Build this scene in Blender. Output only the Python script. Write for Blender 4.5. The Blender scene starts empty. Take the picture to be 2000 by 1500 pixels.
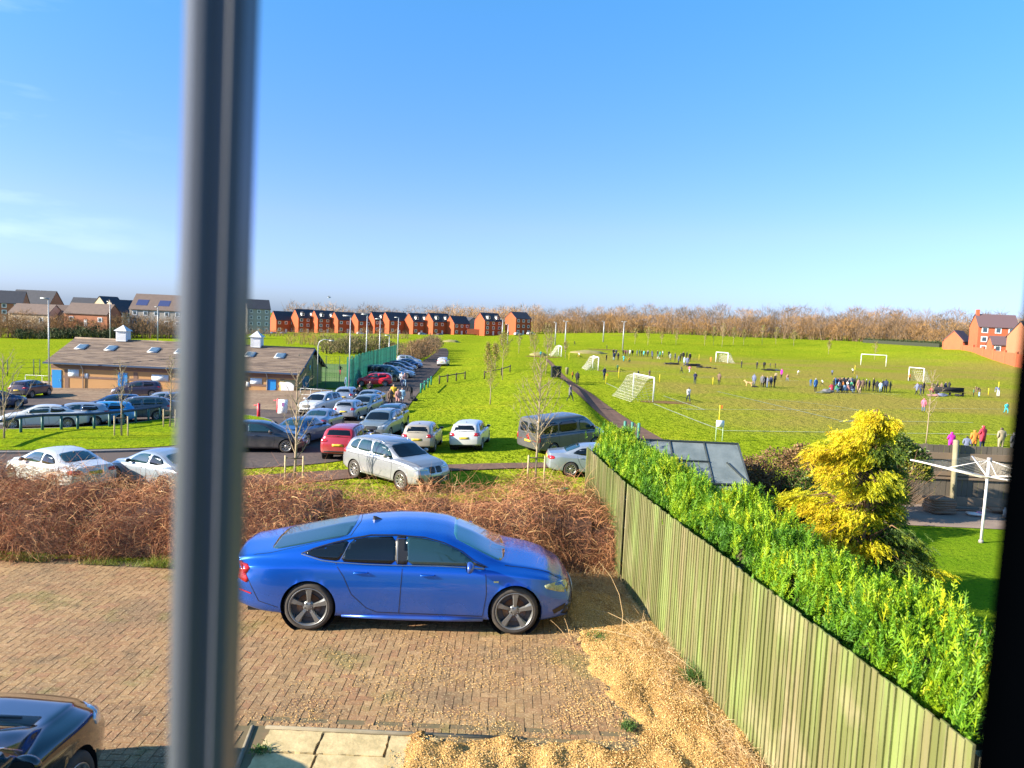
import bpy, bmesh, math, random
import numpy as np
from mathutils import Vector, Matrix
from mathutils.bvhtree import BVHTree
rnd = random.Random(7)
rs = np.random.RandomState(11)
R = math.radians
scn = bpy.context.scene
col = scn.collection

# ------------------------------------------------------------------ camera
F_PX, CAM_H, ROLL = 1450.0, 4.5, 0.045
PITCH = math.atan(125 / 1450)
cam_d = bpy.data.cameras.new('camera')
cam_d.sensor_width = 36
cam_d.lens = 36 * F_PX / 2000
cam_d.clip_start = 0.05
cam_d.clip_end = 9000
cam_d.dof.use_dof = True
cam_d.dof.focus_distance = 16
cam_d.dof.aperture_fstop = 2.7
cam = bpy.data.objects.new('camera', cam_d)
cam.matrix_world = Matrix.Translation((0, 0, CAM_H)) @ Matrix.Rotation(math.pi / 2 - PITCH, 4, 'X') @ Matrix.Rotation(ROLL, 4, 'Z')
col.objects.link(cam)
scn.camera = cam
CAM_R = Matrix.Rotation(math.pi / 2 - PITCH, 3, 'X') @ Matrix.Rotation(ROLL, 3, 'Z')

# ------------------------------------------------------------------ world and sun
SUN_AZ, SUN_EL = R(17), R(23)           # direction the light travels (from +X towards +Y), elevation
w = bpy.data.worlds.new('World')
scn.world = w
w.use_nodes = True
nt = w.node_tree
bg = nt.nodes['Background']
sky = nt.nodes.new('ShaderNodeTexSky')
sky.sky_type = 'NISHITA'
sky.sun_disc = False
sky.sun_elevation = SUN_EL
sky.sun_rotation = math.atan2(-math.cos(SUN_AZ), -math.sin(SUN_AZ))
sky.altitude = 0
sky.air_density = 1.0
sky.dust_density = 0.6
sky.ozone_density = 2.2
hs = nt.nodes.new('ShaderNodeHueSaturation')
hs.inputs['Saturation'].default_value = 1.12
hs.inputs['Value'].default_value = 1.0
tn = nt.nodes.new('ShaderNodeMix'); tn.data_type = 'RGBA'; tn.blend_type = 'MULTIPLY'; tn.inputs[0].default_value = 1
tc0 = nt.nodes.new('ShaderNodeTexCoord'); sz = nt.nodes.new('ShaderNodeSeparateXYZ'); nt.links.new(tc0.outputs['Generated'], sz.inputs[0])
rp_ = nt.nodes.new('ShaderNodeValToRGB'); nt.links.new(sz.outputs[2], rp_.inputs[0])
e_ = rp_.color_ramp.elements; e_[0].position = 0; e_[0].color = (.42, .55, 1, 1); e_[1].position = .42; e_[1].color = (.62, .87, 1, 1)
for p_, c_ in ((.12, (.62, .63, 1, 1)), (.22, (.62, .70, 1, 1))): x_ = e_.new(p_); x_.color = c_
nt.links.new(rp_.outputs[0], tn.inputs[7])
nt.links.new(sky.outputs[0], tn.inputs[6]); nt.links.new(tn.outputs[2], hs.inputs['Color'])
# thin cloud wisps low in the left of the sky
tc = nt.nodes.new('ShaderNodeTexCoord')
mp = nt.nodes.new('ShaderNodeMapping'); mp.inputs['Scale'].default_value = (3, 3, 14); mp.inputs['Rotation'].default_value = (0.15, 0.1, 0)
nt.links.new(tc.outputs['Generated'], mp.inputs[0])
nz = nt.nodes.new('ShaderNodeTexNoise'); nz.inputs['Scale'].default_value = 1.6; nz.inputs['Detail'].default_value = 6
nt.links.new(mp.outputs[0], nz.inputs['Vector'])
cr = nt.nodes.new('ShaderNodeMapRange'); cr.inputs[1].default_value = 0.52; cr.inputs[2].default_value = 0.85; cr.inputs[4].default_value = 0.24
nt.links.new(nz.outputs[0], cr.inputs[0])
sx = nt.nodes.new('ShaderNodeSeparateXYZ'); nt.links.new(tc.outputs['Generated'], sx.inputs[0])
lf = nt.nodes.new('ShaderNodeMapRange'); lf.inputs[1].default_value = -0.40; lf.inputs[2].default_value = -0.62
nt.links.new(sx.outputs[0], lf.inputs[0])
mu = nt.nodes.new('ShaderNodeMath'); mu.operation = 'MULTIPLY'
nt.links.new(cr.outputs[0], mu.inputs[0]); nt.links.new(lf.outputs[0], mu.inputs[1])
mx = nt.nodes.new('ShaderNodeMix'); mx.data_type = 'RGBA'
mx.inputs[7].default_value = (9.5, 10, 10.5, 1)
nt.links.new(mu.outputs[0], mx.inputs[0]); nt.links.new(hs.outputs[0], mx.inputs[6])
nt.links.new(mx.outputs[2], bg.inputs['Color'])
bg.inputs['Strength'].default_value = 0.108

sd = bpy.data.lights.new('sun', 'SUN')
sd.energy = 5.0
sd.angle = R(0.55)
sd.color = (1.0, 0.90, 0.74)
sun = bpy.data.objects.new('sun', sd)
ldir = Vector((math.cos(SUN_AZ) * math.cos(SUN_EL), math.sin(SUN_AZ) * math.cos(SUN_EL), -math.sin(SUN_EL)))
sun.rotation_euler = ldir.to_track_quat('-Z', 'Y').to_euler()
sun.location = (-40, -10, 40)
col.objects.link(sun)
scn.view_settings.view_transform = 'Standard'
scn.view_settings.look = 'None'
scn.view_settings.gamma = 1
scn.view_settings.use_curve_mapping = False
scn.view_settings.exposure = 1.5
scn.render.engine = 'CYCLES'
scn.cycles.max_bounces = 6
scn.cycles.transparent_max_bounces = 8

# ------------------------------------------------------------------ helpers
def tag(o, label=None, cat=None, group=None, kind=None):
    if label: o['label'] = label
    if cat: o['category'] = cat
    if group: o['group'] = group
    if kind: o['kind'] = kind
    return o

def empty(name, loc=(0, 0, 0), rz=0.0):
    o = bpy.data.objects.new(name, None)
    o.empty_display_size = 0.3
    o.location = loc
    o.rotation_euler = (0, 0, rz)
    col.objects.link(o)
    return o

def link(name, me, parent=None, mats=None):
    o = bpy.data.objects.new(name, me)
    col.objects.link(o)
    if parent is not None: o.parent = parent
    if mats is not None and len(me.materials) == 0:
        for m in (mats if isinstance(mats, (list, tuple)) else [mats]): me.materials.append(m)
    return o

def copy_tree(o, parent=None):
    c = o.copy(); col.objects.link(c); c.parent = parent
    for ch in o.children: copy_tree(ch, c)
    return c

class MB:
    """collects simple solids and builds them as ONE mesh object"""
    def __init__(s): s.v = []; s.f = []; s.m = []; s.sm = []
    def add(s, vs, fs, mi=0, smooth=False):
        b = len(s.v); s.v += [tuple(p) for p in vs]
        for f in fs: s.f.append([b + i for i in f]); s.m.append(mi); s.sm.append(smooth)
        return s
    def box(s, c, d, mi=0, rz=0.0, bev=0.0, rx=0.0, ry=0.0):
        M = Matrix.Translation(c) @ Matrix.Rotation(rz, 4, 'Z') @ Matrix.Rotation(ry, 4, 'Y') @ Matrix.Rotation(rx, 4, 'X')
        x, y, z = d[0] / 2, d[1] / 2, d[2] / 2
        if bev <= 0:
            vs = [M @ Vector((a * x, b * y, e * z)) for a in (-1, 1) for b in (-1, 1) for e in (-1, 1)]
            s.add(vs, [(0, 1, 3, 2), (4, 6, 7, 5), (0, 4, 5, 1), (2, 3, 7, 6), (0, 2, 6, 4), (1, 5, 7, 3)], mi)
        else:
            bm = bmesh.new(); bmesh.ops.create_cube(bm, size=1)
            for v in bm.verts: v.co = Vector((v.co.x * 2 * x, v.co.y * 2 * y, v.co.z * 2 * z))
            bmesh.ops.bevel(bm, geom=bm.edges[:], offset=bev, segments=2, affect='EDGES')
            bm.verts.index_update()
            s.add([M @ v.co for v in bm.verts], [[v.index for v in f.verts] for f in bm.faces], mi, True); bm.free()
        return s
    def tube(s, pts, r, n=8, mi=0, caps=True, smooth=True):
        pts = [Vector(p) for p in pts]
        rr = r if isinstance(r, (list, tuple)) else [r] * len(pts)
        rings = []
        prev = None
        for i, p in enumerate(pts):
            a = pts[max(0, i - 1)]; b = pts[min(len(pts) - 1, i + 1)]
            t = (b - a)
            if t.length < 1e-9: t = Vector((0, 0, 1))
            t.normalize()
            if prev is None:
                u = t.cross(Vector((0, 0, 1)))
                if u.length < 1e-3: u = t.cross(Vector((1, 0, 0)))
            else:
                u = prev - t * prev.dot(t)
            u.normalize(); prev = u
            w_ = t.cross(u)
            rings.append([p + (u * math.cos(2 * math.pi * k / n) + w_ * math.sin(2 * math.pi * k / n)) * rr[i] for k in range(n)])
        vs = [q for rg in rings for q in rg]
        fs = []
        for i in range(len(pts) - 1):
            for k in range(n):
                k2 = (k + 1) % n
                fs.append((i * n + k, i * n + k2, (i + 1) * n + k2, (i + 1) * n + k))
        if caps:
            fs.append(list(range(n))[::-1]); fs.append([(len(pts) - 1) * n + k for k in range(n)])
        return s.add(vs, fs, mi, smooth)
    def lathe(s, prof, n=24, M=None, mi=0, smooth=True):
        """prof: list of (r, h); axis = local Z of M"""
        M = M or Matrix()
        vs = [M @ Vector((r * math.cos(2 * math.pi * k / n), r * math.sin(2 * math.pi * k / n), h)) for r, h in prof for k in range(n)]
        fs = [(i * n + k, i * n + (k + 1) % n, (i + 1) * n + (k + 1) % n, (i + 1) * n + k) for i in range(len(prof) - 1) for k in range(n)]
        return s.add(vs, fs, mi, smooth)
    def prism(s, poly, z0, z1, mi=0, M=None):
        M = M or Matrix(); n = len(poly)
        vs = [M @ Vector((p[0], p[1], z0)) for p in poly] + [M @ Vector((p[0], p[1], z1)) for p in poly]
        fs = [list(range(n))[::-1], list(range(n, 2 * n))] + [(i, (i + 1) % n, n + (i + 1) % n, n + i) for i in range(n)]
        return s.add(vs, fs, mi)
    def mesh(s, name):
        me = bpy.data.meshes.new(name)
        me.from_pydata(s.v, [], s.f)
        me.polygons.foreach_set('material_index', s.m)
        me.polygons.foreach_set('use_smooth', s.sm)
        me.update()
        return me
    def build(s, name, mats, parent=None):
        return link(name, s.mesh(name), parent, mats)

def np_mesh(name, V, Fc, mat, parent=None, rndattr=None, smooth=False):
    """V (n,3), Fc (m,3|4) numpy -> one object"""
    V = np.asarray(V, dtype=np.float32); Fc = np.asarray(Fc, dtype=np.int32)
    k = Fc.shape[1]
    me = bpy.data.meshes.new(name)
    me.vertices.add(len(V)); me.vertices.foreach_set('co', V.ravel())
    me.loops.add(Fc.size); me.loops.foreach_set('vertex_index', Fc.ravel())
    me.polygons.add(len(Fc)); me.polygons.foreach_set('loop_start', np.arange(0, Fc.size, k, dtype=np.int32))
    try: me.polygons.foreach_set('loop_total', np.full(len(Fc), k, dtype=np.int32))
    except Exception: pass
    me.polygons.foreach_set('use_smooth', np.full(len(Fc), bool(smooth)))
    if rndattr is not None:
        a = me.attributes.new('rnd', 'FLOAT', 'POINT'); a.data.foreach_set('value', np.asarray(rndattr, dtype=np.float32))
    me.update(calc_edges=True); me.validate()
    return link(name, me, parent, mat)

def ribbons(P, D, L, W, seg=3, droop=0.0, wob=0.15, seed=0):
    """curved tapering ribbons: P, D (n,3), L, W (n,) -> V, F, per-vertex id"""
    q = np.random.RandomState(seed)
    n = len(P); D = D / (np.linalg.norm(D, axis=1, keepdims=True) + 1e-9)
    up = q.normal(size=(n, 3)); S = np.cross(D, up); S /= (np.linalg.norm(S, axis=1, keepdims=True) + 1e-9)
    V = np.zeros((n, seg + 1, 2, 3)); p = P.copy(); d = D.copy()
    for i in range(seg + 1):
        wd = (W * (1 - 0.8 * i / seg))[:, None] * 0.5
        V[:, i, 0] = p - S * wd; V[:, i, 1] = p + S * wd
        p = p + d * (L / seg)[:, None]
        d = d + q.normal(size=(n, 3)) * wob; d[:, 2] -= droop
        d /= (np.linalg.norm(d, axis=1, keepdims=True) + 1e-9)
    base = np.arange(n)[:, None] * (seg + 1) * 2
    Fs = []
    for i in range(seg):
        Fs.append(base + np.array([[2 * i, 2 * i + 1, 2 * i + 3, 2 * i + 2]]))
    Fq = np.concatenate(Fs, axis=0)
    ids = np.repeat(np.arange(n), (seg + 1) * 2)
    return V.reshape(-1, 3), Fq, ids

# ------------------------------------------------------------------ materials
MATS = {}
def pmat(name, c, rough=0.6, metal=0.0, spec=0.5, coat=0.0, noise=None, bump=None, trans=0.0, emit=None, alpha=1.0):
    if name in MATS: return MATS[name]
    m = bpy.data.materials.new(name); m.use_nodes = True; MATS[name] = m
    b = m.node_tree.nodes['Principled BSDF']; N = m.node_tree; L = N.links
    b.inputs['Base Color'].default_value = (*c, 1); b.inputs['Roughness'].default_value = rough
    b.inputs['Metallic'].default_value = metal; b.inputs['Specular IOR Level'].default_value = spec
    b.inputs['Coat Weight'].default_value = coat; b.inputs['Coat Roughness'].default_value = 0.04
    b.inputs['Transmission Weight'].default_value = trans; b.inputs['Alpha'].default_value = alpha
    if emit: b.inputs['Emission Color'].default_value = (*emit, 1); b.inputs['Emission Strength'].default_value = 1
    if noise or bump:
        t = N.nodes.new('ShaderNodeTexCoord')
    if noise:            # (scale, colour2, contrast)
        sc, c2, k = noise
        nz = N.nodes.new('ShaderNodeTexNoise'); nz.inputs['Scale'].default_value = sc; nz.inputs['Detail'].default_value = 6; nz.inputs['Roughness'].default_value = 0.65
        L.new(t.outputs['Object'], nz.inputs['Vector'])
        r = N.nodes.new('ShaderNodeMapRange'); r.inputs[1].default_value = 0.5 - k; r.inputs[2].default_value = 0.5 + k
        L.new(nz.outputs[0], r.inputs[0])
        mx = N.nodes.new('ShaderNodeMix'); mx.data_type = 'RGBA'
        mx.inputs[6].default_value = (*c, 1); mx.inputs[7].default_value = (*c2, 1)
        L.new(r.outputs[0], mx.inputs[0]); L.new(mx.outputs[2], b.inputs['Base Color'])
    if bump:             # (scale, strength, distance)
        nz = N.nodes.new('ShaderNodeTexNoise'); nz.inputs['Scale'].default_value = bump[0]; nz.inputs['Detail'].default_value = 5
        L.new(t.outputs['Object'], nz.inputs['Vector'])
        bp = N.nodes.new('ShaderNodeBump'); bp.inputs['Strength'].default_value = bump[1]; bp.inputs['Distance'].default_value = bump[2]
        L.new(nz.outputs[0], bp.inputs['Height']); L.new(bp.outputs[0], b.inputs['Normal'])
    return m

def ramp_mat(name, stops, rough=0.7, src='island', spec=0.3, transl=0.0, scale=1.0, mixnoise=0.0, bump=None):
    """colour from a ramp driven by the island random or the rnd attribute"""
    if name in MATS: return MATS[name]
    m = bpy.data.materials.new(name); m.use_nodes = True; MATS[name] = m
    N = m.node_tree; L = N.links; b = N.nodes['Principled BSDF']
    b.inputs['Roughness'].default_value = rough; b.inputs['Specular IOR Level'].default_value = spec
    if src == 'island':
        g = N.nodes.new('ShaderNodeNewGeometry'); out = g.outputs['Random Per Island']
    else:
        g = N.nodes.new('ShaderNodeAttribute'); g.attribute_name = 'rnd'; out = g.outputs['Fac']
    if mixnoise > 0:
        t = N.nodes.new('ShaderNodeTexCoord'); nz = N.nodes.new('ShaderNodeTexNoise'); nz.inputs['Scale'].default_value = scale; nz.inputs['Detail'].default_value = 4
        L.new(t.outputs['Object'], nz.inputs['Vector'])
        mm = N.nodes.new('ShaderNodeMix'); mm.data_type = 'FLOAT'; mm.inputs[0].default_value = mixnoise
        L.new(out, mm.inputs[2])
        r = N.nodes.new('ShaderNodeMapRange'); r.inputs[1].default_value = 0.3; r.inputs[2].default_value = 0.7; L.new(nz.outputs[0], r.inputs[0])
        L.new(r.outputs[0], mm.inputs[3]); out = mm.outputs[0]
    cr = N.nodes.new('ShaderNodeValToRGB'); L.new(out, cr.inputs[0])
    e = cr.color_ramp.elements
    e[0].position = stops[0][0]; e[0].color = (*stops[0][1], 1)
    e[1].position = stops[-1][0]; e[1].color = (*stops[-1][1], 1)
    for p, c in stops[1:-1]:
        x = e.new(p); x.color = (*c, 1)
    L.new(cr.outputs[0], b.inputs['Base Color'])
    if bump:
        t = N.nodes.new('ShaderNodeTexCoord'); nz = N.nodes.new('ShaderNodeTexNoise'); nz.inputs['Scale'].default_value = bump[0]; nz.inputs['Detail'].default_value = 5
        L.new(t.outputs['Object'], nz.inputs['Vector'])
        bp = N.nodes.new('ShaderNodeBump'); bp.inputs['Strength'].default_value = bump[1]; bp.inputs['Distance'].default_value = bump[2]
        L.new(nz.outputs[0], bp.inputs['Height']); L.new(bp.outputs[0], b.inputs['Normal'])
    if transl > 0:
        tr = N.nodes.new('ShaderNodeBsdfTranslucent'); L.new(cr.outputs[0], tr.inputs[0])
        ms = N.nodes.new('ShaderNodeMixShader'); ms.inputs[0].default_value = transl
        L.new(b.outputs[0], ms.inputs[1]); L.new(tr.outputs[0], ms.inputs[2])
        L.new(ms.outputs[0], N.nodes['Material Output'].inputs[0])
    return m

def ground_mat(name, layers, rough=0.9, bump=None, spec=0.0):
    """layers: [(colour)] + [(scale, lo, hi, colour, detail)] mixed one over the other by world-space noise"""
    m = bpy.data.materials.new(name); m.use_nodes = True; MATS[name] = m
    N = m.node_tree; L = N.links; b = N.nodes['Principled BSDF']
    b.inputs['Roughness'].default_value = rough; b.inputs['Specular IOR Level'].default_value = spec
    g = N.nodes.new('ShaderNodeNewGeometry')
    cur = N.nodes.new('ShaderNodeRGB'); cur.outputs[0].default_value = (*layers[0], 1); out = cur.outputs[0]
    for i, (sc, lo, hi, c, det) in enumerate(layers[1:]):
        mp = N.nodes.new('ShaderNodeMapping'); mp.inputs['Location'].default_value = (i * 13.7, i * 5.1, 0)
        L.new(g.outputs['Position'], mp.inputs[0])
        if isinstance(sc, tuple): mp.inputs['Scale'].default_value = sc; s_ = 1.0
        else: s_ = sc
        nz = N.nodes.new('ShaderNodeTexNoise'); nz.inputs['Scale'].default_value = s_; nz.inputs['Detail'].default_value = det; nz.inputs['Roughness'].default_value = 0.6
        L.new(mp.outputs[0], nz.inputs['Vector'])
        r = N.nodes.new('ShaderNodeMapRange'); r.inputs[1].default_value = lo; r.inputs[2].default_value = hi; L.new(nz.outputs[0], r.inputs[0])
        mx = N.nodes.new('ShaderNodeMix'); mx.data_type = 'RGBA'
        L.new(r.outputs[0], mx.inputs[0]); L.new(out, mx.inputs[6]); mx.inputs[7].default_value = (*c, 1); out = mx.outputs[2]
    L.new(out, b.inputs['Base Color'])
    if bump:
        prev = None
        for sc, st, di in bump:
            nz = N.nodes.new('ShaderNodeTexNoise'); nz.inputs['Scale'].default_value = sc; nz.inputs['Detail'].default_value = 5
            L.new(g.outputs['Position'], nz.inputs['Vector'])
            bp = N.nodes.new('ShaderNodeBump'); bp.inputs['Strength'].default_value = st; bp.inputs['Distance'].default_value = di
            L.new(nz.outputs[0], bp.inputs['Height'])
            if prev: L.new(prev, bp.inputs['Normal'])
            prev = bp.outputs[0]
        L.new(prev, b.inputs['Normal'])
    return m, N, out, b
# ------------------------------------------------------------------ terrain
def sst(a, b, x):
    t = np.clip((x - a) / (b - a), 0, 1); return t * t * (3 - 2 * t)

def Hf(x, y):
    x = np.asarray(x, dtype=float); y = np.asarray(y, dtype=float)
    F = -2.6 - 0.35 * sst(35, 60, y)
    sl = np.where(x < 0, 0.033, 0.012)
    F = F + sl * np.clip(x, -150, 130) * sst(26, 60, y) + np.where(x < 0, 0.008 * np.clip(x, -40, 0), 0) * (1 - sst(26, 60, y))
    # grassy ridge between the lane and the footpath
    xr = np.interp(y, [38, 50, 62, 75, 100, 130], [5.0, 5.4, 5.7, 6.4, 4.2, 2.0])
    amp = 0.75 * sst(34, 50, y) * (1 - sst(95, 125, y))
    dx = x - xr
    F = F + amp * np.where(dx < 0, np.exp(-(dx / 6.5) ** 2), np.exp(-(dx / 1.3) ** 2))
    F = F - 0.5 * sst(80, 120, y) * np.exp(-((x + 13) / 7.0) ** 2)
    # far bank on the right, park rising towards the woods
    F = F + 3.4 * sst(205, 262, y) * sst(-10, 60, x)
    F = F + 3.6 * sst(85, 128, x) * sst(120, 200, y) * (1 - 0.9 * sst(205, 262, y))
    F = F + 0.25 * np.sin(x * 0.05 + 1) * np.sin(y * 0.035) * sst(60, 120, y)
    t = np.where(x < 1.7, sst(16.2, 25.5, y), sst(20.3, 29, y))
    return 0.0 * (1 - t) + F * t - 0.03 * (1 - t)

def steps(a, segs):
    out = [a]
    for end, st, g in segs:
        s = st
        while out[-1] < end - 1e-6:
            out.append(min(end, out[-1] + s)); s *= g
    return np.array(out)
xs = np.concatenate([-steps(3, [(90, 1.5, 1), (900, 2, 1.12)])[::-1], steps(-2, [(14, 0.5, 1), (70, 1.5, 1), (1100, 2, 1.12)])])
ys = steps(-8, [(34, 0.7, 1), (130, 1.5, 1), (300, 3, 1), (2600, 4, 1.12)])
XX, YY = np.meshgrid(xs, ys)
ZZ = Hf(XX, YY)
nx, ny = len(xs), len(ys)
V = np.stack([XX, YY, ZZ], -1).reshape(-1, 3)
ii = (np.arange(ny - 1)[:, None] * nx + np.arange(nx - 1)[None, :]).ravel()
Fq = np.stack([ii, ii + 1, ii + nx + 1, ii + nx], -1)
gm, N, gout, gb = ground_mat('meadow_grass', [(0.200, 0.262, 0.014),
    (0.11, 0.42, 0.66, (0.275, 0.300, 0.018), 3), (0.9, 0.45, 0.7, (0.225, 0.290, 0.014), 4), ((1.6, 3.2, 1), 0.50, 0.66, (0.085, 0.145, 0.004), 5), ((4, 9, 1), 0.54, 0.68, (0.28, 0.32, 0.012), 4)],
    bump=[(1.6, 0.8, 0.35), (7, 0.9, 0.14)])
# worn, duller turf of the football pitches: world-space box mask broken up by noise
L = N.links
g = N.nodes.new('ShaderNodeNewGeometry'); sp = N.nodes.new('ShaderNodeSeparateXYZ'); L.new(g.outputs['Position'], sp.inputs[0])
nz = N.nodes.new('ShaderNodeTexNoise'); nz.inputs['Scale'].default_value = 0.06; nz.inputs['Detail'].default_value = 5; L.new(g.outputs['Position'], nz.inputs['Vector'])
def mth(op, a, b):
    n_ = N.nodes.new('ShaderNodeMath'); n_.operation = op
    for i, q in enumerate((a, b)):
        if isinstance(q, (int, float)): n_.inputs[i].default_value = q
        else: L.new(q, n_.inputs[i])
    return n_.outputs[0]
def mr(v, a, b, lo=0, hi=1):
    n_ = N.nodes.new('ShaderNodeMapRange'); n_.interpolation_type = 'SMOOTHSTEP'
    n_.inputs[1].default_value = a; n_.inputs[2].default_value = b; n_.inputs[3].default_value = lo; n_.inputs[4].default_value = hi
    L.new(v, n_.inputs[0]); return n_.outputs[0]
m1 = mth('MULTIPLY', mr(sp.outputs[0], 10, 22), mth('MULTIPLY', mr(sp.outputs[1], 46, 62), mr(sp.outputs[1], 215, 150)))
nn = mr(nz.outputs[0], 0.36, 0.58)
pm = mth('MULTIPLY', m1, mth('ADD', mth('MULTIPLY', nn, 0.6), 0.3))
mx = N.nodes.new('ShaderNodeMix'); mx.data_type = 'RGBA'
L.new(pm, mx.inputs[0]); L.new(gout, mx.inputs[6]); mx.inputs[7].default_value = (0.270, 0.215, 0.050, 1)
# streaky drier colour, stretched across the pitch by mowing and wear
L.new(mx.outputs[2], gb.inputs['Base Color'])
terrain = np_mesh('ground', V, Fq, gm, smooth=True)
tag(terrain, 'open green park grass and sports field falling away beyond the houses', kind='structure')
TB = BVHTree.FromPolygons([tuple(v) for v in V], [tuple(int(i) for i in f) for f in Fq])

def H(x, y):
    h_ = TB.ray_cast(Vector((x, y, 60)), Vector((0, 0, -1)))
    return h_[0].z if h_[0] is not None else float(Hf(x, y))

def ray(px, py):
    return (CAM_R @ Vector(((px - 1000) / F_PX, -(py - 750) / F_PX, -1))).normalized()
def at(px, py, z=None, d=None):
    """world point seen at a photo pixel: on the ground, on a level z, or at distance y=d"""
    r = ray(px, py); o = Vector((0, 0, CAM_H))
    if d is not None: return o + r * (d / r.y)
    if z is not None: return o + r * ((z - CAM_H) / r.z)
    h_ = TB.ray_cast(o, r)
    if h_[0] is None: return o + r * (300 / r.y)
    return h_[0]

def inside(P, poly):
    x, y = P[:, 0], P[:, 1]; c = np.zeros(len(P), bool); j = len(poly) - 1
    for i in range(len(poly)):
        xi, yi = poly[i]; xj, yj = poly[j]
        c ^= ((yi > y) != (yj > y)) & (x < (xj - xi) * (y - yi) / (yj - yi + 1e-12) + xi); j = i
    return c

def drape(name, poly, off, mat, cell=1.2, label=None, side=0.0, smooth_edge=2, parent=None):
    """a ground sheet following the terrain, with an optional raised kerb face round it"""
    pts = [Vector((p[0], p[1])) for p in poly]
    for _ in range(smooth_edge):
        q = []
        for i in range(len(pts)):
            a, b = pts[i], pts[(i + 1) % len(pts)]
            q += [a * 0.75 + b * 0.25, a * 0.25 + b * 0.75]
        pts = q
    bm = bmesh.new()
    vs = [bm.verts.new((p.x, p.y, 0)) for p in pts]
    bm.faces.new(vs)
    x0, x1 = min(p.x for p in pts), max(p.x for p in pts); y0, y1 = min(p.y for p in pts), max(p.y for p in pts)
    for ax, lo, hi in ((0, x0, x1), (1, y0, y1)):
        c = lo + cell
        while c < hi:
            co = (c, 0, 0) if ax == 0 else (0, c, 0)
            no = (1, 0, 0) if ax == 0 else (0, 1, 0)
            bmesh.ops.bisect_plane(bm, geom=bm.verts[:] + bm.edges[:] + bm.faces[:], plane_co=co, plane_no=no)
            c += cell * (1 if ax == 0 or c < 150 else 2)
    bmesh.ops.triangulate(bm, faces=[f for f in bm.faces if len(f.verts) > 4])
    for v in bm.verts: v.co.z = H(v.co.x, v.co.y) + off
    bmesh.ops.recalc_face_normals(bm, faces=bm.faces[:])
    if bm.faces[:] and sum(f.normal.z for f in bm.faces) < 0: bmesh.ops.reverse_faces(bm, faces=bm.faces[:])
    if side > 0:
        be = [e for e in bm.edges if e.is_boundary]
        r = bmesh.ops.extrude_edge_only(bm, edges=be)
        for v in [g_ for g_ in r['geom'] if isinstance(g_, bmesh.types.BMVert)]: v.co.z -= side
    me = bpy.data.meshes.new(name); bm.to_mesh(me); bm.free()
    o = link(name, me, parent, mat)
    if parent is None: tag(o, label, kind='structure')
    return o

def pxpoly(l): return [at(x, y).xy for x, y in l]

def strip(name, line, width, off, mat, label, step=1.0, kind='structure'):
    """ribbon along a ground polyline"""
    P = [Vector(p) for p in line]
    out = []
    for a, b in zip(P[:-1], P[1:]):
        n_ = max(1, int((b - a).length / step))
        for i in range(n_): out.append(a.lerp(b, i / n_))
    out.append(P[-1]); mb = MB(); vs = []
    for i, p in enumerate(out):
        t = (out[min(i + 1, len(out) - 1)] - out[max(i - 1, 0)]).normalized(); s_ = Vector((-t.y, t.x)) * width / 2
        for q in (p - s_, p + s_): vs.append((q.x, q.y, H(q.x, q.y) + off))
    mb.add(vs, [(2 * i, 2 * i + 1, 2 * i + 3, 2 * i + 2) for i in range(len(out) - 1)])
    o = mb.build(name, mat); tag(o, label, kind=kind); return o

asph = ground_mat('asphalt_warm', [(0.105, 0.088, 0.085), (0.25, 0.4, 0.65, (0.145, 0.115, 0.10), 5), (4, 0.45, 0.7, (0.075, 0.065, 0.066), 6), (0.06, 0.5, 0.6, (0.12, 0.10, 0.092), 3)], rough=0.85, bump=[(30, 0.3, 0.01)])[0]
asph2 = ground_mat('asphalt_path', [(0.15, 0.095, 0.075), (1.2, 0.4, 0.65, (0.19, 0.125, 0.095), 5), (6, 0.5, 0.7, (0.10, 0.07, 0.06), 6)], rough=0.9, bump=[(25, 0.3, 0.01)])[0]
dusty = ground_mat('dusty_paving', [(0.24, 0.165, 0.115), (0.4, 0.4, 0.65, (0.30, 0.22, 0.15), 5), (3, 0.45, 0.7, (0.15, 0.11, 0.085), 6)], rough=0.9)[0]
verge = ground_mat('verge_grass', [(0.17, 0.25, 0.008), (0.5, 0.42, 0.62, (0.24, 0.29, 0.010), 4), (4, 0.52, 0.7, (0.06, 0.10, 0.012), 5), (12, 0.56, 0.7, (0.22, 0.24, 0.04), 3)], bump=[(3, 0.6, 0.15), (14, 0.7, 0.06)])[0]
kerbm = pmat('kerb_concrete', (0.20, 0.18, 0.16), 0.85, noise=(6, (0.13, 0.12, 0.11), 0.2))

drape('road', pxpoly([(-120, 795), (-60, 792), (60, 772), (300, 768), (560, 782), (640, 778), (690, 762), (745, 758), (788, 738), (815, 712), (846, 693), (858, 680), (874, 680), (877, 694), (860, 716), (838, 744), (812, 775), (793, 800), (788, 830), (760, 862), (700, 893), (640, 906), (480, 917), (200, 927), (-20, 934), (-140, 938)]), 0.035, asph, 1.5, 'asphalt car park and lane running away past the parked cars')
drape('forecourt_paving', pxpoly([(70, 746), (85, 744), (590, 754), (650, 762), (660, 775), (600, 801), (540, 803), (330, 790), (90, 782)]), 0.055, dusty, 1.5, 'dusty brown paving in front of the changing room building')
drape('kerb_strip', pxpoly([(-140, 842), (0, 842), (200, 836), (350, 816), (470, 810), (524, 819), (542, 831), (524, 845), (470, 860), (350, 880), (180, 887), (-140, 889)]), 0.13, kerbm, 1.5, 'low kerb round the grass island', side=0.2)
drape('grass_island', pxpoly([(-140, 844), (0, 844), (200, 838), (350, 818), (470, 812), (522, 821), (538, 831), (521, 843), (468, 858), (350, 877), (180, 884), (-140, 886)]), 0.16, verge, 1.2, 'sunlit grass island between the road and the car park')
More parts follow.
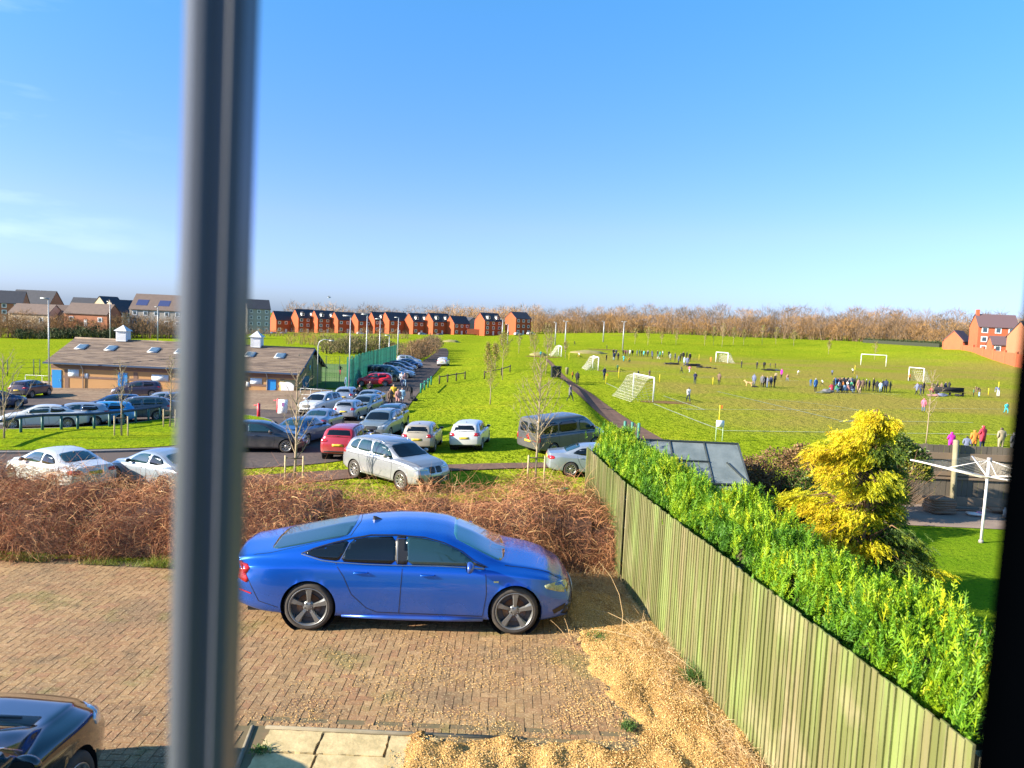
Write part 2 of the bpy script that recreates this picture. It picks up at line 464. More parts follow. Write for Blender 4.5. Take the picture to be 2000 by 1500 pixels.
drape('path', pxpoly([(440, 934), (560, 926), (700, 917), (880, 908), (1060, 905), (1160, 903), (1160, 913), (1040, 915), (900, 920), (760, 928), (600, 944), (440, 956)]), 0.05, asph2, 0.8, 'narrow brown path in the grass behind the hedge')
drape('footpath', pxpoly([(1062, 700), (1078, 716), (1090, 735), (1112, 758), (1135, 778), (1185, 820), (1230, 852), (1300, 896), (1360, 900), (1300, 862), (1240, 828), (1190, 795), (1150, 766), (1120, 748), (1102, 735), (1088, 718), (1070, 700)]), 0.05, asph2, 0.8, 'brown tarmac footpath along the edge of the playing field')
courtm = ground_mat('court_turf', [(0.10, 0.17, 0.06), (0.2, 0.4, 0.6, (0.13, 0.19, 0.08), 3)])[0]
drape('sports_court', [(-40, 78), (-18, 78), (-19.5, 118), (-42, 118)], 0.06, courtm, 3, 'pale green artificial turf court behind the changing rooms', smooth_edge=0)

# white pitch markings
linem = pmat('pitch_line', (0.52, 0.55, 0.42), 0.9, noise=(1.5, (0.22, 0.27, 0.10), 0.25))
def wline(a, b, wd=0.14, nm='pitch_line'):
    strip(nm, [at(*a).xy, at(*b).xy], wd, 0.045, linem, 'white painted line on the football pitch', step=1.5)
wline((1276, 789), (1412, 842), 0.12); wline((1412, 842), (1990, 850), 0.14); wline((1182, 748), (1218, 765), 0.12)
wline((1296, 774), (1376, 801), 0.12); wline((1376, 801), (1330, 799), 0.12)
wline((1400, 765), (1640, 822), 0.12); wline((1640, 822), (1900, 826), 0.12)
wline((1355, 712), (1560, 722), 0.12); wline((1340, 800), (1700, 802), 0.1); wline((1760, 798), (1985, 800), 0.1)
wline((1300, 726), (1180, 726), 0.1); wline((1190, 700), (1300, 702), 0.1); wline((1500, 745), (1560, 744), 0.1)
wline((1330, 737), (1480, 737), 0.12); wline((1625, 768), (1760, 771), 0.12)
c0 = at(1497, 798); 
arc = [(c0.x + 9 * math.cos(a), c0.y + 9 * math.sin(a)) for a in [R(-70 + i * 10) for i in range(15)]]
strip('pitch_line', arc, 0.12, 0.045, linem, 'curved white arc painted on the football pitch', 1.5)
# bare mud worn in the goal mouths
mudm = ground_mat('bare_mud', [(0.20, 0.12, 0.055), (0.7, 0.4, 0.65, (0.17, 0.14, 0.04), 5)])[0]
for px, py, rx, ry in ((1300, 786, 2.6, 1.3), (1190, 725, 2.0, 1.5), (1810, 752, 2, 1.5), (1060, 697, 4, 2.5), (1180, 683, 5, 3), (1215, 655, 6, 2.0)):
    c = at(px, py); drape('bare_ground', [(c.x + rx * math.cos(a), c.y + ry * math.sin(a)) for a in [k * math.pi / 5 for k in range(10)]], 0.03, mudm, 1.0, 'patch of worn bare earth in the grass')

# ------------------------------------------------------------------ driveway of block paving (every block modelled)
D0 = (-13.5, 3.4); XE, YE = 1.32, 12.45
jm = pmat('joint_sand', (0.17, 0.115, 0.06), 0.95, noise=(8, (0.12, 0.10, 0.045), 0.2))
mb = MB(); mb.box((-5.9, 8.0, -0.038), (15.2, 9.3, 0.05)); o = mb.build('driveway_bed', jm); tag(o, 'sandy bed in the joints of the driveway blocks', kind='structure')
a_ = 0.104
V = []; Fs = []
def edge_x(y): return np.interp(y, [7.6, 8.2, 9.0, 10.0, 11, 12.5], [1.62, 1.50, 1.36, 1.18, 1.05, 0.9])
gi = 0
for i in range(int(-14 / a_), int(2 / a_)):
    for j in range(int(3.4 / a_), int(12.45 / a_)):
        s_ = (i - j) % 4
        if s_ == 0: w_, h_ = 2, 1
        elif s_ == 3: w_, h_ = 1, 2
        else: continue
        x0, y0 = i * a_, j * a_; x1, y1 = x0 + w_ * a_, y0 + h_ * a_
        cx_, cy_ = (x0 + x1) / 2, (y0 + y1) / 2
        if cx_ > edge_x(cy_) or (cx_ > -2.72 and cy_ < 7.86): continue
        g2 = 0.0018; bv = 0.0035; dz = -0.006 + rnd.uniform(-0.0012, 0.0012); t1, t2 = rnd.uniform(-0.006, 0.006), rnd.uniform(-0.006, 0.006)
        b = len(V)
        for (xa, ya) in ((x0 + g2, y0 + g2), (x1 - g2, y0 + g2), (x1 - g2, y1 - g2), (x0 + g2, y1 - g2)): V.append((xa, ya, dz - 0.012))
        for (xa, ya) in ((x0 + g2 + bv, y0 + g2 + bv), (x1 - g2 - bv, y0 + g2 + bv), (x1 - g2 - bv, y1 - g2 - bv), (x0 + g2 + bv, y1 - g2 - bv)):
            V.append((xa, ya, dz + t1 * (xa - cx_) * 3 + t2 * (ya - cy_) * 3))
        Fs += [(b, b + 1, b + 5, b + 4), (b + 1, b + 2, b + 6, b + 5), (b + 2, b + 3, b + 7, b + 6), (b + 3, b, b + 4, b + 7), (b + 4, b + 5, b + 6, b + 7)]
for k in range(48):                    # soldier course along the front edge
    x0, x1, y0, y1 = -2.62 + k * .088, -2.62 + (k + 1) * .088 - .003, 7.715, 7.80 + .02 * rnd.random()
    if x1 > 1.45: break
    b = len(V); V += [(x0, y0, -.018), (x1, y0, -.018), (x1, y1, -.018), (x0, y1, -.018), (x0 + .004, y0 + .004, -.006), (x1 - .004, y0 + .004, -.006), (x1 - .004, y1 - .004, -.006), (x0 + .004, y1 - .004, -.006)]
    Fs += [(b, b + 1, b + 5, b + 4), (b + 1, b + 2, b + 6, b + 5), (b + 2, b + 3, b + 7, b + 6), (b + 3, b, b + 4, b + 7), (b + 4, b + 5, b + 6, b + 7)]
pav = ramp_mat('block_paving', [(0, (0.28, 0.170, 0.078)), (0.3, (0.38, 0.240, 0.112)), (0.6, (0.34, 0.208, 0.090)), (0.85, (0.29, 0.145, 0.072)), (1, (0.45, 0.290, 0.140))], 0.85, bump=(60, 0.35, 0.01))
N = pav.node_tree; L = N.links; b = N.nodes['Principled BSDF']
src = b.inputs['Base Color'].links[0].from_socket
g = N.nodes.new('ShaderNodeNewGeometry')
for sc, lo, hi, c, f in ((0.35, 0.42, 0.60, (0.25, 0.130, 0.062, 1), 0.65), (0.8, 0.48, 0.66, (0.19, 0.120, 0.065, 1), 0.75), (0.6, 0.54, 0.62, (0.13, 0.13, 0.03, 1), 0.6), (2.2, 0.56, 0.66, (0.11, 0.075, 0.04, 1), 0.6), (14, 0.48, 0.70, (0.13, 0.085, 0.045, 1), 0.75), (45, 0.54, 0.66, (0.56, 0.42, 0.23, 1), 0.7)):
    nz = N.nodes.new('ShaderNodeTexNoise'); nz.inputs['Scale'].default_value = sc; nz.inputs['Detail'].default_value = 7; nz.inputs['Roughness'].default_value = 0.65
    L.new(g.outputs['Position'], nz.inputs['Vector'])
    r = N.nodes.new('ShaderNodeMapRange'); r.inputs[1].default_value = lo; r.inputs[2].default_value = hi; r.inputs[4].default_value = f; L.new(nz.outputs[0], r.inputs[0])
    mx = N.nodes.new('ShaderNodeMix'); mx.data_type = 'RGBA'; L.new(r.outputs[0], mx.inputs[0]); L.new(src, mx.inputs[6]); mx.inputs[7].default_value = c; src = mx.outputs[2]
L.new(src, b.inputs['Base Color'])
o = np_mesh('driveway', np.array(V), np.array(Fs), pav); tag(o, 'weathered brown block paved driveway laid in herringbone', kind='structure')

# cracked concrete slabs with a kerb edge at the bottom of the frame
cm = pmat('slab_concrete', (0.62, 0.46, 0.23), 0.9, noise=(5, (0.42, 0.32, 0.15), 0.12), bump=(30, 0.4, 0.01))
mb = MB()
for x0, x1, y0, y1 in ((-2.42, -1.86, 7.22, 7.60), (-1.83, -1.15, 7.22, 7.60), (-2.42, -1.83, 6.6, 7.19), (-1.80, -1.1, 6.6, 7.19), (-1.12, -0.6, 7.0, 7.58)):
    n_ = 9; poly = []
    for k in range(4):
        c = [(x0, y0), (x1, y0), (x1, y1), (x0, y1)]; a, b_ = c[k], c[(k + 1) % 4]
        for t in range(n_): poly.append((a[0] + (b_[0] - a[0]) * t / n_ + rnd.uniform(-.008, .008), a[1] + (b_[1] - a[1]) * t / n_ + rnd.uniform(-.008, .008)))
    mb.prism(poly, -0.05, 0.008 + rnd.uniform(0, .008))
o = mb.build('concrete_slabs', cm); tag(o, 'cracked pale concrete slabs at the near edge of the drive', kind='structure')
mb = MB(); mb.box((-1.1, 7.68, -0.02), (2.8, 0.045, 0.055), bev=0.006); mb.box((-2.56, 7.12, -0.02), (0.045, 1.16, 0.055), rz=R(8), bev=0.008)
o = mb.build('edging_kerb', pmat('edging', (0.24, 0.20, 0.14), 0.9, noise=(5, (0.15, 0.13, 0.08), 0.2))); tag(o, 'thin concrete edging round the slabs', kind='structure')

# gravel bed: displaced sheet plus loose stones
gx0, gx1, gy0, gy1 = -2.6, 3.3, 3.2, 13.2
gx = np.arange(gx0, gx1, 0.035); gy = np.arange(gy0, gy1, 0.035)
GX, GY = np.meshgrid(gx, gy)
from mathutils import noise as mnoise
def fence_x(y): return np.interp(y, [3, 4.8, 12.6, 16.2], [3.48, 3.2, 2.05, 1.72])
def gravel_h(x, y):
    n1 = mnoise.noise(Vector((x * 1.3, y * 0.9, 0))); n2 = mnoise.noise(Vector((x * 4.2 + 3, y * 2.2, 1.5))); n3 = mnoise.noise(Vector((x * 14, y * 14, 4)))
    near = 1.3 if y < 8 else max(0.0, 1 - (y - 8) * 0.5)
    rid = 1 - abs(mnoise.noise(Vector((x * 3.4 - y * 1.1, y * 1.0 + x * .6, 7.0)))) * 2.6
    n2 += -.42 * max(0, rid - .35) * (1.0 if y < 8 else max(.25, 1 - (y - 8) * .5))
    return max(.004, 0.045 + 0.03 * n1 + (0.022 + 0.045 * near) * n2 + 0.014 * n3)
GZ = np.zeros_like(GX)
for a in range(GX.shape[0]):
    for c in range(GX.shape[1]):
        x, y = GX[a, c], GY[a, c]
        h_ = gravel_h(x, y)
        e = (x - edge_x(y)) if y > 7.65 else min(1.0, max((7.62 - y) * 1.0, -1)) if x > -0.75 else x + 1.05
        if y <= 7.65 and x <= -0.75: e = min(e, (x + 1.15))
        e += 0.22 * mnoise.noise(Vector((x * 1.9, y * 1.9, 9))) + 0.10 * mnoise.noise(Vector((x * 6, y * 6, 2)))
        GZ[a, c] = h_ * min(1, max(0, (e + 0.05) * 4)) - 0.05 * (1 - min(1, max(0, (e + 0.12) * 6)))
keep = GX < fence_x(GY) + 0.1
idx = -np.ones(GX.shape, int); idx[keep] = np.arange(keep.sum())
V = np.stack([GX[keep], GY[keep], GZ[keep]], -1)
q = np.stack([idx[:-1, :-1], idx[:-1, 1:], idx[1:, 1:], idx[1:, :-1]], -1).reshape(-1, 4); q = q[(q >= 0).all(1)]
grv = ground_mat('gravel_bed', [(0.52, 0.31, 0.10), (38, 0.42, 0.6, (0.62, 0.38, 0.14), 4), (60, 0.50, 0.64, (0.20, 0.10, 0.04), 4), (1.3, 0.47, 0.62, (0.27, 0.145, 0.05), 5)], bump=[(55, 0.9, 0.03)])[0]
o = np_mesh('gravel', V, q, grv, smooth=True); tag(o, 'heaped golden gravel strip between the drive and the fence', kind='structure')
def stones(n, fx, size, nm, label):
    base = np.array([(1, 0, 0), (0, 1, 0), (-1, 0, 0), (0, -1, 0), (0, 0, 1), (0, 0, -1)], float)
    ft = np.array([(0, 1, 4), (1, 2, 4), (2, 3, 4), (3, 0, 4)])
    Vs = []; Fs = []
    k = 0
    while k < n:
        x, y, z = fx()
        if x is None: continue
        s_ = rnd.uniform(*size); a = rnd.uniform(0, 6.28)
        sc = np.array([rnd.uniform(.7, 1.3), rnd.uniform(.6, 1.0), rnd.uniform(.5, .9)]) * s_
        p = base * sc; ca, sa = math.cos(a), math.sin(a)
        p = np.stack([p[:, 0] * ca - p[:, 1] * sa, p[:, 0] * sa + p[:, 1] * ca, p[:, 2]], -1) + (x, y, z)
        Vs.append(p); Fs.append(ft + 6 * k); k += 1
    m = ramp_mat('gravel_stone', [(0, (0.64, 0.40, 0.14)), (0.35, (0.50, 0.27, 0.075)), (0.6, (0.74, 0.50, 0.20)), (0.85, (0.30, 0.15, 0.05)), (1, (0.82, 0.64, 0.36))], 0.75)
    o = np_mesh(nm, np.concatenate(Vs), np.concatenate(Fs), m); tag(o, label, 'gravel', kind='stuff')
def on_gravel():
    y = 5.2 + 7.6 * rnd.random() ** 1.2; x = rnd.uniform(-1.1, fence_x(y))
    if (y > 7.6 and x < edge_x(y) + rnd.gauss(-.05, .20)) or (y <= 7.6 and x < -1.0 + rnd.gauss(0, .1)): return None, 0, 0
    return x, y, gravel_h(x, y) + 0.004
def on_drive():
    y = 7.7 + abs(rnd.gauss(0, 1.5)); x = rnd.gauss(0.2, 1.7)
    if x > edge_x(y) or y > 10.2 or x < -4: return None, 0, 0
    if mnoise.noise(Vector((x * 1.6, y * 1.6, 3))) + rnd.uniform(-.35, .35) < 0.05: return None, 0, 0
    return x, y, 0.003
stones(42000, on_gravel, (0.005, 0.0115), 'loose_gravel', 'loose golden pebbles covering the strip beside the fence')
stones(5200, on_drive, (0.005, 0.010), 'scattered_gravel', 'small pebbles scattered over the paving blocks')

# garden behind the fence
lawnm = ground_mat('lawn_grass', [(0.11, 0.205, 0.008), (0.8, 0.4, 0.65, (0.15, 0.24, 0.010), 4), (25, 0.5, 0.7, (0.21, 0.28, 0.02), 4), (9, 0.55, 0.7, (0.045, 0.095, 0.01), 4)], bump=[(30, 0.8, 0.03), (6, 0.4, 0.06)])[0]
drape('lawn', [(3.6, 3), (20, 3), (20, 17.62), (9.0, 17.62), (7.6, 17.2), (3.0, 17.2), (3.0, 12)], 0.03, lawnm, 1.0, 'bright green garden lawn with the clothes airer standing on it', smooth_edge=0)
patm = pmat('patio_stone', (0.30, 0.22, 0.16), 0.9, noise=(1.2, (0.22, 0.16, 0.12), 0.2), bump=(20, 0.3, 0.01))
drape('garden_path', [(8.9, 17.55), (20, 17.55), (20, 19.85), (8.4, 19.85), (8.2, 18.2)], 0.045, patm, 1.0, 'buff paved strip at the back of the garden', smooth_edge=0)
# ------------------------------------------------------------------ window frame seen from inside the room
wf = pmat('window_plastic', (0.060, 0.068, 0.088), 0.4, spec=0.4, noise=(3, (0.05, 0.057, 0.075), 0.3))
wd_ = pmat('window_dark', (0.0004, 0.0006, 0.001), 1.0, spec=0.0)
t = empty('window_frame', (0, 0.60, CAM_H - 0.9))
tag(t, 'blurred grey window bar crossing the left of the view with the dark jamb at the right', 'window frame')
Mb = Matrix.Rotation(R(1.3), 4, 'Y')
mb = MB()
mb.prism([(-0.024, 0), (-0.012, -0.012), (-0.004, -0.012), (0.004, -0.004), (0.010, -0.004), (0.016, -0.010), (0.024, -0.002), (0.024, 0.03), (-0.024, 0.03)], 0, 2.0)
o = mb.build('mullion', wf, t); o.location = (-0.262, 0, 0); o.rotation_euler = (0, R(0.9), 0)
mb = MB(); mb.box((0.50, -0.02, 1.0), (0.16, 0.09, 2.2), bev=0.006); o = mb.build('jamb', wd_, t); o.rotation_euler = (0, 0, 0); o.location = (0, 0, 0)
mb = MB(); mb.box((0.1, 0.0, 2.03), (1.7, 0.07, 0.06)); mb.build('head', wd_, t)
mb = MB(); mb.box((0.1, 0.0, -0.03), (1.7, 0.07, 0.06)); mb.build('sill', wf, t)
WIN_JAMB = t.children[1]

# ------------------------------------------------------------------ closeboard fence
fw = ramp_mat('fence_wood', [(0, (0.105, 0.118, 0.030)), (0.35, (0.150, 0.148, 0.050)), (0.7, (0.13, 0.132, 0.042)), (1, (0.19, 0.165, 0.072))], 0.8, bump=(40, 0.3, 0.01))
N = fw.node_tree; L = N.links; b = N.nodes['Principled BSDF']; src = b.inputs['Base Color'].links[0].from_socket
g = N.nodes.new('ShaderNodeNewGeometry')
for scl, lo, hi, c, f in (((3, 3, 0.7), 0.48, 0.66, (0.20, 0.26, 0.07, 1), 0.7), ((30, 30, 1.2), 0.5, 0.72, (0.19, 0.16, 0.09, 1), 0.55), ((1, 1, 1), 0.55, 0.7, (0.40, 0.31, 0.20, 1), 0.5)):
    mp = N.nodes.new('ShaderNodeMapping'); mp.inputs['Scale'].default_value = scl; L.new(g.outputs['Position'], mp.inputs[0])
    nz = N.nodes.new('ShaderNodeTexNoise'); nz.inputs['Scale'].default_value = 1; nz.inputs['Detail'].default_value = 5; L.new(mp.outputs[0], nz.inputs['Vector'])
    r = N.nodes.new('ShaderNodeMapRange'); r.inputs[1].default_value = lo; r.inputs[2].default_value = hi; r.inputs[4].default_value = f; L.new(nz.outputs[0], r.inputs[0])
    mx = N.nodes.new('ShaderNodeMix'); mx.data_type = 'RGBA'; L.new(r.outputs[0], mx.inputs[0]); L.new(src, mx.inputs[6]); mx.inputs[7].default_value = c; src = mx.outputs[2]
L.new(src, b.inputs['Base Color'])
edge_m = pmat('fence_board_edge', (0.075, 0.070, 0.030), .9, noise=(9, (0.16, 0.16, 0.06), .2))
post_m = pmat('post_wood', (0.30, 0.26, 0.17), 0.85, noise=(4, (0.20, 0.19, 0.10), 0.2))
t = empty('garden_fence', (2.6, 8.7, 0)); tag(t, 'green tinged closeboard timber fence running back beside the gravel', 'fence')
def boards(name, a, b_, h0, bw, t, far=False):
    bw *= .90
    a, b_ = Vector(a), Vector(b_); n_ = int((b_ - a).length / bw); d = (b_ - a).normalized(); nn_ = Vector((-d.y, d.x))
    if nn_.x > 0: nn_ = -nn_
    mb = MB()
    for i in range(n_):
        p = a + d * (i * bw); z0 = 0.02 + rnd.uniform(-.01, .01); z1 = h0 + rnd.uniform(-.012, .012)
        lean = rnd.uniform(-.004, .004); e = rnd.uniform(-0.003, .003)
        c = [p + nn_ * (0.014 + .011 * rnd.random() + e), p + d * (bw + 0.012) + nn_ * (0.006 + e), p + d * (bw + 0.012) + nn_ * (-0.004 + e), p - nn_ * (0.0 - e)]
        vs = [(q.x - 2.6, q.y - 8.7, z0) for q in c] + [(q.x - 2.6 + lean * d.x, q.y - 8.7 + lean, z1) for q in c]
        mb.add(vs, [(0, 1, 2, 3), (7, 6, 5, 4), (0, 4, 5, 1), (1, 5, 6, 2), (2, 6, 7, 3), (3, 7, 4, 0)])
        # weathered dark strip painting in the groove shadow at each lap, broken in width
        wk = 0.002 + 0.006 * rnd.random(); wk2 = 0.001 + 0.009 * rnd.random() ** 2; nn3 = Vector((nn_.x, nn_.y, 0)); d3 = Vector((d.x, d.y, 0)); sl_ = 0.02 / (bw + .012)
        A0 = Vector(vs[0]); A1 = Vector(vs[4]); q = [A0 + nn3 * .0015, A0 + d3 * wk + nn3 * (.0015 + sl_ * wk), A1 + d3 * wk2 + nn3 * (.0015 + sl_ * wk2), A1 + nn3 * .0015]
        q = [A0 + nn3 * .0015, A0 + d3 * wk + nn3 * .0012, A0.lerp(A1, .5) + d3 * wk2 + nn3 * .0012, A1 + d3 * wk * .8 + nn3 * .0012, A1 + nn3 * .0015]
        mb.add(q, [(0, 1, 2, 3, 4)], 1)
    mb.build(name, [fw, edge_m], t)
boards('boards', (3.21, 4.75), (2.05, 12.55), 1.8, 0.088, t)
boards('boards', (2.03, 12.6), (1.70, 16.1), 1.8, 0.088, t)
for i in range(7):
    y = 4.8 + i * 1.87; x = fence_x(y) + 0.09
    mb = MB(); mb.box((x - 2.6, y - 8.7, 0.86), (0.09, 0.09, 1.72)); mb.build('post', post_m, t)
mb = MB()
for z in (0.4, 1.0, 1.5):
    for a, b_ in (((3.27, 4.8), (2.11, 12.55)), ((2.09, 12.6), (1.76, 16.1))):
        mb.tube([(a[0] - 2.6, a[1] - 8.7, z), (b_[0] - 2.6, b_[1] - 8.7, z)], 0.035, 4)
mb.build('rail', post_m, t)
mb = MB(); mb.box((3.62, 4.6, 0.84), (0.5, 0.42, 1.68), bev=0.01); mb.box((3.62, 4.6, 1.71), (0.56, 0.48, 0.05), bev=0.008)
mb.box((3.42, 4.28, 0.85), (0.13, 0.13, 1.9), bev=0.008)
o = mb.build('brick_pier', pmat('pale_masonry', (0.42, 0.34, 0.24), 0.9, noise=(5, (0.33, 0.26, 0.18), 0.2))); tag(o, 'short buff masonry pier at the near end of the timber fence', 'pier')

# ------------------------------------------------------------------ conifer sprays
def sprays(n, posfn, ln, nlf, wid, seed=1, leaf=0.35, drop=0.0):
    """feathery branchlets: posfn(q, n) -> P, D (n,3), tint (n,)"""
    q = np.random.RandomState(seed)
    P, D, T = posfn(q, n)
    D = D / np.linalg.norm(D, axis=1, keepdims=True)
    Ln = q.uniform(ln[0], ln[1], n)
    up = q.normal(size=(n, 3)); S = np.cross(D, up); S /= np.linalg.norm(S, axis=1, keepdims=True)
    Vs = []; Ts = []
    for k in range(nlf):
        f = (k + 0.5) / nlf
        for sgn in (-1, 1):
            base = P + D * (Ln * f)[:, None]; base[:, 2] -= drop * (Ln * f) ** 2
            ll = Ln * leaf * (1.15 - f * 0.8) * q.uniform(.7, 1.2, n)
            dd = D * 0.75 + S * sgn * 0.65 + q.normal(size=(n, 3)) * 0.13
            dd /= np.linalg.norm(dd, axis=1, keepdims=True)
            tip = base + dd * ll[:, None]; tip[:, 2] -= drop * 0.3 * ll
            nn_ = np.cross(dd, q.normal(size=(n, 3))); nn_ /= np.linalg.norm(nn_, axis=1, keepdims=True)
            mid = base + dd * (ll * 0.55)[:, None]
            w_ = wid * q.uniform(.7, 1.3, n)[:, None]
            Vs.append(np.stack([base, mid + nn_ * w_, tip, mid - nn_ * w_], 1)); Ts.append(np.repeat((T + q.uniform(-.08, .08, n))[:, None], 4, 1))
    base = P; tip = P + D * (Ln * 1.12)[:, None]; tip[:, 2] -= drop * Ln ** 2
    mid = (base + tip) / 2; nn_ = S * wid * 0.9
    Vs.append(np.stack([base, mid + nn_, tip, mid - nn_], 1)); Ts.append(np.repeat(T[:, None], 4, 1))
    V = np.concatenate(Vs, 0).reshape(-1, 3); Tt = np.concatenate(Ts, 0).ravel()
    Fq = np.arange(len(V)).reshape(-1, 4)
    return V, Fq, np.clip(Tt, 0, 1)

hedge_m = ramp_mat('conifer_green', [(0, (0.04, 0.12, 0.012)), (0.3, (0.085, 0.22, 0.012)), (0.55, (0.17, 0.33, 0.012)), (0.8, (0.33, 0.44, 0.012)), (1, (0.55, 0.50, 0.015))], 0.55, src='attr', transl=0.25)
twig_m = ramp_mat('twig_brown', [(0, (0.16, 0.09, 0.05)), (1, (0.28, 0.16, 0.08))], 0.8)
def hedge_x(y): return np.interp(y, [4.9, 6, 9.3, 12, 16.0], [3.72, 3.56, 3.12, 2.68, 2.20])
def hedge_top(x, y):
    return 2.02 + 0.11 * np.sin(y * 2.1 + 1) + 0.10 * np.sin(y * 5.3) + 0.07 * np.sin(x * 9 + y * 3)
def hp(q, n):
    # plants with their own leading shoots, most of the sprays on the shell
    y = q.uniform(5.0, 15.9, n); xc = hedge_x(y)
    hw = 0.42 - 0.03 * (y > 12)
    a = q.uniform(-0.45, math.pi + 0.45, n)           # round the cross section
    rr = 1 - np.abs(q.normal(0, .11, n))
    bump = 1 + 0.16 * np.sin(y * 4.4 + a * 2) + 0.10 * np.sin(y * 9.7 - a * 3)
    x = xc + np.cos(a) * hw * rr * bump
    zt = hedge_top(x, y)
    z = 1.55 + (zt - 1.55) * np.sin(a) * rr * bump
    low = (a < 0.0) | (q.uniform(size=n) < 0.22)
    z = np.where(low, q.uniform(1.35, 1.95, n), z)
    x = np.maximum(x, fence_x(y) + .05 - .22 * (z > 1.80) * q.uniform(size=n) * np.clip(.4 + .6 * np.sin(y * 3.7) + .4 * np.sin(y * 9.1 + 1), 0, 1.3))
    P = np.stack([x, y, z], -1)
    D = np.stack([np.where(z < 1.95, np.abs(np.cos(a)) * .3, np.cos(a) * 0.6) + q.normal(0, .22, n), q.normal(0, .35, n) - 0.1, 0.75 + 0.6 * np.abs(np.sin(a)) + q.normal(0, .2, n)], -1)
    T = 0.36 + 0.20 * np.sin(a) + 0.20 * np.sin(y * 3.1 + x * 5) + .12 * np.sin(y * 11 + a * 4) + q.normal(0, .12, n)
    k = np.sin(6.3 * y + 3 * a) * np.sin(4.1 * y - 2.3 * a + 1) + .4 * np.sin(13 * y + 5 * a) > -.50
    kk = np.where(k)[0]; kk = kk[q.randint(0, len(kk), n)]
    return P[kk] + q.normal(0, .012, (n, 3)), D[kk], T[kk]
t = empty('conifer_hedge', (2.9, 10, 0)); tag(t, 'long clipped bright green conifer hedge rising behind the timber fence', 'hedge')
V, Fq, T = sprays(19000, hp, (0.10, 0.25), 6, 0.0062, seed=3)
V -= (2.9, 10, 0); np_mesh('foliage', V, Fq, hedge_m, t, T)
def hp2(q, n):
    y = q.uniform(5.0, 15.9, n); x = hedge_x(y) + q.normal(0, .20, n)
    g_ = np.sin(y * 7.1) + np.sin(y * 3.3 + 2)
    z = hedge_top(x, y) - 0.05 + 0.05 * g_
    z = z + .07 * np.sin(y * 1.7) * np.sin(y * 4.9 + 1)
    P = np.stack([x, y, z], -1); D = np.stack([q.normal(0, .26, n), q.normal(0, .26, n), np.ones(n)], -1)
    return P, D, 0.60 + q.normal(0, .15, n) + 0.1 * np.sin(y * 2.3)
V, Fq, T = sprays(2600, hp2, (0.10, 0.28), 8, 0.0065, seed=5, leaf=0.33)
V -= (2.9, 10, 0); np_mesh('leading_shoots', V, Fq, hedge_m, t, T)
q_ = np.random.RandomState(8); n_ = 1500
y = q_.uniform(5, 15.9, n_); P = np.stack([hedge_x(y) + np.abs(q_.normal(0, .18, n_)), y, q_.uniform(.1, 1.7, n_)], -1)
D = np.stack([np.abs(q_.normal(0, .35, n_)), q_.normal(0, .3, n_), np.ones(n_)], -1)
V, Fq, _ = ribbons(P, D, q_.uniform(.3, .7, n_), np.full(n_, .014), 3, 0, .15, 4); V -= (2.9, 10, 0)
np_mesh('stems', V, Fq, twig_m, t)
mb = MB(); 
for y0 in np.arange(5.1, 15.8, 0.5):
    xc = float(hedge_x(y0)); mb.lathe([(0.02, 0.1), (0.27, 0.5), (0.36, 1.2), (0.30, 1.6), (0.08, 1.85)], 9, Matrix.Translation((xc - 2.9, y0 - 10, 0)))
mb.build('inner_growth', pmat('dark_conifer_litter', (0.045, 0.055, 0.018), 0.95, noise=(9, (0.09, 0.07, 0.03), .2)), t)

# golden weeping conifer standing in the garden
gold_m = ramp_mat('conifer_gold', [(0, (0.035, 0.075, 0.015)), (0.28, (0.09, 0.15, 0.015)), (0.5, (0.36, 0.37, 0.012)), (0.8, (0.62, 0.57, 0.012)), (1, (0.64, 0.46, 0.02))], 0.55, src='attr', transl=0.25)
TX, TY = 5.95, 12.2
t = empty('golden_conifer', (TX, TY, 0)); tag(t, 'golden yellow weeping conifer leaning over the lawn behind the hedge', 'tree')
boughs = []
rb = random.Random(21)
# foliage pads of the weeping tree: sideways and upwards offsets from the foot, size, tint (darker right pads paint in the shaded side); depth varied per pad
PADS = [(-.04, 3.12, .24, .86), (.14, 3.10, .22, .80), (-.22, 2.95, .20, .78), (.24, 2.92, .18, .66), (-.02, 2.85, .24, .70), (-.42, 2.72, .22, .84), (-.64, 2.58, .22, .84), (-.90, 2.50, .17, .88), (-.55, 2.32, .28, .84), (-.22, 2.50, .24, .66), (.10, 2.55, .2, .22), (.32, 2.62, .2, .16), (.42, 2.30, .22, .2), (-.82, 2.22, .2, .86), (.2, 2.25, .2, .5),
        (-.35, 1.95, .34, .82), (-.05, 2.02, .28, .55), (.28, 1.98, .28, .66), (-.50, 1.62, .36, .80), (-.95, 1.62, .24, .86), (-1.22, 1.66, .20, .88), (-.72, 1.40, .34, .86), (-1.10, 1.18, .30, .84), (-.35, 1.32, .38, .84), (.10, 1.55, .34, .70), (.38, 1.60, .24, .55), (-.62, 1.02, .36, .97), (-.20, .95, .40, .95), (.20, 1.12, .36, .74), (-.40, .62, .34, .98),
        (.52, 1.55, .28, .22), (.62, 1.25, .30, .18), (.80, 1.12, .28, .15), (.98, .92, .28, .18), (1.20, .72, .22, .66), (1.05, .62, .26, .2), (.70, .80, .32, .12), (.35, .82, .36, .3), (.45, 1.9, .22, .3), (.42, 2.2, .2, .35), (.1, .55, .36, .5)]
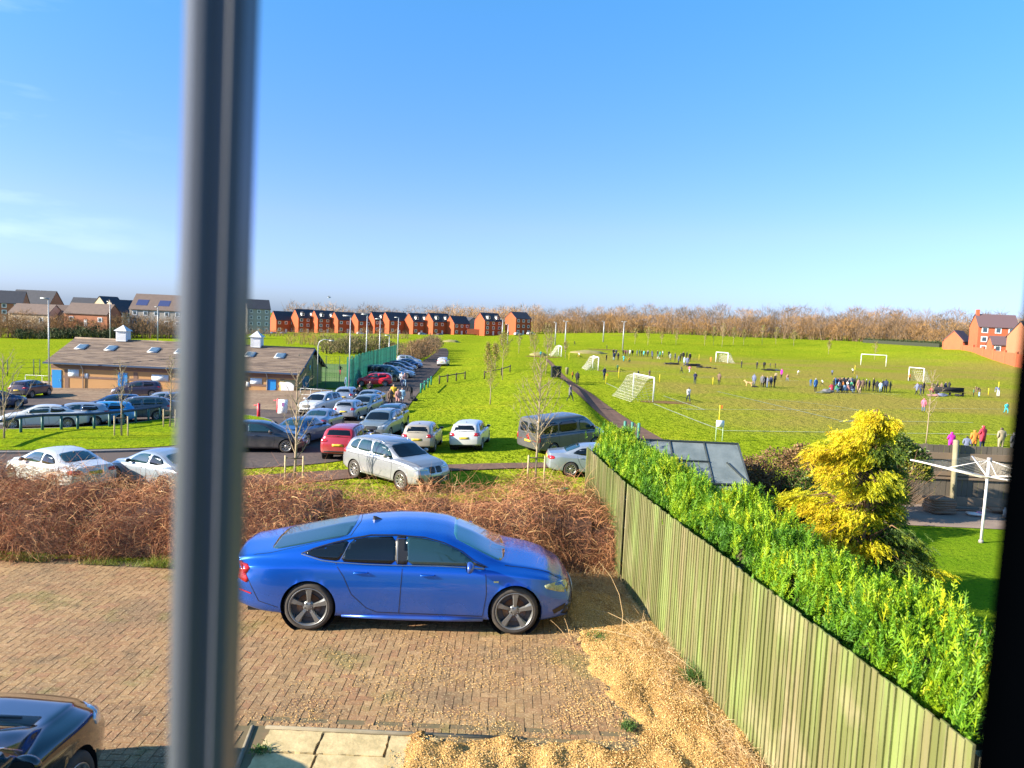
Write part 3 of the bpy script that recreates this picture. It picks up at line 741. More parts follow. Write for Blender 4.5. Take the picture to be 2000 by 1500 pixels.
for dx_, dz_, sz, tn_ in PADS:
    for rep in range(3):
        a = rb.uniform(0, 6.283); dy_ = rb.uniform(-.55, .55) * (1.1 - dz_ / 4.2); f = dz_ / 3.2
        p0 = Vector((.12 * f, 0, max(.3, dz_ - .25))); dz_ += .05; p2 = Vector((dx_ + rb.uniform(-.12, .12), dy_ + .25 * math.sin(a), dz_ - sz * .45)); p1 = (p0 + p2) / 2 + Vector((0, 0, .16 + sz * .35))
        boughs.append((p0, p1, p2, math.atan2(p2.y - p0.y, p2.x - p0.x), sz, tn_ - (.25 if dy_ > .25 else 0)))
def gp(q, n):
    bi = q.randint(0, len(boughs), n); s_ = q.uniform(0.45, 1.06, n)
    P = np.zeros((n, 3)); D = np.zeros((n, 3)); T = np.zeros(n)
    for i in range(n):
        p0, p1, p2, a, rad, tr = boughs[bi[i]]; s = s_[i]
        p = p0 * (1 - s) ** 2 + p1 * 2 * s * (1 - s) + p2 * s * s
        wv = rad * (.13 + .20 * math.sin(min(s, 1) * 2.6))
        P[i] = (p.x + q.normal() * wv, p.y + q.normal() * wv, p.z + q.normal() * 0.05)
        D[i] = (math.cos(a) * .8 + q.normal() * .35, math.sin(a) * .8 + q.normal() * .35, -0.30 + q.normal() * .22)
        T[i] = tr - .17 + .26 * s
    return P, D, T + q.normal(0, .10, n)
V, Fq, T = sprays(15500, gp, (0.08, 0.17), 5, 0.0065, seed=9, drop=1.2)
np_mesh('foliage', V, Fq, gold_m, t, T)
mb = MB(); mb.tube([(0, 0, 0), (0.02, 0, 1), (0.08, 0, 2), (0.11, 0, 2.6)], [.075, .06, .035, .010], 8)
mb.build('trunk', twig_m, t)
mb = MB()
for p0, p1, p2, a, rad, tr in boughs: mb.tube([p0, p1, p2], [.018, .012, .004], 4, caps=False)
mb.build('boughs', twig_m, t)

# leafy shrubs
def leaf_blob(name, c, rad, n, size, mat, label, seed, lobes=9, cat='shrub', twigs=True):
    q = np.random.RandomState(seed); t = empty(name, (c[0], c[1], 0)); tag(t, label, cat)
    lc = np.stack([q.uniform(-.6, .6, lobes) * rad[0], q.uniform(-.6, .6, lobes) * rad[1], q.uniform(.3, .82, lobes) * rad[2]], -1)
    lr = q.uniform(.38, .6, lobes)
    li = q.randint(0, lobes, n); d = q.normal(size=(n, 3)); d /= np.linalg.norm(d, axis=1, keepdims=True)
    d[:, 2] = np.abs(d[:, 2]) * .9 - .15
    r_ = q.uniform(.55, 1.0, n) ** .5
    P = lc[li] + d * (lr[li] * r_)[:, None] * np.array([rad[0], rad[1], rad[2] * .75])
    P[:, 2] = np.clip(P[:, 2], 0.04, None)
    P += q.normal(0, .025, (n, 3))
    u = d + q.normal(0, .7, (n, 3)); u /= np.linalg.norm(u, axis=1, keepdims=True)
    v = np.cross(u, q.normal(size=(n, 3))); v /= np.linalg.norm(v, axis=1, keepdims=True)
    s_ = (size * q.uniform(.6, 1.3, n))[:, None]
    V = np.stack([P, P + (u * .5 + v * .28) * s_, P + u * s_, P + (u * .5 - v * .28) * s_], 1).reshape(-1, 3)
    T = np.repeat(np.clip(0.5 + .22 * np.sin(lc[li][:, 0] * 7 + li) + q.normal(0, .16, n), 0, 1), 4)
    np_mesh('foliage', V, np.arange(len(V)).reshape(-1, 4), mat, t, T)
    n2 = 500; P2 = np.stack([q.normal(0, rad[0] * .15, n2), q.normal(0, rad[1] * .15, n2), np.full(n2, .02)], -1)
    D2 = np.stack([q.normal(0, .5, n2), q.normal(0, .5, n2), np.full(n2, 1.)], -1)
    V2, F2, _ = ribbons(P2, D2, q.uniform(.5, .95, n2) * rad[2], np.full(n2, .016), 4, -.02, .12, seed)
    np_mesh('stems', V2, F2, twig_m, t)
    return t
brown_leaf = ramp_mat('russet_leaf', [(0, (0.08, 0.055, 0.03)), (0.4, (0.20, 0.115, 0.055)), (0.75, (0.30, 0.17, 0.07)), (1, (0.16, 0.16, 0.03))], 0.6, src='attr', transl=0.2)
olive_leaf = ramp_mat('olive_leaf', [(0, (0.035, 0.07, 0.018)), (0.5, (0.10, 0.15, 0.02)), (0.8, (0.24, 0.24, 0.03)), (1, (0.36, 0.26, 0.04))], 0.4, src='attr', transl=0.2)
p = at(1515, 950, d=16.0)
leaf_blob('russet_shrub', (5.75, 16.2), (1.0, .9, 2.05), 15000, .06, brown_leaf, 'russet brown leafy shrub between the greenhouse and the golden conifer', 31, 12)
leaf_blob('green_shrub', (6.35, 15.6), (.6, .6, 1.75), 6000, .06, olive_leaf, 'dark green shrub close behind the left side of the golden conifer', 36, 8)
leaf_blob('evergreen_shrub', (9.35, 18.25), (1.1, .8, 2.0), 15000, .075, olive_leaf, 'rounded evergreen shrub with yellow tinged tips right of the golden conifer', 33, 11)

# greenhouse
t = empty('greenhouse', (4.0, 15.2, 0)); tag(t, 'small dark framed greenhouse with cloudy panes behind the hedge', 'greenhouse')
alu = pmat('dark_aluminium', (0.035, 0.045, 0.045), 0.45, metal=0.3)
gl = pmat('cloudy_pane', (0.30, 0.345, 0.345), 0.35, trans=0.35, spec=0.4, noise=(2.5, (0.15, 0.19, 0.195), 0.2))
X0, X1, Y0, Y1, ZE, ZR = -1.35, 0.80, -0.72, 0.98, 1.45, 2.12
YM = (Y0 + Y1) / 2 + .12
mb = MB()
def bar(a, b_, r=0.018): mb.tube([a, b_], r, 4, smooth=False)
for x in np.linspace(X0, X1, 4):
    bar((x, Y0, 0), (x, Y0, ZE)); bar((x, Y1, 0), (x, Y1, ZE)); bar((x, Y0, ZE), (x, YM, ZR)); bar((x, YM, ZR), (x, Y1, ZE))
for a, b_ in (((X0, Y0, ZE), (X1, Y0, ZE)), ((X0, Y1, ZE), (X1, Y1, ZE)), ((X0, YM, ZR), (X1, YM, ZR)), ((X0, Y0, .02), (X1, Y0, .02)), ((X0, Y1, .02), (X1, Y1, .02)), ((X1, Y0, .02), (X1, Y1, .02)), ((X0, Y0, .02), (X0, Y1, .02))): bar(a, b_, .026)
xa, xb = np.linspace(X0, X1, 4)[1:3]
def on_roof(x, f): return (x, Y0 + (YM - Y0) * f, ZE + (ZR - ZE) * f + .02)
bar(on_roof(xa, .5), on_roof(xb, .5)); bar(on_roof(X1 - .03, .02), on_roof(X1 - .35, .5)); 
mb.build('frame', alu, t)
for i in range(3):
    a, b_ = np.linspace(X0, X1, 4)[i] + .02, np.linspace(X0, X1, 4)[i + 1] - .02
    for nm, q in (('roof_pane', [(a, Y0, ZE), (b_, Y0, ZE), (b_, YM, ZR - .01), (a, YM, ZR - .01)]), ('roof_pane', [(a, YM, ZR - .01), (b_, YM, ZR - .01), (b_, Y1, ZE), (a, Y1, ZE)]), ('side_pane', [(a, Y0, .05), (b_, Y0, .05), (b_, Y0, ZE - .03), (a, Y0, ZE - .03)]), ('side_pane', [(a, Y1, .05), (b_, Y1, .05), (b_, Y1, ZE - .03), (a, Y1, ZE - .03)])):
        mb = MB(); mb.add(q + [(x, y + .004, z - .004) for x, y, z in q], [(0, 1, 2, 3), (7, 6, 5, 4), (0, 4, 5, 1), (1, 5, 6, 2), (2, 6, 7, 3), (3, 7, 4, 0)]); mb.build(nm, gl, t)
mb = MB(); mb.prism([(Y0, .05), (Y1, .05), (Y1, ZE), (YM, ZR - .03), (Y0, ZE)], 0, .004, M=Matrix.Translation((X1 - .01, 0, 0)) @ Matrix(((0, 0, 1, 0), (1, 0, 0, 0), (0, 1, 0, 0), (0, 0, 0, 1)))); mb.build('gable_pane', gl, t)
mb = MB(); mb.box((-.3, .1, .75), (1.7, .5, .04)); 
for k in range(9): mb.lathe([(.04, 0), (.06, .12), (.045, .12)], 10, Matrix.Translation((-1 + k * .17, .1, .77)))
mb.build('staging', post_m, t)

# back garden fence with concrete capped boards
t = empty('back_fence', (13, 19.95, 0)); tag(t, 'grey board fence with brown top rail at the end of the garden', 'fence')
gb_ = ramp_mat('grey_board', [(0, (0.10, 0.085, 0.062)), (0.5, (0.145, 0.12, 0.088)), (1, (0.19, 0.155, 0.11))], 0.85, mixnoise=.4, scale=2)
mb = MB()
x = -2.6
while x < 8:
    mb.box((x, rnd.uniform(-.004, .004), 0.83), (0.135, 0.018, 1.66 + rnd.uniform(-.02, .02)), ry=rnd.uniform(-.004, .004)); x += 0.145
mb.build('boards', gb_, t)
mb = MB(); mb.box((2.7, -.035, 1.36), (10.6, .045, .17)); mb.box((2.7, -.035, .88), (10.6, .045, .10)); mb.box((2.7, -.035, .76), (10.6, .05, .06)); mb.box((2.7, -.03, .12), (10.6, .05, .26))
mb.build('rail', ramp_mat('rail_wood', [(0, (0.20, 0.145, 0.095)), (1, (0.24, 0.17, 0.11))], .85), t)
for px in (-.95, 0.95, 3.2):
    mb = MB(); mb.box((px, -.12, 0.9), (.12, .12, 1.84), bev=.012, ry=R(-2.0)); mb.build('post', post_m, t)

# rotary clothes airer
AX, AY = 10.66, 16.32
t = empty('rotary_airer', (AX, AY, 0)); tag(t, 'white rotary clothes airer open on the garden lawn', 'clothes airer')
wm = pmat('white_metal', (0.78, 0.72, 0.68), 0.4, spec=.5); lm_ = pmat('airer_line', (0.62, 0.55, 0.45), 0.6)
mb = MB(); mb.tube([(0, 0, 0), (0, 0, 1.9)], .028, 12); mb.build('pole', wm, t)
hubm = pmat('airer_hub', (0.30, 0.27, 0.26), .5)
MB().lathe([(.0, 0), (.05, 0), (.05, .06), (.035, .07)], 12).build('ground_socket', hubm, t); MB().lathe([(.03, 1.85), (.045, 1.86), (.045, 1.93), (0, 1.94)], 12).build('top_cap', hubm, t)
mb = MB(); mb.lathe([(.03, 1.45), (.055, 1.46), (.055, 1.54), (.03, 1.55)], 12); mb.build('hub', hubm, t)
ang = [R(160), R(250), R(340), R(70)]; AL = 1.55
def armp(a, r_): return Vector((math.cos(a) * r_, math.sin(a) * r_, 1.50 + 0.14 * r_))
for a in ang:
    mb = MB(); mb.tube([armp(a, .05), armp(a, AL)], .017, 8); mb.build('arm', wm, t)
    mb = MB(); mb.tube([(0, 0, 1.88), armp(a, .8)], .008, 6); mb.build('stay', wm, t)
mb = MB()
for k in range(13):
    r_ = AL - .03 - k * .095
    for i in range(4):
        a, b_ = armp(ang[i], r_), armp(ang[(i + 1) % 4], r_); m_ = (a + b_) / 2; m_.z -= .05
        mb.tube([a, m_, b_], .0032, 4, caps=False)
mb.build('drying_line', lm_, t)

# things at the foot of the back fence
slabm = ramp_mat('stacked_slab', [(0, (0.17, 0.11, 0.07)), (1, (0.26, 0.17, 0.11))], .9, mixnoise=.4, scale=4)
for k in range(6):
    mb = MB(); mb.box((0, 0, 0), (.62, .46, .055), bev=.006)
    o = mb.build('paving_slab', slabm); o.location = (11.2 + rnd.uniform(-.03, .03), 18.95 + rnd.uniform(-.02, .02), .08 + k * .062); o.rotation_euler = (0, 0, R(rnd.uniform(-6, 6) + 8))
    tag(o, ['bottom brown slab of the stack by the back fence', 'second slab up in the stack by the back fence', 'third slab up in the stack by the back fence', 'fourth slab up in the stack by the back fence', 'fifth slab up in the stack by the back fence', 'topmost brown slab of the stack by the back fence'][k], 'paving slab', 'brown paving slabs stacked by the back fence')
mb = MB(); mb.box((12.0, 19.3, .10), (.9, .16, .05), bev=.005, rz=R(4)); o = mb.build('plank', gb_); tag(o, 'weathered plank lying behind the slab stack', 'plank')
mb = MB(); mb.box((13.1, 19.2, .12), (.8, .35, .05), bev=.006, rz=R(-6)); o = mb.build('paving_slab', slabm); tag(o, 'single brown slab lying flat behind the airer pole', 'paving slab')
mb = MB(); mb.box((12.02, 18.78, .075), (.34, .24, .06), bev=.02, rz=R(-12)); mb.box((12.16, 18.74, .12), (.2, .12, .04), bev=.015, rz=R(-25), mi=1)
o = mb.build('plastic_bag', [pmat('bag_white', (.62, .6, .56), .4), pmat('bag_pink', (.55, .25, .35), .4)]); tag(o, 'crumpled white and pink plastic bag beside the stacked slabs', 'bag')
mb = MB(); mb.lathe([(.0, 0), (.04, 0), (.045, .16), (.02, .2), (.018, .24), (0, .24)], 10, Matrix.Translation((12.75, 18.7, .05))); o = mb.build('bottle', pmat('bottle_pale', (.6, .6, .62), .3)); tag(o, 'small pale bottle standing behind the airer pole', 'bottle')

# ------------------------------------------------------------------ bramble hedge along the drive
t = empty('bramble_hedge', (-5, 13.9, 0)); tag(t, 'long tangled reddish brown winter hedge behind the blue car', 'hedge')
bram = ramp_mat('bramble_stem', [(0, (0.19, 0.075, 0.040)), (0.4, (0.32, 0.130, 0.062)), (0.7, (0.46, 0.210, 0.092)), (0.9, (0.56, 0.31, 0.13)), (1, (0.68, 0.47, 0.22))], .7, spec=.2)
q = np.random.RandomState(4)
def bx(n, full=True):
    x = q.uniform(-14.5, 2.0, n); return x
def btop(x): return 1.13 + .12 * np.sin(x * 1.1 + 1) + .09 * np.sin(x * 2.7) + .05 * np.sin(x * 6.1) + .08 * np.clip(x, -1, 1)
def bfront(x): return 12.62 + .12 * np.sin(x * 1.7) + .09 * np.sin(x * 4.1 + 2) + 0.25 * sst(-0.5, 2, x)
n = 46000
x = bx(n); u = q.uniform(size=n); f = bfront(x); tp = btop(x); yb = 15.6
a = q.uniform(0, 1, n); shell = a < .8
th = q.uniform(0, math.pi / 2, n)
yy = np.where(shell, f + (1 - np.cos(th)) * (0.9 + q.uniform(0, 1.8, n) * (th > .9)), q.uniform(0.15, 2.4, n) + f); yy = np.minimum(yy, yb)
zz = np.where(shell, np.sin(th) * tp * q.uniform(.75, 1.02, n), q.uniform(.1, 1, n) * tp)
P = np.stack([x, yy, np.clip(zz, .03, None)], -1)
clump = np.sin(x * 2.3 + yy * 1.1) + np.sin(x * 5.9)
D = np.stack([q.normal(0, .7, n) + .35 * clump, -.5 - .3 * np.cos(th) + q.normal(0, .55, n), q.normal(.15, .6, n)], -1)
V, Fq, ids = ribbons(P, D, q.uniform(.12, .48, n), q.uniform(.0035, .009, n), 4, .14, .20, 6)
V -= (-5, 13.9, 0); np_mesh('stems', V, Fq, bram, t)
# arching canes on top
n = 17000; x = bx(n); P = np.stack([x, q.uniform(12.9, 15.5, n), btop(x) * q.uniform(.72, 1, n)], -1)
lng = q.uniform(size=n) < .25
D = np.stack([q.normal(0, .8, n), -.2 + q.normal(0, .7, n), np.where(lng, q.uniform(.3, 1.2, n), q.normal(0, .35, n))], -1)
V, Fq, _ = ribbons(P, D, np.where(lng, q.uniform(.3, .7, n), q.uniform(.15, .5, n)), q.uniform(.004, .010, n), 5, .20, .14, 7)
V -= (-5, 13.9, 0); np_mesh('canes', V, Fq, bram, t)
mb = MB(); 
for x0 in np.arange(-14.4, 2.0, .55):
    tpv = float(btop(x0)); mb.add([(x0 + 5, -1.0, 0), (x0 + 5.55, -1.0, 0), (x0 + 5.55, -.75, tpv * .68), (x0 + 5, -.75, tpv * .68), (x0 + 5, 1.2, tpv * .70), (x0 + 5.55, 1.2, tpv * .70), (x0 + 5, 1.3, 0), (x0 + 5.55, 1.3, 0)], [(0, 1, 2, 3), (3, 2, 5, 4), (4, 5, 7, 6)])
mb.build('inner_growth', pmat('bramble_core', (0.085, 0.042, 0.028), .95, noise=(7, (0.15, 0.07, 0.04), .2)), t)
# leaves clinging in the hedge
n = 6000; x = bx(n); th = q.uniform(.1, math.pi / 2, n)
P = np.stack([x, bfront(x) + (1 - np.cos(th)) * 1.3 - .05, np.sin(th) * btop(x) * 1.02], -1)
keepm = (np.sin(x * 3.1) + np.sin(P[:, 2] * 6 + x) + q.normal(0, .5, n)) > .5; P = P[keepm]; n = len(P)
u = q.normal(size=(n, 3)); u /= np.linalg.norm(u, axis=1, keepdims=True); v = np.cross(u, q.normal(size=(n, 3))); v /= np.linalg.norm(v, axis=1, keepdims=True)
s_ = q.uniform(.025, .05, n)[:, None]
V = np.stack([P, P + (u * .5 + v * .4) * s_, P + u * s_, P + (u * .5 - v * .4) * s_], 1).reshape(-1, 3) - (-5, 13.9, 0)
np_mesh('leaves', V, np.arange(len(V)).reshape(-1, 4), ramp_mat('bramble_leaf', [(0, (0.16, 0.07, 0.04)), (.5, (0.30, 0.15, 0.07)), (.8, (0.30, 0.27, 0.06)), (1, (0.14, 0.20, 0.03))], .6), t)

# grass and weeds along the foot of the hedge, and dry growth beside the fence
grassb = ramp_mat('blade_green', [(0, (0.12, 0.18, 0.02)), (.5, (0.22, 0.29, 0.03)), (.8, (0.36, 0.36, 0.06)), (1, (0.42, 0.34, 0.14))], .6, transl=.2)
n = 15000; x = q.uniform(-14, .9, n); P = np.stack([x, 12.38 + np.abs(q.normal(0, .16, n)), np.zeros(n)], -1)
cl = np.sin(x * 1.9) + np.sin(x * 5.3 + 1) + q.normal(0, .5, n); k = cl > -.2; P = P[k]; cl = cl[k]; n = len(P)
D = np.stack([q.normal(0, .5, n), q.normal(-.2, .4, n), np.ones(n)], -1)
V, Fq, _ = ribbons(P, D, q.uniform(.04, .13, n) * (1 + .9 * (cl > 1.4)), np.full(n, .009), 3, .18, .1, 12)
o = np_mesh('verge_grass', V, Fq, grassb); tag(o, 'rough yellow green grass along the foot of the bramble hedge', 'grass', kind='stuff')
dry = ramp_mat('dry_grass', [(0, (0.36, 0.22, 0.10)), (.6, (0.52, 0.35, 0.17)), (1, (0.62, 0.47, 0.26))], .7, transl=.1)
n = 9000; y = q.uniform(5.5, 13.2, n); P = np.stack([fence_x(y) - .06 - np.abs(q.normal(0, .17, n)) * (1 + .6 * (y > 8)), y, np.full(n, .03)], -1)
D = np.stack([q.normal(-.5, .7, n), q.normal(-.2, .8, n), q.uniform(.05, .8, n)], -1)
k = (np.sin(y * 2.1) + q.normal(0, .8, n)) > -.3; P, D = P[k], D[k]; n = len(P)
V, Fq, _ = ribbons(P, D, q.uniform(.08, .34, n), np.full(n, .0065), 4, .2, .18, 13)
o = np_mesh('dry_grass', V, Fq, dry); tag(o, 'dead straw coloured grass lying along the foot of the fence', 'grass', kind='stuff')
n = 4500; P = np.stack([q.uniform(.3, 2.1, n), q.uniform(12.0, 13.3, n), np.full(n, .03)], -1); D = np.stack([q.normal(0, .8, n), q.normal(-.3, .6, n), q.uniform(.1, .8, n)], -1)
V, Fq, _ = ribbons(P, D, q.uniform(.1, .35, n), np.full(n, .008), 4, .2, .2, 14)
o = np_mesh('dry_grass', V, Fq, dry); tag(o, 'dead pale stems spilling from the hedge end onto the gravel', 'grass', kind='stuff')
def weed(x, y, r_, n, label, seed, h_=.16):
    q = np.random.RandomState(seed); P = np.stack([x + q.normal(0, r_ * .4, n), y + q.normal(0, r_ * .4, n), np.full(n, .03)], -1)
    D = np.stack([q.normal(0, .7, n), q.normal(0, .7, n), np.ones(n)], -1)
    V, Fq, _ = ribbons(P, D, q.uniform(.5, 1, n) * h_, np.full(n, .012), 3, .25, .2, seed)
    o = np_mesh('weed', V, Fq, ramp_mat('weed_green', [(0, (0.03, 0.08, 0.02)), (.6, (0.07, 0.15, 0.03)), (1, (0.16, 0.22, 0.04))], .5, transl=.2)); tag(o, label, 'weed', kind='stuff' if 'patch' in label or 'moss' in label or 'corner' in label else None)
pw = at(1365, 1335, z=0); weed(pw.x, pw.y, .2, 420, 'dark green weed tuft growing against the foot of the fence', 51, .28)
pw = at(1225, 1425, z=0); weed(pw.x, pw.y, .13, 160, 'low green weeds at the front corner of the paving', 52, .09)
pw = at(1185, 1296, z=0); weed(pw.x, pw.y, .10, 90, 'small green weed in the gravel in front of the car shadow', 53, .07)
pw = at(1172, 1248, z=0); weed(pw.x, pw.y, .25, 260, 'patch of low green weeds where the car shadow ends', 54, .06)
pw = at(508, 1470, z=0); weed(pw.x, pw.y, .12, 200, 'green moss and weeds in the gap beside the slabs', 55, .05)
# long bent stalks leaning out from the fence
mb = MB()
for a, b_, c in (((1.75, 10.4, .02), (1.9, 10.9, .5), (1.5, 11.5, .75)), ((2.2, 9.9, .02), (1.8, 10.5, .35), (1.35, 10.9, .2)), ((2.35, 9.6, .03), (2.0, 9.7, .35), (2.45, 8.9, .25)), ((2.1, 10.2, .02), (1.6, 10.2, .2), (1.3, 10.35, .12)), ((1.0, 10.05, .02), (.85, 10.2, .18), (.7, 10.3, .25)), ((1.0, 10.05, .02), (.95, 10.3, .2), (.9, 10.5, .24))):
    A, B_, C = Vector(a), Vector(b_), Vector(c); mb.tube([A * (1 - s) ** 2 + B_ * 2 * s * (1 - s) + C * s * s for s in (0, .25, .5, .75, 1)], [.006, .005, .004, .003, .002], 4)
o = mb.build('dead_stalks', dry); tag(o, 'long dead stalks arching over the gravel by the fence', 'plant')
# ------------------------------------------------------------------ cars
def paint(name, c, metal=0.35, rough=0.32, dirt=0.25):
    m = pmat('paint_' + name, c, rough, metal=metal, spec=.5, coat=0.9)
    if m.get('done'): return m
    m['done'] = 1
    N = m.node_tree; L = N.links; b = N.nodes['Principled BSDF']
    t = N.nodes.new('ShaderNodeTexCoord'); s_ = N.nodes.new('ShaderNodeSeparateXYZ'); L.new(t.outputs['Object'], s_.inputs[0])
    r = N.nodes.new('ShaderNodeMapRange'); r.inputs[1].default_value = .85; r.inputs[2].default_value = .15; r.inputs[4].default_value = dirt; L.new(s_.outputs[2], r.inputs[0])
    nz = N.nodes.new('ShaderNodeTexNoise'); nz.inputs['Scale'].default_value = 3; nz.inputs['Detail'].default_value = 5; L.new(t.outputs['Object'], nz.inputs['Vector'])
    mu = N.nodes.new('ShaderNodeMath'); mu.operation = 'MULTIPLY'; L.new(r.outputs[0], mu.inputs[0])
    r2 = N.nodes.new('ShaderNodeMapRange'); r2.inputs[1].default_value = .3; r2.inputs[2].default_value = .6; r2.inputs[3].default_value = .5; r2.inputs[4].default_value = 1.6; L.new(nz.outputs[0], r2.inputs[0]); L.new(r2.outputs[0], mu.inputs[1])
    mx = N.nodes.new('ShaderNodeMix'); mx.data_type = 'RGBA'; L.new(mu.outputs[0], mx.inputs[0]); mx.inputs[6].default_value = (*c, 1); mx.inputs[7].default_value = (0.30, 0.24, 0.18, 1)
    L.new(mx.outputs[2], b.inputs['Base Color'])
    ad = N.nodes.new('ShaderNodeMath'); ad.operation = 'MULTIPLY_ADD'; L.new(mu.outputs[0], ad.inputs[0]); ad.inputs[1].default_value = .6; ad.inputs[2].default_value = rough; L.new(ad.outputs[0], b.inputs['Roughness'])
    cw = N.nodes.new('ShaderNodeMath'); cw.operation = 'MULTIPLY_ADD'; L.new(mu.outputs[0], cw.inputs[0]); cw.inputs[1].default_value = -1.2; cw.inputs[2].default_value = .9; cw.use_clamp = True; L.new(cw.outputs[0], b.inputs['Coat Weight'])
    return m
M_gl = pmat('car_glass', (0.005, 0.007, 0.009), .03, spec=.55)
M_glc = pmat('car_glass_clear', (0.015, 0.04, 0.045), .04, spec=.8, coat=.3)
M_trim = pmat('black_trim', (0.012, 0.012, 0.013), .45)
M_chr = pmat('chrome', (0.65, 0.65, 0.67), .15, metal=1)
M_tyre = pmat('tyre', (0.028, 0.026, 0.025), .85, noise=(12, (0.07, 0.055, 0.04), .25))
M_rim = pmat('rim_alloy', (0.42, 0.40, 0.37), .35, metal=.8)
M_rimd = pmat('rim_dark', (0.05, 0.045, 0.045), .5)
M_tail = pmat('tail_lamp', (0.42, 0.010, 0.012), .15, coat=.6)
M_head = pmat('head_lamp', (0.55, 0.57, 0.58), .08, metal=.3, coat=1)
M_headp = pmat('head_lamp_dark', (0.18, 0.19, 0.20), .12, metal=.4, coat=1)
M_py = pmat('plate_yellow', (0.62, 0.42, 0.03), .5)
M_pw = pmat('plate_white', (0.70, 0.70, 0.68), .5)
M_amb = pmat('amber', (0.7, 0.25, 0.02), .3)

def smooth_profile(pts, x, k):
    y = np.interp(x, [p[0] for p in pts], [p[1] for p in pts])
    if k > 0:
        ker = np.hanning(2 * k + 3)[1:-1]; ker /= ker.sum()
        y = np.convolve(np.pad(y, k + 0, mode='edge'), ker, 'same')[k:-k] if k > 0 else y
    return y

def catmull(P, sub):
    """P (rows, m, 2) control points -> resampled rows"""
    n = P.shape[1]; Q = np.concatenate([2 * P[:, :1] - P[:, 1:2], P, 2 * P[:, -1:] - P[:, -2:-1]], 1); out = []
    for i in range(n - 1):
        p0, p1, p2, p3 = Q[:, i], Q[:, i + 1], Q[:, i + 2], Q[:, i + 3]
        for s in range(sub):
            t = s / sub
            a = p1 * 2; b = p2 - p0; c = 2 * p0 - 5 * p1 + 4 * p2 - p3; d = -p0 + 3 * p1 - 3 * p2 + p3
            # centripetal-like damping: less overshoot
            cat = .5 * (a + b * t + c * t * t + d * t ** 3); lin = p1 * (1 - t) + p2 * t
            out.append(cat * .75 + lin * .25)
    out.append(P[:, -1]); return np.stack(out, 1)

def car_shell(S, dx=.05, sub=3):
    """body surface grid from a side profile; x forward, origin on the ground under the middle of the car"""
    L_, W_ = S['L'], S['W']; hw = W_ / 2
    xs_ = np.linspace(0.0, 1.0, int(L_ / dx)) * (L_ - S.get('nb', .10) - S.get('rb', .08)) + S.get('rb', .08)
    k = max(1, int(.14 / dx))
    top = smooth_profile(S['top'], xs_, k); belt = smooth_profile(S['belt'], xs_, k * 2)
    bot = smooth_profile(S['bot'], xs_, 1)
    belt = np.minimum(belt, top - .015)
    xe, xr = xs_[-1], xs_[0]
    pl = 1 - S.get('nt', .20) * np.clip((xs_ - (xe - .95)) / .95, 0, 1) ** 2.6 - S.get('rt', .13) * np.clip(((xr + .75) - xs_) / .75, 0, 1) ** 2.8
    w_ = hw * pl
    gh = np.clip((top - belt), 0, 1); q = np.clip((gh - .04) / .32, 0, 1); q = q * q * (3 - 2 * q)
    wr = w_ * (1 - S.get('tumble', .22) * q) - .05 * q
    P = np.zeros((len(xs_), 11, 2))
    sh = belt - bot
    ctl = [(w_ - .16, bot + .00), (w_ - .05, bot + .015), (w_ - .012, bot + .09), (w_ - .004, bot + .30 * sh), (w_, bot + .58 * sh), (w_ - S.get('shd', .018), belt - .07), (w_ - .055, belt),
           (w_ * (1 - .02 * (1 - q)) - .085 - .10 * (1 - q), belt + .02 * q + .45 * gh * (1 - q)), None, None, None]
    for i, c in enumerate(ctl[:8]): P[:, i, 0], P[:, i, 1] = c
    g1 = belt + gh * (.62 * q + .78 * (1 - q)); P[:, 8, 0] = (w_ - .085) * (1 - q) * .78 + q * (P[:, 7, 0] * .38 + wr * .62 + .005); P[:, 8, 1] = g1
    P[:, 9, 0] = wr * q * .86 + w_ * .5 * (1 - q); P[:, 9, 1] = top - (.045 * q + .012 * (1 - q)) * np.minimum(1, gh / .1)
    P[:, 10, 0] = 0; P[:, 10, 1] = top
    Rr = catmull(P, sub); n, m = Rr.shape[:2]
    G = np.zeros((n, m, 3)); G[:, :, 0] = xs_[:, None]; G[:, :, 1] = Rr[:, :, 0]; G[:, :, 2] = Rr[:, :, 1]
    G[:, -1, 1] = 0
    # nose and tail set back with height
    nz_ = np.interp(G[:, :, 2], [p[0] for p in S['nose']], [p[1] for p in S['nose']]); tz_ = np.interp(G[:, :, 2], [p[0] for p in S['tail']], [p[1] for p in S['tail']])
    tf = np.clip((G[:, :, 0] - (xe - .45)) / .45, 0, 1) ** 2; tr_ = np.clip(((xr + .40) - G[:, :, 0]) / .40, 0, 1) ** 2
    G[:, :, 0] += -nz_ * tf + tz_ * tr_
    for e_, bl, f_ in ((-1, S.get('nb', .10), tf), (0, -S.get('rb', .08), tr_)):
        wE = max(G[e_, :, 1].max(), .1); G[:, :, 0] += bl * (1 - np.clip(np.abs(G[:, :, 1]) / wE, 0, 1) ** 2.4) * f_
    return G

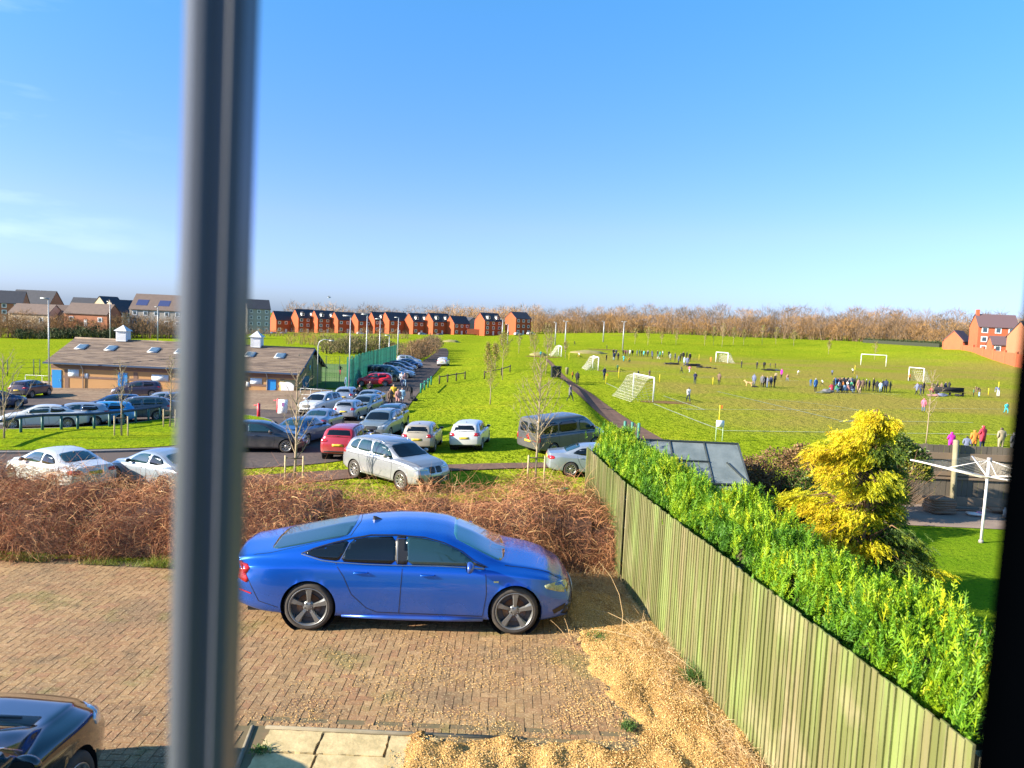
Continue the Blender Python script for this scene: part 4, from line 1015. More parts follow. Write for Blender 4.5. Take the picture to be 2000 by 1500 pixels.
def car_body(S, name, dx=.05, sub=3):
    G = car_shell(S, dx, sub); n, m = G.shape[:2]; L_ = S['L']; hw = S['W'] / 2
    Ra = S['Ra']; wc = S['wx']; zc = S['wr']
    inA = np.zeros((n, m), bool)
    for c in wc:
        dxy = np.stack([G[:, :, 0] - c, G[:, :, 2] - zc], -1); r = np.linalg.norm(dxy, axis=-1)
        a = (r < Ra) & (G[:, :, 1] > hw * .6) & (G[:, :, 2] < zc + Ra + .02)
        inA |= a
    quad = []
    for i in range(n - 1):
        for j in range(m - 1):
            if inA[i, j] and inA[i + 1, j] and inA[i, j + 1] and inA[i + 1, j + 1]: continue
            quad.append((i, j))
    G2 = G.copy()
    for c in wc:
        d0 = G[:, :, 0] - c; d1 = G[:, :, 2] - zc; r = np.hypot(d0, d1); msk = inA & (r < Ra)
        f = Ra / np.maximum(r, 1e-6)
        G2[:, :, 0] = np.where(msk, c + d0 * f, G2[:, :, 0]); G2[:, :, 2] = np.where(msk & (zc + d1 * f > G[:, :, 2].min(1, keepdims=True) - .01), zc + d1 * f, G2[:, :, 2])
    V = []; Fs = []
    for sgn in (1, -1):
        b = len(V)
        V += [(x, y * sgn, z) for x, y, z in G2.reshape(-1, 3)]
        for i, j in quad:
            f = (b + i * m + j, b + (i + 1) * m + j, b + (i + 1) * m + j + 1, b + i * m + j + 1)
            Fs.append(f if sgn < 0 else f[::-1])
    K = 7
    for end, bul in ((n - 1, S.get('nb', .10)), (0, -S.get('rb', .08))):
        loop = G2[end]; b = len(V)
        for j in range(m):
            for k in range(-K, K + 1):
                y = loop[j, 1] * k / K; wE = max(loop[:, 1].max(), .1)
                V.append((loop[j, 0] + bul * (abs(loop[j, 1] / wE) ** 2.4 - abs(y / wE) ** 2.4), y, loop[j, 2]))
        c_ = 2 * K + 1
        for j in range(m - 1):
            for k in range(2 * K):
                f = (b + j * c_ + k, b + j * c_ + k + 1, b + (j + 1) * c_ + k + 1, b + (j + 1) * c_ + k)
                Fs.append(f[::-1] if end else f)
    me = bpy.data.meshes.new(name); me.from_pydata([(x - L_ / 2, y, z) for x, y, z in V], [], Fs)
    bm = bmesh.new(); bm.from_mesh(me); bmesh.ops.remove_doubles(bm, verts=bm.verts[:], dist=.0015); bmesh.ops.recalc_face_normals(bm, faces=bm.faces[:])
    bm.normal_update()
    for f in bm.faces: f.smooth = True
    bm.to_mesh(me); bv = BVHTree.FromBMesh(bm); bm.free()
    return me, bv

def decal(name, poly, plane, bv, mat, parent, off=.005, cell=.08, sgn=1, smooth=1):
    """a panel lying on the body: poly in side (x,z), front/rear (y,z) or top (x,y) coordinates"""
    pts = [Vector(p) for p in poly]
    for _ in range(smooth):
        q = []
        for i in range(len(pts)):
            a, b = pts[i], pts[(i + 1) % len(pts)]
            q += [a * .85 + b * .15, a * .15 + b * .85]
        pts = q
    bm = bmesh.new(); bm.faces.new([bm.verts.new((p.x, p.y, 0)) for p in pts])
    for ax in (0, 1):
        lo = min(p[ax] for p in pts); hi = max(p[ax] for p in pts); c = lo + cell
        while c < hi:
            bmesh.ops.bisect_plane(bm, geom=bm.verts[:] + bm.edges[:] + bm.faces[:], plane_co=(c, 0, 0) if ax == 0 else (0, c, 0), plane_no=(1, 0, 0) if ax == 0 else (0, 1, 0)); c += cell
    if bm.faces and len(bm.faces) < 3: pass
    bmesh.ops.triangulate(bm, faces=[f for f in bm.faces if len(f.verts) > 4])
    bad = []
    for v in bm.verts:
        u, w_ = v.co.x, v.co.y
        if plane == 'side': o, d = Vector((u, 3 * sgn, w_)), Vector((0, -sgn, 0))
        elif plane == 'front': o, d = Vector((5, u, w_)), Vector((-1, 0, 0))
        elif plane == 'rear': o, d = Vector((-5, u, w_)), Vector((1, 0, 0))
        else: o, d = Vector((u, w_, 4)), Vector((0, 0, -1))
        h_ = bv.ray_cast(o, d)
        if h_[0] is None: bad.append(v); continue
        nn_ = h_[1] if h_[1].dot(d) < 0 else -h_[1]
        v.co = h_[0] + nn_ * off
    if bad: bmesh.ops.delete(bm, geom=bad, context='VERTS')
    if not bm.faces: bm.free(); return None
    bmesh.ops.recalc_face_normals(bm, faces=bm.faces[:])
    f0 = bm.faces[len(bm.faces) // 2]; dd = {'side': Vector((0, sgn, 0)), 'front': Vector((1, 0, 0)), 'rear': Vector((-1, 0, 0)), 'top': Vector((0, 0, 1))}[plane]
    if f0.normal.dot(dd) < 0: bmesh.ops.reverse_faces(bm, faces=bm.faces[:])
    be = [e for e in bm.edges if e.is_boundary]
    nm_ = {v: v.normal.copy() for v in bm.verts}; bm.normal_update()
    r = bmesh.ops.extrude_edge_only(bm, edges=be)
    for v in [g_ for g_ in r['geom'] if isinstance(g_, bmesh.types.BMVert)]:
        c_ = bv.find_nearest(v.co)
        if c_[0] is not None: v.co = c_[0] - (c_[1] if c_[1].dot(dd) > 0 else -c_[1]) * .004
    for f in bm.faces: f.smooth = True
    me = bpy.data.meshes.new(name); bm.to_mesh(me); bm.free()
    return link(name, me, parent, mat)

def line_decal(name, pts, wd, plane, bv, mat, parent, off=.0025, sgn=1, step=.05):
    P = [Vector(p) for p in pts]; out = []
    for a, b in zip(P[:-1], P[1:]):
        k = max(1, int((b - a).length / step)); out += [a.lerp(b, i / k) for i in range(k)]
    out.append(P[-1]); L1 = []; L2 = []
    for i, p in enumerate(out):
        t = (out[min(i + 1, len(out) - 1)] - out[max(i - 1, 0)]).normalized(); s_ = Vector((-t.y, t.x)) * wd / 2
        L1.append(p - s_); L2.append(p + s_)
    vs = []
    for a, b in zip(L1, L2):
        for w_ in (a, b):
            if plane == 'side': o, d = Vector((w_.x, 3 * sgn, w_.y)), Vector((0, -sgn, 0))
            elif plane == 'front': o, d = Vector((5, w_.x, w_.y)), Vector((-1, 0, 0))
            elif plane == 'rear': o, d = Vector((-5, w_.x, w_.y)), Vector((1, 0, 0))
            else: o, d = Vector((w_.x, w_.y, 4)), Vector((0, 0, -1))
            h_ = bv.ray_cast(o, d)
            if h_[0] is None: vs.append(None); continue
            nn_ = h_[1] if h_[1].dot(d) < 0 else -h_[1]; vs.append(h_[0] + nn_ * off)
    fs = [(2 * i, 2 * i + 1, 2 * i + 3, 2 * i + 2) for i in range(len(out) - 1) if all(vs[k] is not None for k in (2 * i, 2 * i + 1, 2 * i + 3, 2 * i + 2))]
    return [v if v is not None else Vector((0, 0, .5)) for v in vs], fs

def make_wheel(S, style, parent, x, y, sgn, detail):
    r, wt = S['wr'], S.get('tw', .22); rr = r * S.get('rimf', .70)
    M = Matrix.Translation((x, y, r)) @ Matrix.Rotation(-sgn * math.pi / 2, 4, 'X')      # local +Z = outwards
    n = 40 if detail else 20
    w_ = empty('wheel'); w_.parent = parent; w_.matrix_local = M
    mb = MB(); h = wt / 2
    mb.lathe([(rr - .01, -h), (rr + .01, -h), (r - .03, -h + .005), (r - .004, -h + .035), (r, -h + .07), (r, h - .07), (r - .004, h - .03), (r - .028, h - .004), (rr + .012, h + .004), (rr - .002, h - .006), (rr - .004, -h)], n)
    mb.build('tyre', M_tyre, w_)
    mb = MB(); a = rr
    mb.lathe([(a, h - .002), (a - .004, h + .003), (a - .016, h), (a - .03, h - .03), (a - .035, -h + .02)], n, mi=0)
    mb.lathe([(a - .03, h - .075), (0, h - .075)], n, mi=1)                      # dark backing
    if detail: mb.lathe([(a * .62, h - .06), (a * .62, h - .068), (0.05, h - .06)], 30, mi=2)
    def spoke(ang, w0, w1, z0, z1, r0, r1, th, tw=0.0, split=0.0):
        ca, sa = math.cos(ang), math.sin(ang)
        def pt(rad, off, z): return (rad * ca - off * sa, rad * sa + off * ca, z)
        v = [pt(r0, -w0, z0), pt(r0, w0, z0), pt(r1, w1 + tw, z1), pt(r1, -w1 + tw, z1)]
        v2 = [(p[0], p[1], p[2] - th) for p in v]
        mb.add(v + v2, [(0, 1, 2, 3), (4, 7, 6, 5), (0, 3, 7, 4), (1, 5, 6, 2), (2, 6, 7, 3), (0, 4, 5, 1)], 0)
    if style == 'five':
        for k in range(5):
            an = 2 * math.pi * k / 5 + S.get('rot', .3)
            ca, sa = math.cos(an), math.sin(an)
            prof = [(.045, .030, h - .03), (.10, .026, h - .018), (a * .62, .035, h - .010), (a * .9, .048, h - .006), (a * 1.0, .040, h - .002)]
            v = []
            for rad, w2, z in prof:
                for o_, dz in ((-w2 - .006 * (rad > .2), -.03), (-w2 * .8 - .006, 0), (w2 * .55, .002), (w2 + .012 * (rad > .2), -.022)):
                    v.append((rad * ca - o_ * sa, rad * sa + o_ * ca, z + dz))
            fs = [(i * 4 + k2, i * 4 + k2 + 1, (i + 1) * 4 + k2 + 1, (i + 1) * 4 + k2) for i in range(4) for k2 in range(3)]
            mb.add(v, fs, 0)
        mb.lathe([(0.085, h - .05), (.075, h - .03), (.05, h - .022), (.03, h - .016), (0, h - .016)], 20)
        for k in range(5):
            an = 2 * math.pi * (k + .5) / 5 + S.get('rot', .3); mb.lathe([(.012, h - .02), (.010, h - .012), (0, h - .012)], 8, Matrix.Translation((.052 * math.cos(an), .052 * math.sin(an), -.002)), mi=1)
    else:
        k_ = {'ten': 10, 'seven': 7, 'multi': 14, 'steel': 5}[style]
        for k in range(k_):
            an = 2 * math.pi * k / k_; w2 = .02 if k_ > 9 else .028
            spoke(an, w2 * .8, w2, h - .022, h - .006, .04, a - .01, .03)
        mb.lathe([(0.075, h - .05), (.065, h - .02), (.03, h - .014), (0, h - .014)], 16)
    mb.build('rim', [S.get('rimm', M_rim), M_rimd, pmat('brake_disc', (.20, .12, .08), .5, metal=.6)], w_)
    return w_

def make_car(S, label, colour, detail=1, group=None, name='parked_car'):
    """detail 2 hero, 1 near, 0 far"""
    dx = (.03, .05, .09)[2 - detail]; sub = (4, 3, 2)[2 - detail]
    L_, W_ = S['L'], S['W']; hw = W_ / 2; X = lambda x: x - L_ / 2
    t = empty(name); tag(t, label, 'car' if not S.get('van') else 'van', group)
    me, bv = car_body(S, 'body', dx, sub); body = link('body', me, t, colour)
    cell = (.06, .09, .16)[2 - detail]
    # underside and wheel housings
    mb = MB(); zb = min(p[1] for p in S['bot']); mb.box((0, 0, zb + .10), (L_ - .5, W_ - .42, .16))
    for c in S['wx']:
        for sg in (1, -1):
            Mw = Matrix.Translation((X(c), sg * (hw - .42), S['wr'])) @ Matrix.Rotation(-sg * math.pi / 2, 4, 'X')
            mb.lathe([(0, 0.0), (S['Ra'] + .012, 0.0), (S['Ra'] + .012, .385)], 28 if detail else 16, Mw)
    mb.build('underbody', pmat('underbody', (.008, .008, .008), .9), t)
    for nm, poly, gm_ in S['side']:
        for sg in (1, -1): decal('side_window', [(X(a), b) for a, b in poly], 'side', bv, M_gl if gm_ == 0 else M_glc if gm_ == 1 else M_trim, t, .005, cell, sg)
    for nm, poly in S.get('ws', []): decal('windscreen', poly, 'front', bv, S.get('wsm', M_gl), t, .005, cell)
    for nm, poly in S.get('rw', []): decal('rear_window', poly, 'rear', bv, M_gl, t, .005, cell)
    for poly in S.get('wst', []): decal('windscreen', [(X(a), b) for a, b in poly], 'top', bv, S.get('wsm', M_gl), t, .005, cell)
    for poly in S.get('rwt', []): decal('rear_window', [(X(a), b) for a, b in poly], 'top', bv, M_glc, t, .005, cell)
    for poly in S['head']:
        for sg in (1, -1): decal('headlight', [(a * sg, b) for a, b in poly], 'front', bv, S.get('headm', M_head), t, .006, .05)
    for poly in S.get('heads', []):
        for sg in (1, -1): decal('headlight', [(X(a), b) for a, b in poly], 'side', bv, S.get('headm', M_head), t, .006, .05, sg)
    for poly in S['tail_l']:
        for sg in (1, -1): decal('tail_light', [(a * sg, b) for a, b in poly], 'rear', bv, M_tail, t, .007, .05)
    for poly in S.get('tails', []):
        for sg in (1, -1): decal('tail_light', [(X(a), b) for a, b in poly], 'side', bv, M_tail, t, .007, .05, sg)
    for poly in S['grille']: decal('grille', poly, 'front', bv, M_trim, t, .008, .05)
    for poly in S.get('rblack', []): decal('rear_valance', poly, 'rear', bv, M_trim, t, .006, .08)
    z = S.get('fpz', .38); decal('number_plate', [(-.26, z), (.26, z), (.26, z + .11), (-.26, z + .11)], 'front', bv, M_pw, t, .02, .2, smooth=0)
    z = S.get('rpz', .62); decal('number_plate', [(-.26, z), (.26, z), (.26, z + .11), (-.26, z + .11)], 'rear', bv, M_py, t, .02, .2, smooth=0)
    # shut lines, sills, handles
    vsA = []; fsA = []
    for pts in S['lines']:
        for sg in (1, -1):
            v, f = line_decal('x', [(X(a), b) for a, b in pts], .009 if detail == 2 else .014, 'side', bv, None, None, .0025, sg); b0 = len(vsA); vsA += v; fsA += [tuple(b0 + i for i in q) for q in f]
    for pts in S.get('tlines', []):
        v, f = line_decal('x', [(X(a), b) for a, b in pts], .009, 'top', bv, None, None); b0 = len(vsA); vsA += v; fsA += [tuple(b0 + i for i in q) for q in f]
    mb = MB(); mb.add(vsA, fsA); mb.build('shut_lines', M_trim, t)
    for hx, hz in S['handles']:
        for sg in (1, -1):
            h_ = bv.ray_cast(Vector((X(hx), 3 * sg, hz)), Vector((0, -sg, 0)))
            if h_[0] is None: continue
            y = h_[0].y
            mb = MB(); mb.tube([(X(hx) - .10, y, hz), (X(hx) - .085, y + sg * .028, hz), (X(hx) + .085, y + sg * .028, hz), (X(hx) + .10, y, hz)], .012, 6); mb.build('door_handle', colour if not S.get('chandle') else M_chr, t)
    # mirrors
    mx_, mz_ = S['mirror']
    for sg in (1, -1):
        h_ = bv.ray_cast(Vector((X(mx_), 3 * sg, mz_ - .06)), Vector((0, -sg, 0)))
        y = h_[0].y if h_[0] is not None else sg * hw * .9
        k = S.get('msc', 1.0)
        m_ = empty('wing_mirror', (X(mx_), y, mz_)); m_.parent = t
        bm = bmesh.new(); bmesh.ops.create_uvsphere(bm, u_segments=14, v_segments=9, radius=1)
        for v in bm.verts:
            c = v.co; v.co = Vector((c.x * .075 * k * (1 if c.x > 0 else .55), c.y * .115 * k, c.z * .075 * k))
        for f in bm.faces: f.smooth = True
        me2 = bpy.data.meshes.new('mirror_shell'); bm.to_mesh(me2); bm.free(); o = link('mirror_shell', me2, m_, colour); o.location = (0.02, sg * .15 * k, .03)
        mb = MB(); mb.tube([(0.01, -sg * .03, -.05), (.01, sg * .07, -.01), (.01, sg * .12, .01)], [.03, .022, .03], 8); mb.lathe([(.0, 0), (.085 * k, 0)], 14, Matrix.Translation((-.024 * k, sg * .15 * k, .03)) @ Matrix.Rotation(-math.pi / 2, 4, 'Y') @ Matrix.Diagonal((.7, 1.15, 1, 1)))
        mb.build('mirror_arm', M_trim, m_)
    for c in S['wx']:
        for sg in (1, -1): make_wheel(S, S.get('rim', 'ten'), t, X(c), sg * (hw - S.get('tw', .22) / 2 - .012), sg, detail)
    if S.get('rails'):
        for sg in (1, -1):
            mb = MB(); a, b = S['rails']; pts = []
            for s in np.linspace(0, 1, 9):
                xx = X(a + (b - a) * s); yy = sg * (hw - .32); h_ = bv.ray_cast(Vector((xx, yy, 4)), Vector((0, 0, -1))); pts.append((xx, yy, h_[0].z + (.035 if 0 < s < 1 else .0)))
            mb.tube(pts, .016, 6); mb.build('roof_rail', S.get('railm', M_trim), t)
    if S.get('fin'):
        xx = X(S['fin']); h_ = bv.ray_cast(Vector((xx, 0, 4)), Vector((0, 0, -1))); z = h_[0].z
        mb = MB(); mb.add([(xx - .09, 0, z - .01), (xx - .08, 0, z + .055), (xx - .04, 0, z + .05), (xx + .10, 0, z - .01), (xx - .05, .025, z - .01), (xx - .05, -.025, z - .01)], [(0, 1, 4), (1, 2, 4), (2, 3, 4), (0, 5, 1), (1, 5, 2), (2, 5, 3), (0, 4, 3, 5)]); mb.build('aerial', S.get('finm', M_trim), t)
    t['bv'] = 0
    del t['bv']
    return t, bv

def place(t, x, y, hd, z=None, tilt=True):
    """stand a car on the ground, heading in degrees (0 = to the right, 90 = away)"""
    if z is None:
        c, s = math.cos(R(hd)), math.sin(R(hd))
        zf = H(x + c * 1.35, y + s * 1.35); zr = H(x - c * 1.35, y - s * 1.35); zl = H(x - s * .75, y + c * .75); zr2 = H(x + s * .75, y - c * .75)
        z = (zf + zr) / 2 + .03
        t.rotation_euler = (math.atan2(zl - zr2, 1.5), -math.atan2(zf - zr, 2.7), R(hd))
    else: t.rotation_euler = (0, 0, R(hd))
    t.location = (x, y, z)
    return t

# side profiles, x from the tail
FAST = dict(L=4.97, W=1.91, wr=.345, Ra=.385, wx=(1.14, 4.055), tw=.26, rimf=.80, rim='five', nb=.13, rb=.10, nt=.20, rt=.14, tumble=.20, shd=.03,
    top=[(0, .90), (.10, .985), (.28, 1.02), (.55, 1.075), (.95, 1.175), (1.4, 1.29), (1.85, 1.365), (2.3, 1.405), (2.7, 1.405), (3.05, 1.365), (3.45, 1.22), (3.82, 1.03), (3.95, .985), (4.3, .93), (4.65, .84), (4.87, .74), (4.97, .66)],
    belt=[(0, .80), (.3, .90), (1.1, .955), (2.0, .945), (3.0, .935), (3.75, .915), (4.3, .85), (4.7, .76), (4.97, .60)],
    bot=[(0, .34), (.5, .25), (.9, .21), (1.6, .20), (3.6, .19), (4.5, .19), (4.97, .23)],
    nose=[(.15, .05), (.3, .0), (.5, .0), (.66, .07), (.8, .2)], tail=[(.2, .10), (.4, .02), (.65, .0), (.8, .06), (.92, .02), (1.0, .02)],
    side=[('q', [(1.02, 1.075), (1.16, 1.125), (1.38, 1.19), (1.66, 1.255), (1.60, 1.10), (1.53, .995), (1.30, 1.01)], 0), ('r', [(1.555, .99), (1.69, 1.262), (1.95, 1.305), (2.32, 1.325), (2.34, .97), (1.9, .975)], 0), ('b', [(2.33, .972), (2.315, 1.326), (2.48, 1.326), (2.52, .968)], 2),
          ('f', [(2.50, .968), (2.455, 1.325), (2.72, 1.312), (3.0, 1.255), (3.25, 1.155), (3.43, 1.04), (3.48, .965), (3.0, .965)], 1), ('m', [(3.47, .975), (3.43, 1.03), (3.62, .955), (3.60, .945)], 2)],
    wst=[[(3.14, -.56), (3.14, .56), (3.45, .66), (3.83, .70), (3.90, .45), (3.93, 0), (3.90, -.45), (3.83, -.70), (3.45, -.66)]],
    rwt=[[(.52, -.50), (.50, 0), (.52, .50), (.62, .60), (1.0, .62), (1.5, .60), (1.62, .55), (1.66, 0), (1.62, -.55), (1.5, -.60), (1.0, -.62), (.62, -.60)]],
    head=[[(.50, .62), (.60, .60), (.74, .62), (.76, .66), (.6, .67), (.50, .66)]], heads=[[(4.50, .67), (4.72, .60), (4.84, .58), (4.885, .65), (4.80, .71), (4.6, .745), (4.47, .72)]],
    tail_l=[[(.42, .78), (.85, .72), (.86, .90), (.40, .88)]], tails=[[(.10, .72), (.27, .66), (.30, .70), (.24, .80), (.16, .905), (.10, .90)]],
    grille=[[(-.42, .28), (.42, .28), (.44, .52), (.34, .60), (-.34, .60), (-.44, .52)], [(.52, .25), (.80, .27), (.78, .42), (.58, .36)], [(-.52, .25), (-.80, .27), (-.78, .42), (-.58, .36)]], rblack=[[(-.7, .24), (.7, .24), (.6, .36), (-.6, .36)]], rpz=.50, fpz=.42,
    lines=[[(2.44, .97), (2.41, .30)], [(3.62, .93), (3.64, .6), (3.60, .28)], [(1.50, .97), (1.62, .80), (1.74, .55), (1.95, .36), (2.1, .30)], [(2.1, .30), (3.60, .27)], [(.30, .70), (.45, .42), (.72, .34)]],
    tlines=[[(3.9, -.74), (4.3, -.70), (4.75, -.60)], [(3.9, .74), (4.3, .70), (4.75, .60)], [(.30, -.66), (.55, -.70), (1.0, -.66), (1.66, -.60), (1.72, 0), (1.66, .60), (1.0, .66), (.55, .70), (.30, .66)]], handles=[(1.86, .86), (2.80, .845)], mirror=(3.36, .985), fin=1.98, msc=1.05, wsm=pmat('windscreen_glass', (0.02, 0.10, 0.13), .05, spec=1.0, coat=1.0), rimm=pmat('rim_grey', (.22, .22, .21), .35, metal=.6), headm=pmat('lamp_olive_reflection', (.16, .17, .07), .15, coat=1, noise=(30, (.42, .42, .22), .15)))  # cyan windscreen and olive headlamp colours paint in reflections
HATCH = dict(L=4.26, W=1.79, wr=.318, Ra=.36, wx=(.80, 3.40), tw=.21, nb=.11, rb=.08, nt=.20, rt=.12,
    top=[(0, .98), (.10, 1.13), (.28, 1.33), (.45, 1.41), (.8, 1.45), (1.5, 1.475), (2.1, 1.46), (2.5, 1.39), (2.85, 1.22), (3.2, 1.03), (3.35, .98), (3.8, .91), (4.1, .80), (4.26, .70)],
    belt=[(0, .93), (.6, .96), (2.0, .93), (3.2, .89), (3.7, .83), (4.05, .74), (4.26, .62)],
    bot=[(0, .36), (.4, .26), (1.2, .21), (3.0, .20), (3.9, .20), (4.26, .26)],
    nose=[(.15, .05), (.3, 0), (.52, 0), (.7, .08), (.85, .2)], tail=[(.2, .08), (.4, 0), (.65, 0), (.9, .05), (1.1, .12), (1.45, .2)],
    side=[('r', [(.62, 1.10), (.78, 1.27), (.95, 1.345), (1.50, 1.37), (1.56, .985), (1.2, .99), (.8, 1.01)], 0), ('f', [(1.64, .98), (1.60, 1.37), (2.05, 1.35), (2.35, 1.28), (2.66, 1.12), (2.84, .96), (2.3, .965)], 1)],
    wst=[[(2.52, -.52), (2.52, .52), (2.9, .62), (3.22, .66), (3.28, 0), (3.22, -.66), (2.9, -.62)]],
    rw=[('r', [(-.56, 1.06), (.56, 1.06), (.52, 1.22), (.46, 1.35), (-.46, 1.35), (-.52, 1.22)])],
    head=[[(.40, .62), (.70, .62), (.78, .74), (.66, .76), (.42, .70)]], heads=[[(3.80, .68), (4.03, .62), (4.10, .68), (4.0, .76), (3.76, .78)]],
    tail_l=[[(.50, .82), (.80, .80), (.80, .98), (.54, .98)]], tails=[[(.08, .82), (.26, .84), (.30, .95), (.12, 1.0)]],
    grille=[[(-.40, .58), (.40, .58), (.42, .66), (-.42, .66)], [(-.55, .28), (.55, .28), (.5, .46), (-.5, .46)]], rblack=[[(-.6, .26), (.6, .26), (.55, .36), (-.55, .36)]], rpz=.66,
    lines=[[(1.60, .97), (1.60, .28)], [(2.82, .94), (2.86, .6), (2.80, .26)], [(.98, .99), (1.0, .8), (1.12, .5), (1.3, .30)], [(1.3, .29), (2.8, .26)]], handles=[(1.18, .86), (2.0, .85)], mirror=(2.62, 1.0), fin=.9)
SUV = dict(L=4.50, W=1.86, wr=.355, Ra=.405, wx=(.85, 3.52), tw=.24, nb=.10, rb=.07, nt=.17, rt=.10, rim='seven',
    top=[(0, 1.08), (.08, 1.25), (.25, 1.48), (.42, 1.58), (.9, 1.625), (1.7, 1.64), (2.3, 1.61), (2.65, 1.52), (3.0, 1.32), (3.28, 1.14), (3.4, 1.10), (3.9, 1.04), (4.3, .94), (4.5, .82)],
    belt=[(0, 1.05), (.6, 1.09), (2.0, 1.06), (3.2, 1.03), (3.8, .97), (4.3, .86), (4.5, .76)],
    bot=[(0, .42), (.4, .34), (1.2, .28), (3.1, .27), (4.1, .28), (4.5, .34)],
    nose=[(.25, .05), (.4, 0), (.7, 0), (.88, .07), (1.0, .18)], tail=[(.3, .06), (.5, 0), (.8, 0), (1.1, .05), (1.3, .12), (1.6, .2)],
    side=[('q', [(.45, 1.22), (.55, 1.40), (.72, 1.50), (.98, 1.52), (.92, 1.13), (.6, 1.14)], 0), ('r', [(.98, 1.13), (1.03, 1.525), (1.68, 1.53), (1.72, 1.11)], 0), ('f', [(1.80, 1.105), (1.77, 1.53), (2.25, 1.505), (2.55, 1.43), (2.85, 1.25), (3.02, 1.08), (2.4, 1.09)], 1)],
    wst=[[(2.62, -.56), (2.62, .56), (3.0, .66), (3.30, .70), (3.36, 0), (3.30, -.70), (3.0, -.66)]],
    rw=[('r', [(-.60, 1.18), (.60, 1.18), (.55, 1.35), (.50, 1.50), (-.50, 1.50), (-.55, 1.35)])],
    head=[[(.42, .78), (.74, .80), (.80, .90), (.6, .90), (.44, .86)]], heads=[[(4.02, .82), (4.26, .78), (4.34, .84), (4.2, .92), (3.98, .92)]],
    tail_l=[[(.50, .95), (.83, .93), (.84, 1.08), (.52, 1.06)]], tails=[[(.06, .93), (.30, .96), (.32, 1.06), (.08, 1.10)]],
    grille=[[(-.36, .66), (.36, .66), (.38, .86), (-.38, .86)], [(-.6, .36), (.6, .36), (.5, .54), (-.5, .54)]], rblack=[[(-.7, .36), (.7, .36), (.68, .52), (-.68, .52)]], rpz=.74, fpz=.52,
    lines=[[(1.75, 1.09), (1.75, .36)], [(3.0, 1.06), (3.04, .7), (2.98, .34)], [(1.05, 1.1), (1.06, .9), (1.2, .6), (1.4, .38)], [(1.4, .37), (2.98, .34)]], handles=[(1.28, 1.0), (2.12, .985)], mirror=(2.80, 1.14), rails=(.55, 2.3), msc=1.15)
SED = dict(L=4.75, W=1.84, wr=.335, Ra=.375, wx=(1.08, 3.92), tw=.23, nb=.12, rb=.10, nt=.19, rt=.13,
    top=[(0, .92), (.10, 1.02), (.5, 1.06), (.80, 1.09), (1.15, 1.24), (1.5, 1.37), (1.9, 1.43), (2.4, 1.445), (2.75, 1.41), (3.15, 1.26), (3.55, 1.06), (3.7, 1.0), (4.2, .93), (4.55, .82), (4.75, .70)],
    belt=[(0, .88), (.6, .96), (2.0, .93), (3.5, .89), (4.1, .83), (4.5, .74), (4.75, .62)],
    bot=[(0, .34), (.5, .24), (1.5, .20), (3.5, .19), (4.3, .19), (4.75, .24)],
    nose=[(.15, .05), (.3, 0), (.5, 0), (.68, .07), (.82, .2)], tail=[(.2, .08), (.4, 0), (.8, 0), (.95, .05), (1.05, .08)],
    side=[('r', [(1.14, 1.06), (1.35, 1.20), (1.6, 1.29), (1.95, 1.325), (2.02, .985), (1.6, .99)], 0), ('f', [(2.10, .98), (2.04, 1.33), (2.45, 1.325), (2.72, 1.28), (3.05, 1.12), (3.26, .955), (2.7, .965)], 1)],
    wst=[[(2.85, -.52), (2.85, .52), (3.2, .62), (3.56, .67), (3.62, 0), (3.56, -.67), (3.2, -.62)]],
    rwt=[[(.86, -.58), (.84, 0), (.86, .58), (1.15, .57), (1.5, .50), (1.53, 0), (1.5, -.50), (1.15, -.57)]],
    head=[[(.40, .62), (.72, .62), (.80, .72), (.6, .73), (.42, .70)]], heads=[[(4.25, .68), (4.50, .62), (4.58, .67), (4.45, .75), (4.22, .77)]],
    tail_l=[[(.45, .78), (.84, .76), (.84, .92), (.47, .90)]], tails=[[(.10, .77), (.30, .79), (.34, .88), (.12, .93)]],
    grille=[[(-.34, .52), (-.03, .52), (-.03, .69), (-.30, .69)], [(.03, .52), (.34, .52), (.30, .69), (.03, .69)], [(-.6, .26), (.6, .26), (.5, .42), (-.5, .42)]], rblack=[[(-.6, .24), (.6, .24), (.55, .34), (-.55, .34)]], rpz=.74,
    lines=[[(2.07, .97), (2.05, .28)], [(3.26, .93), (3.30, .6), (3.24, .26)], [(1.36, .97), (1.40, .8), (1.55, .5), (1.75, .30)], [(1.75, .29), (3.24, .26)]], handles=[(1.55, .87), (2.42, .855)], mirror=(3.02, 1.0), fin=1.45)
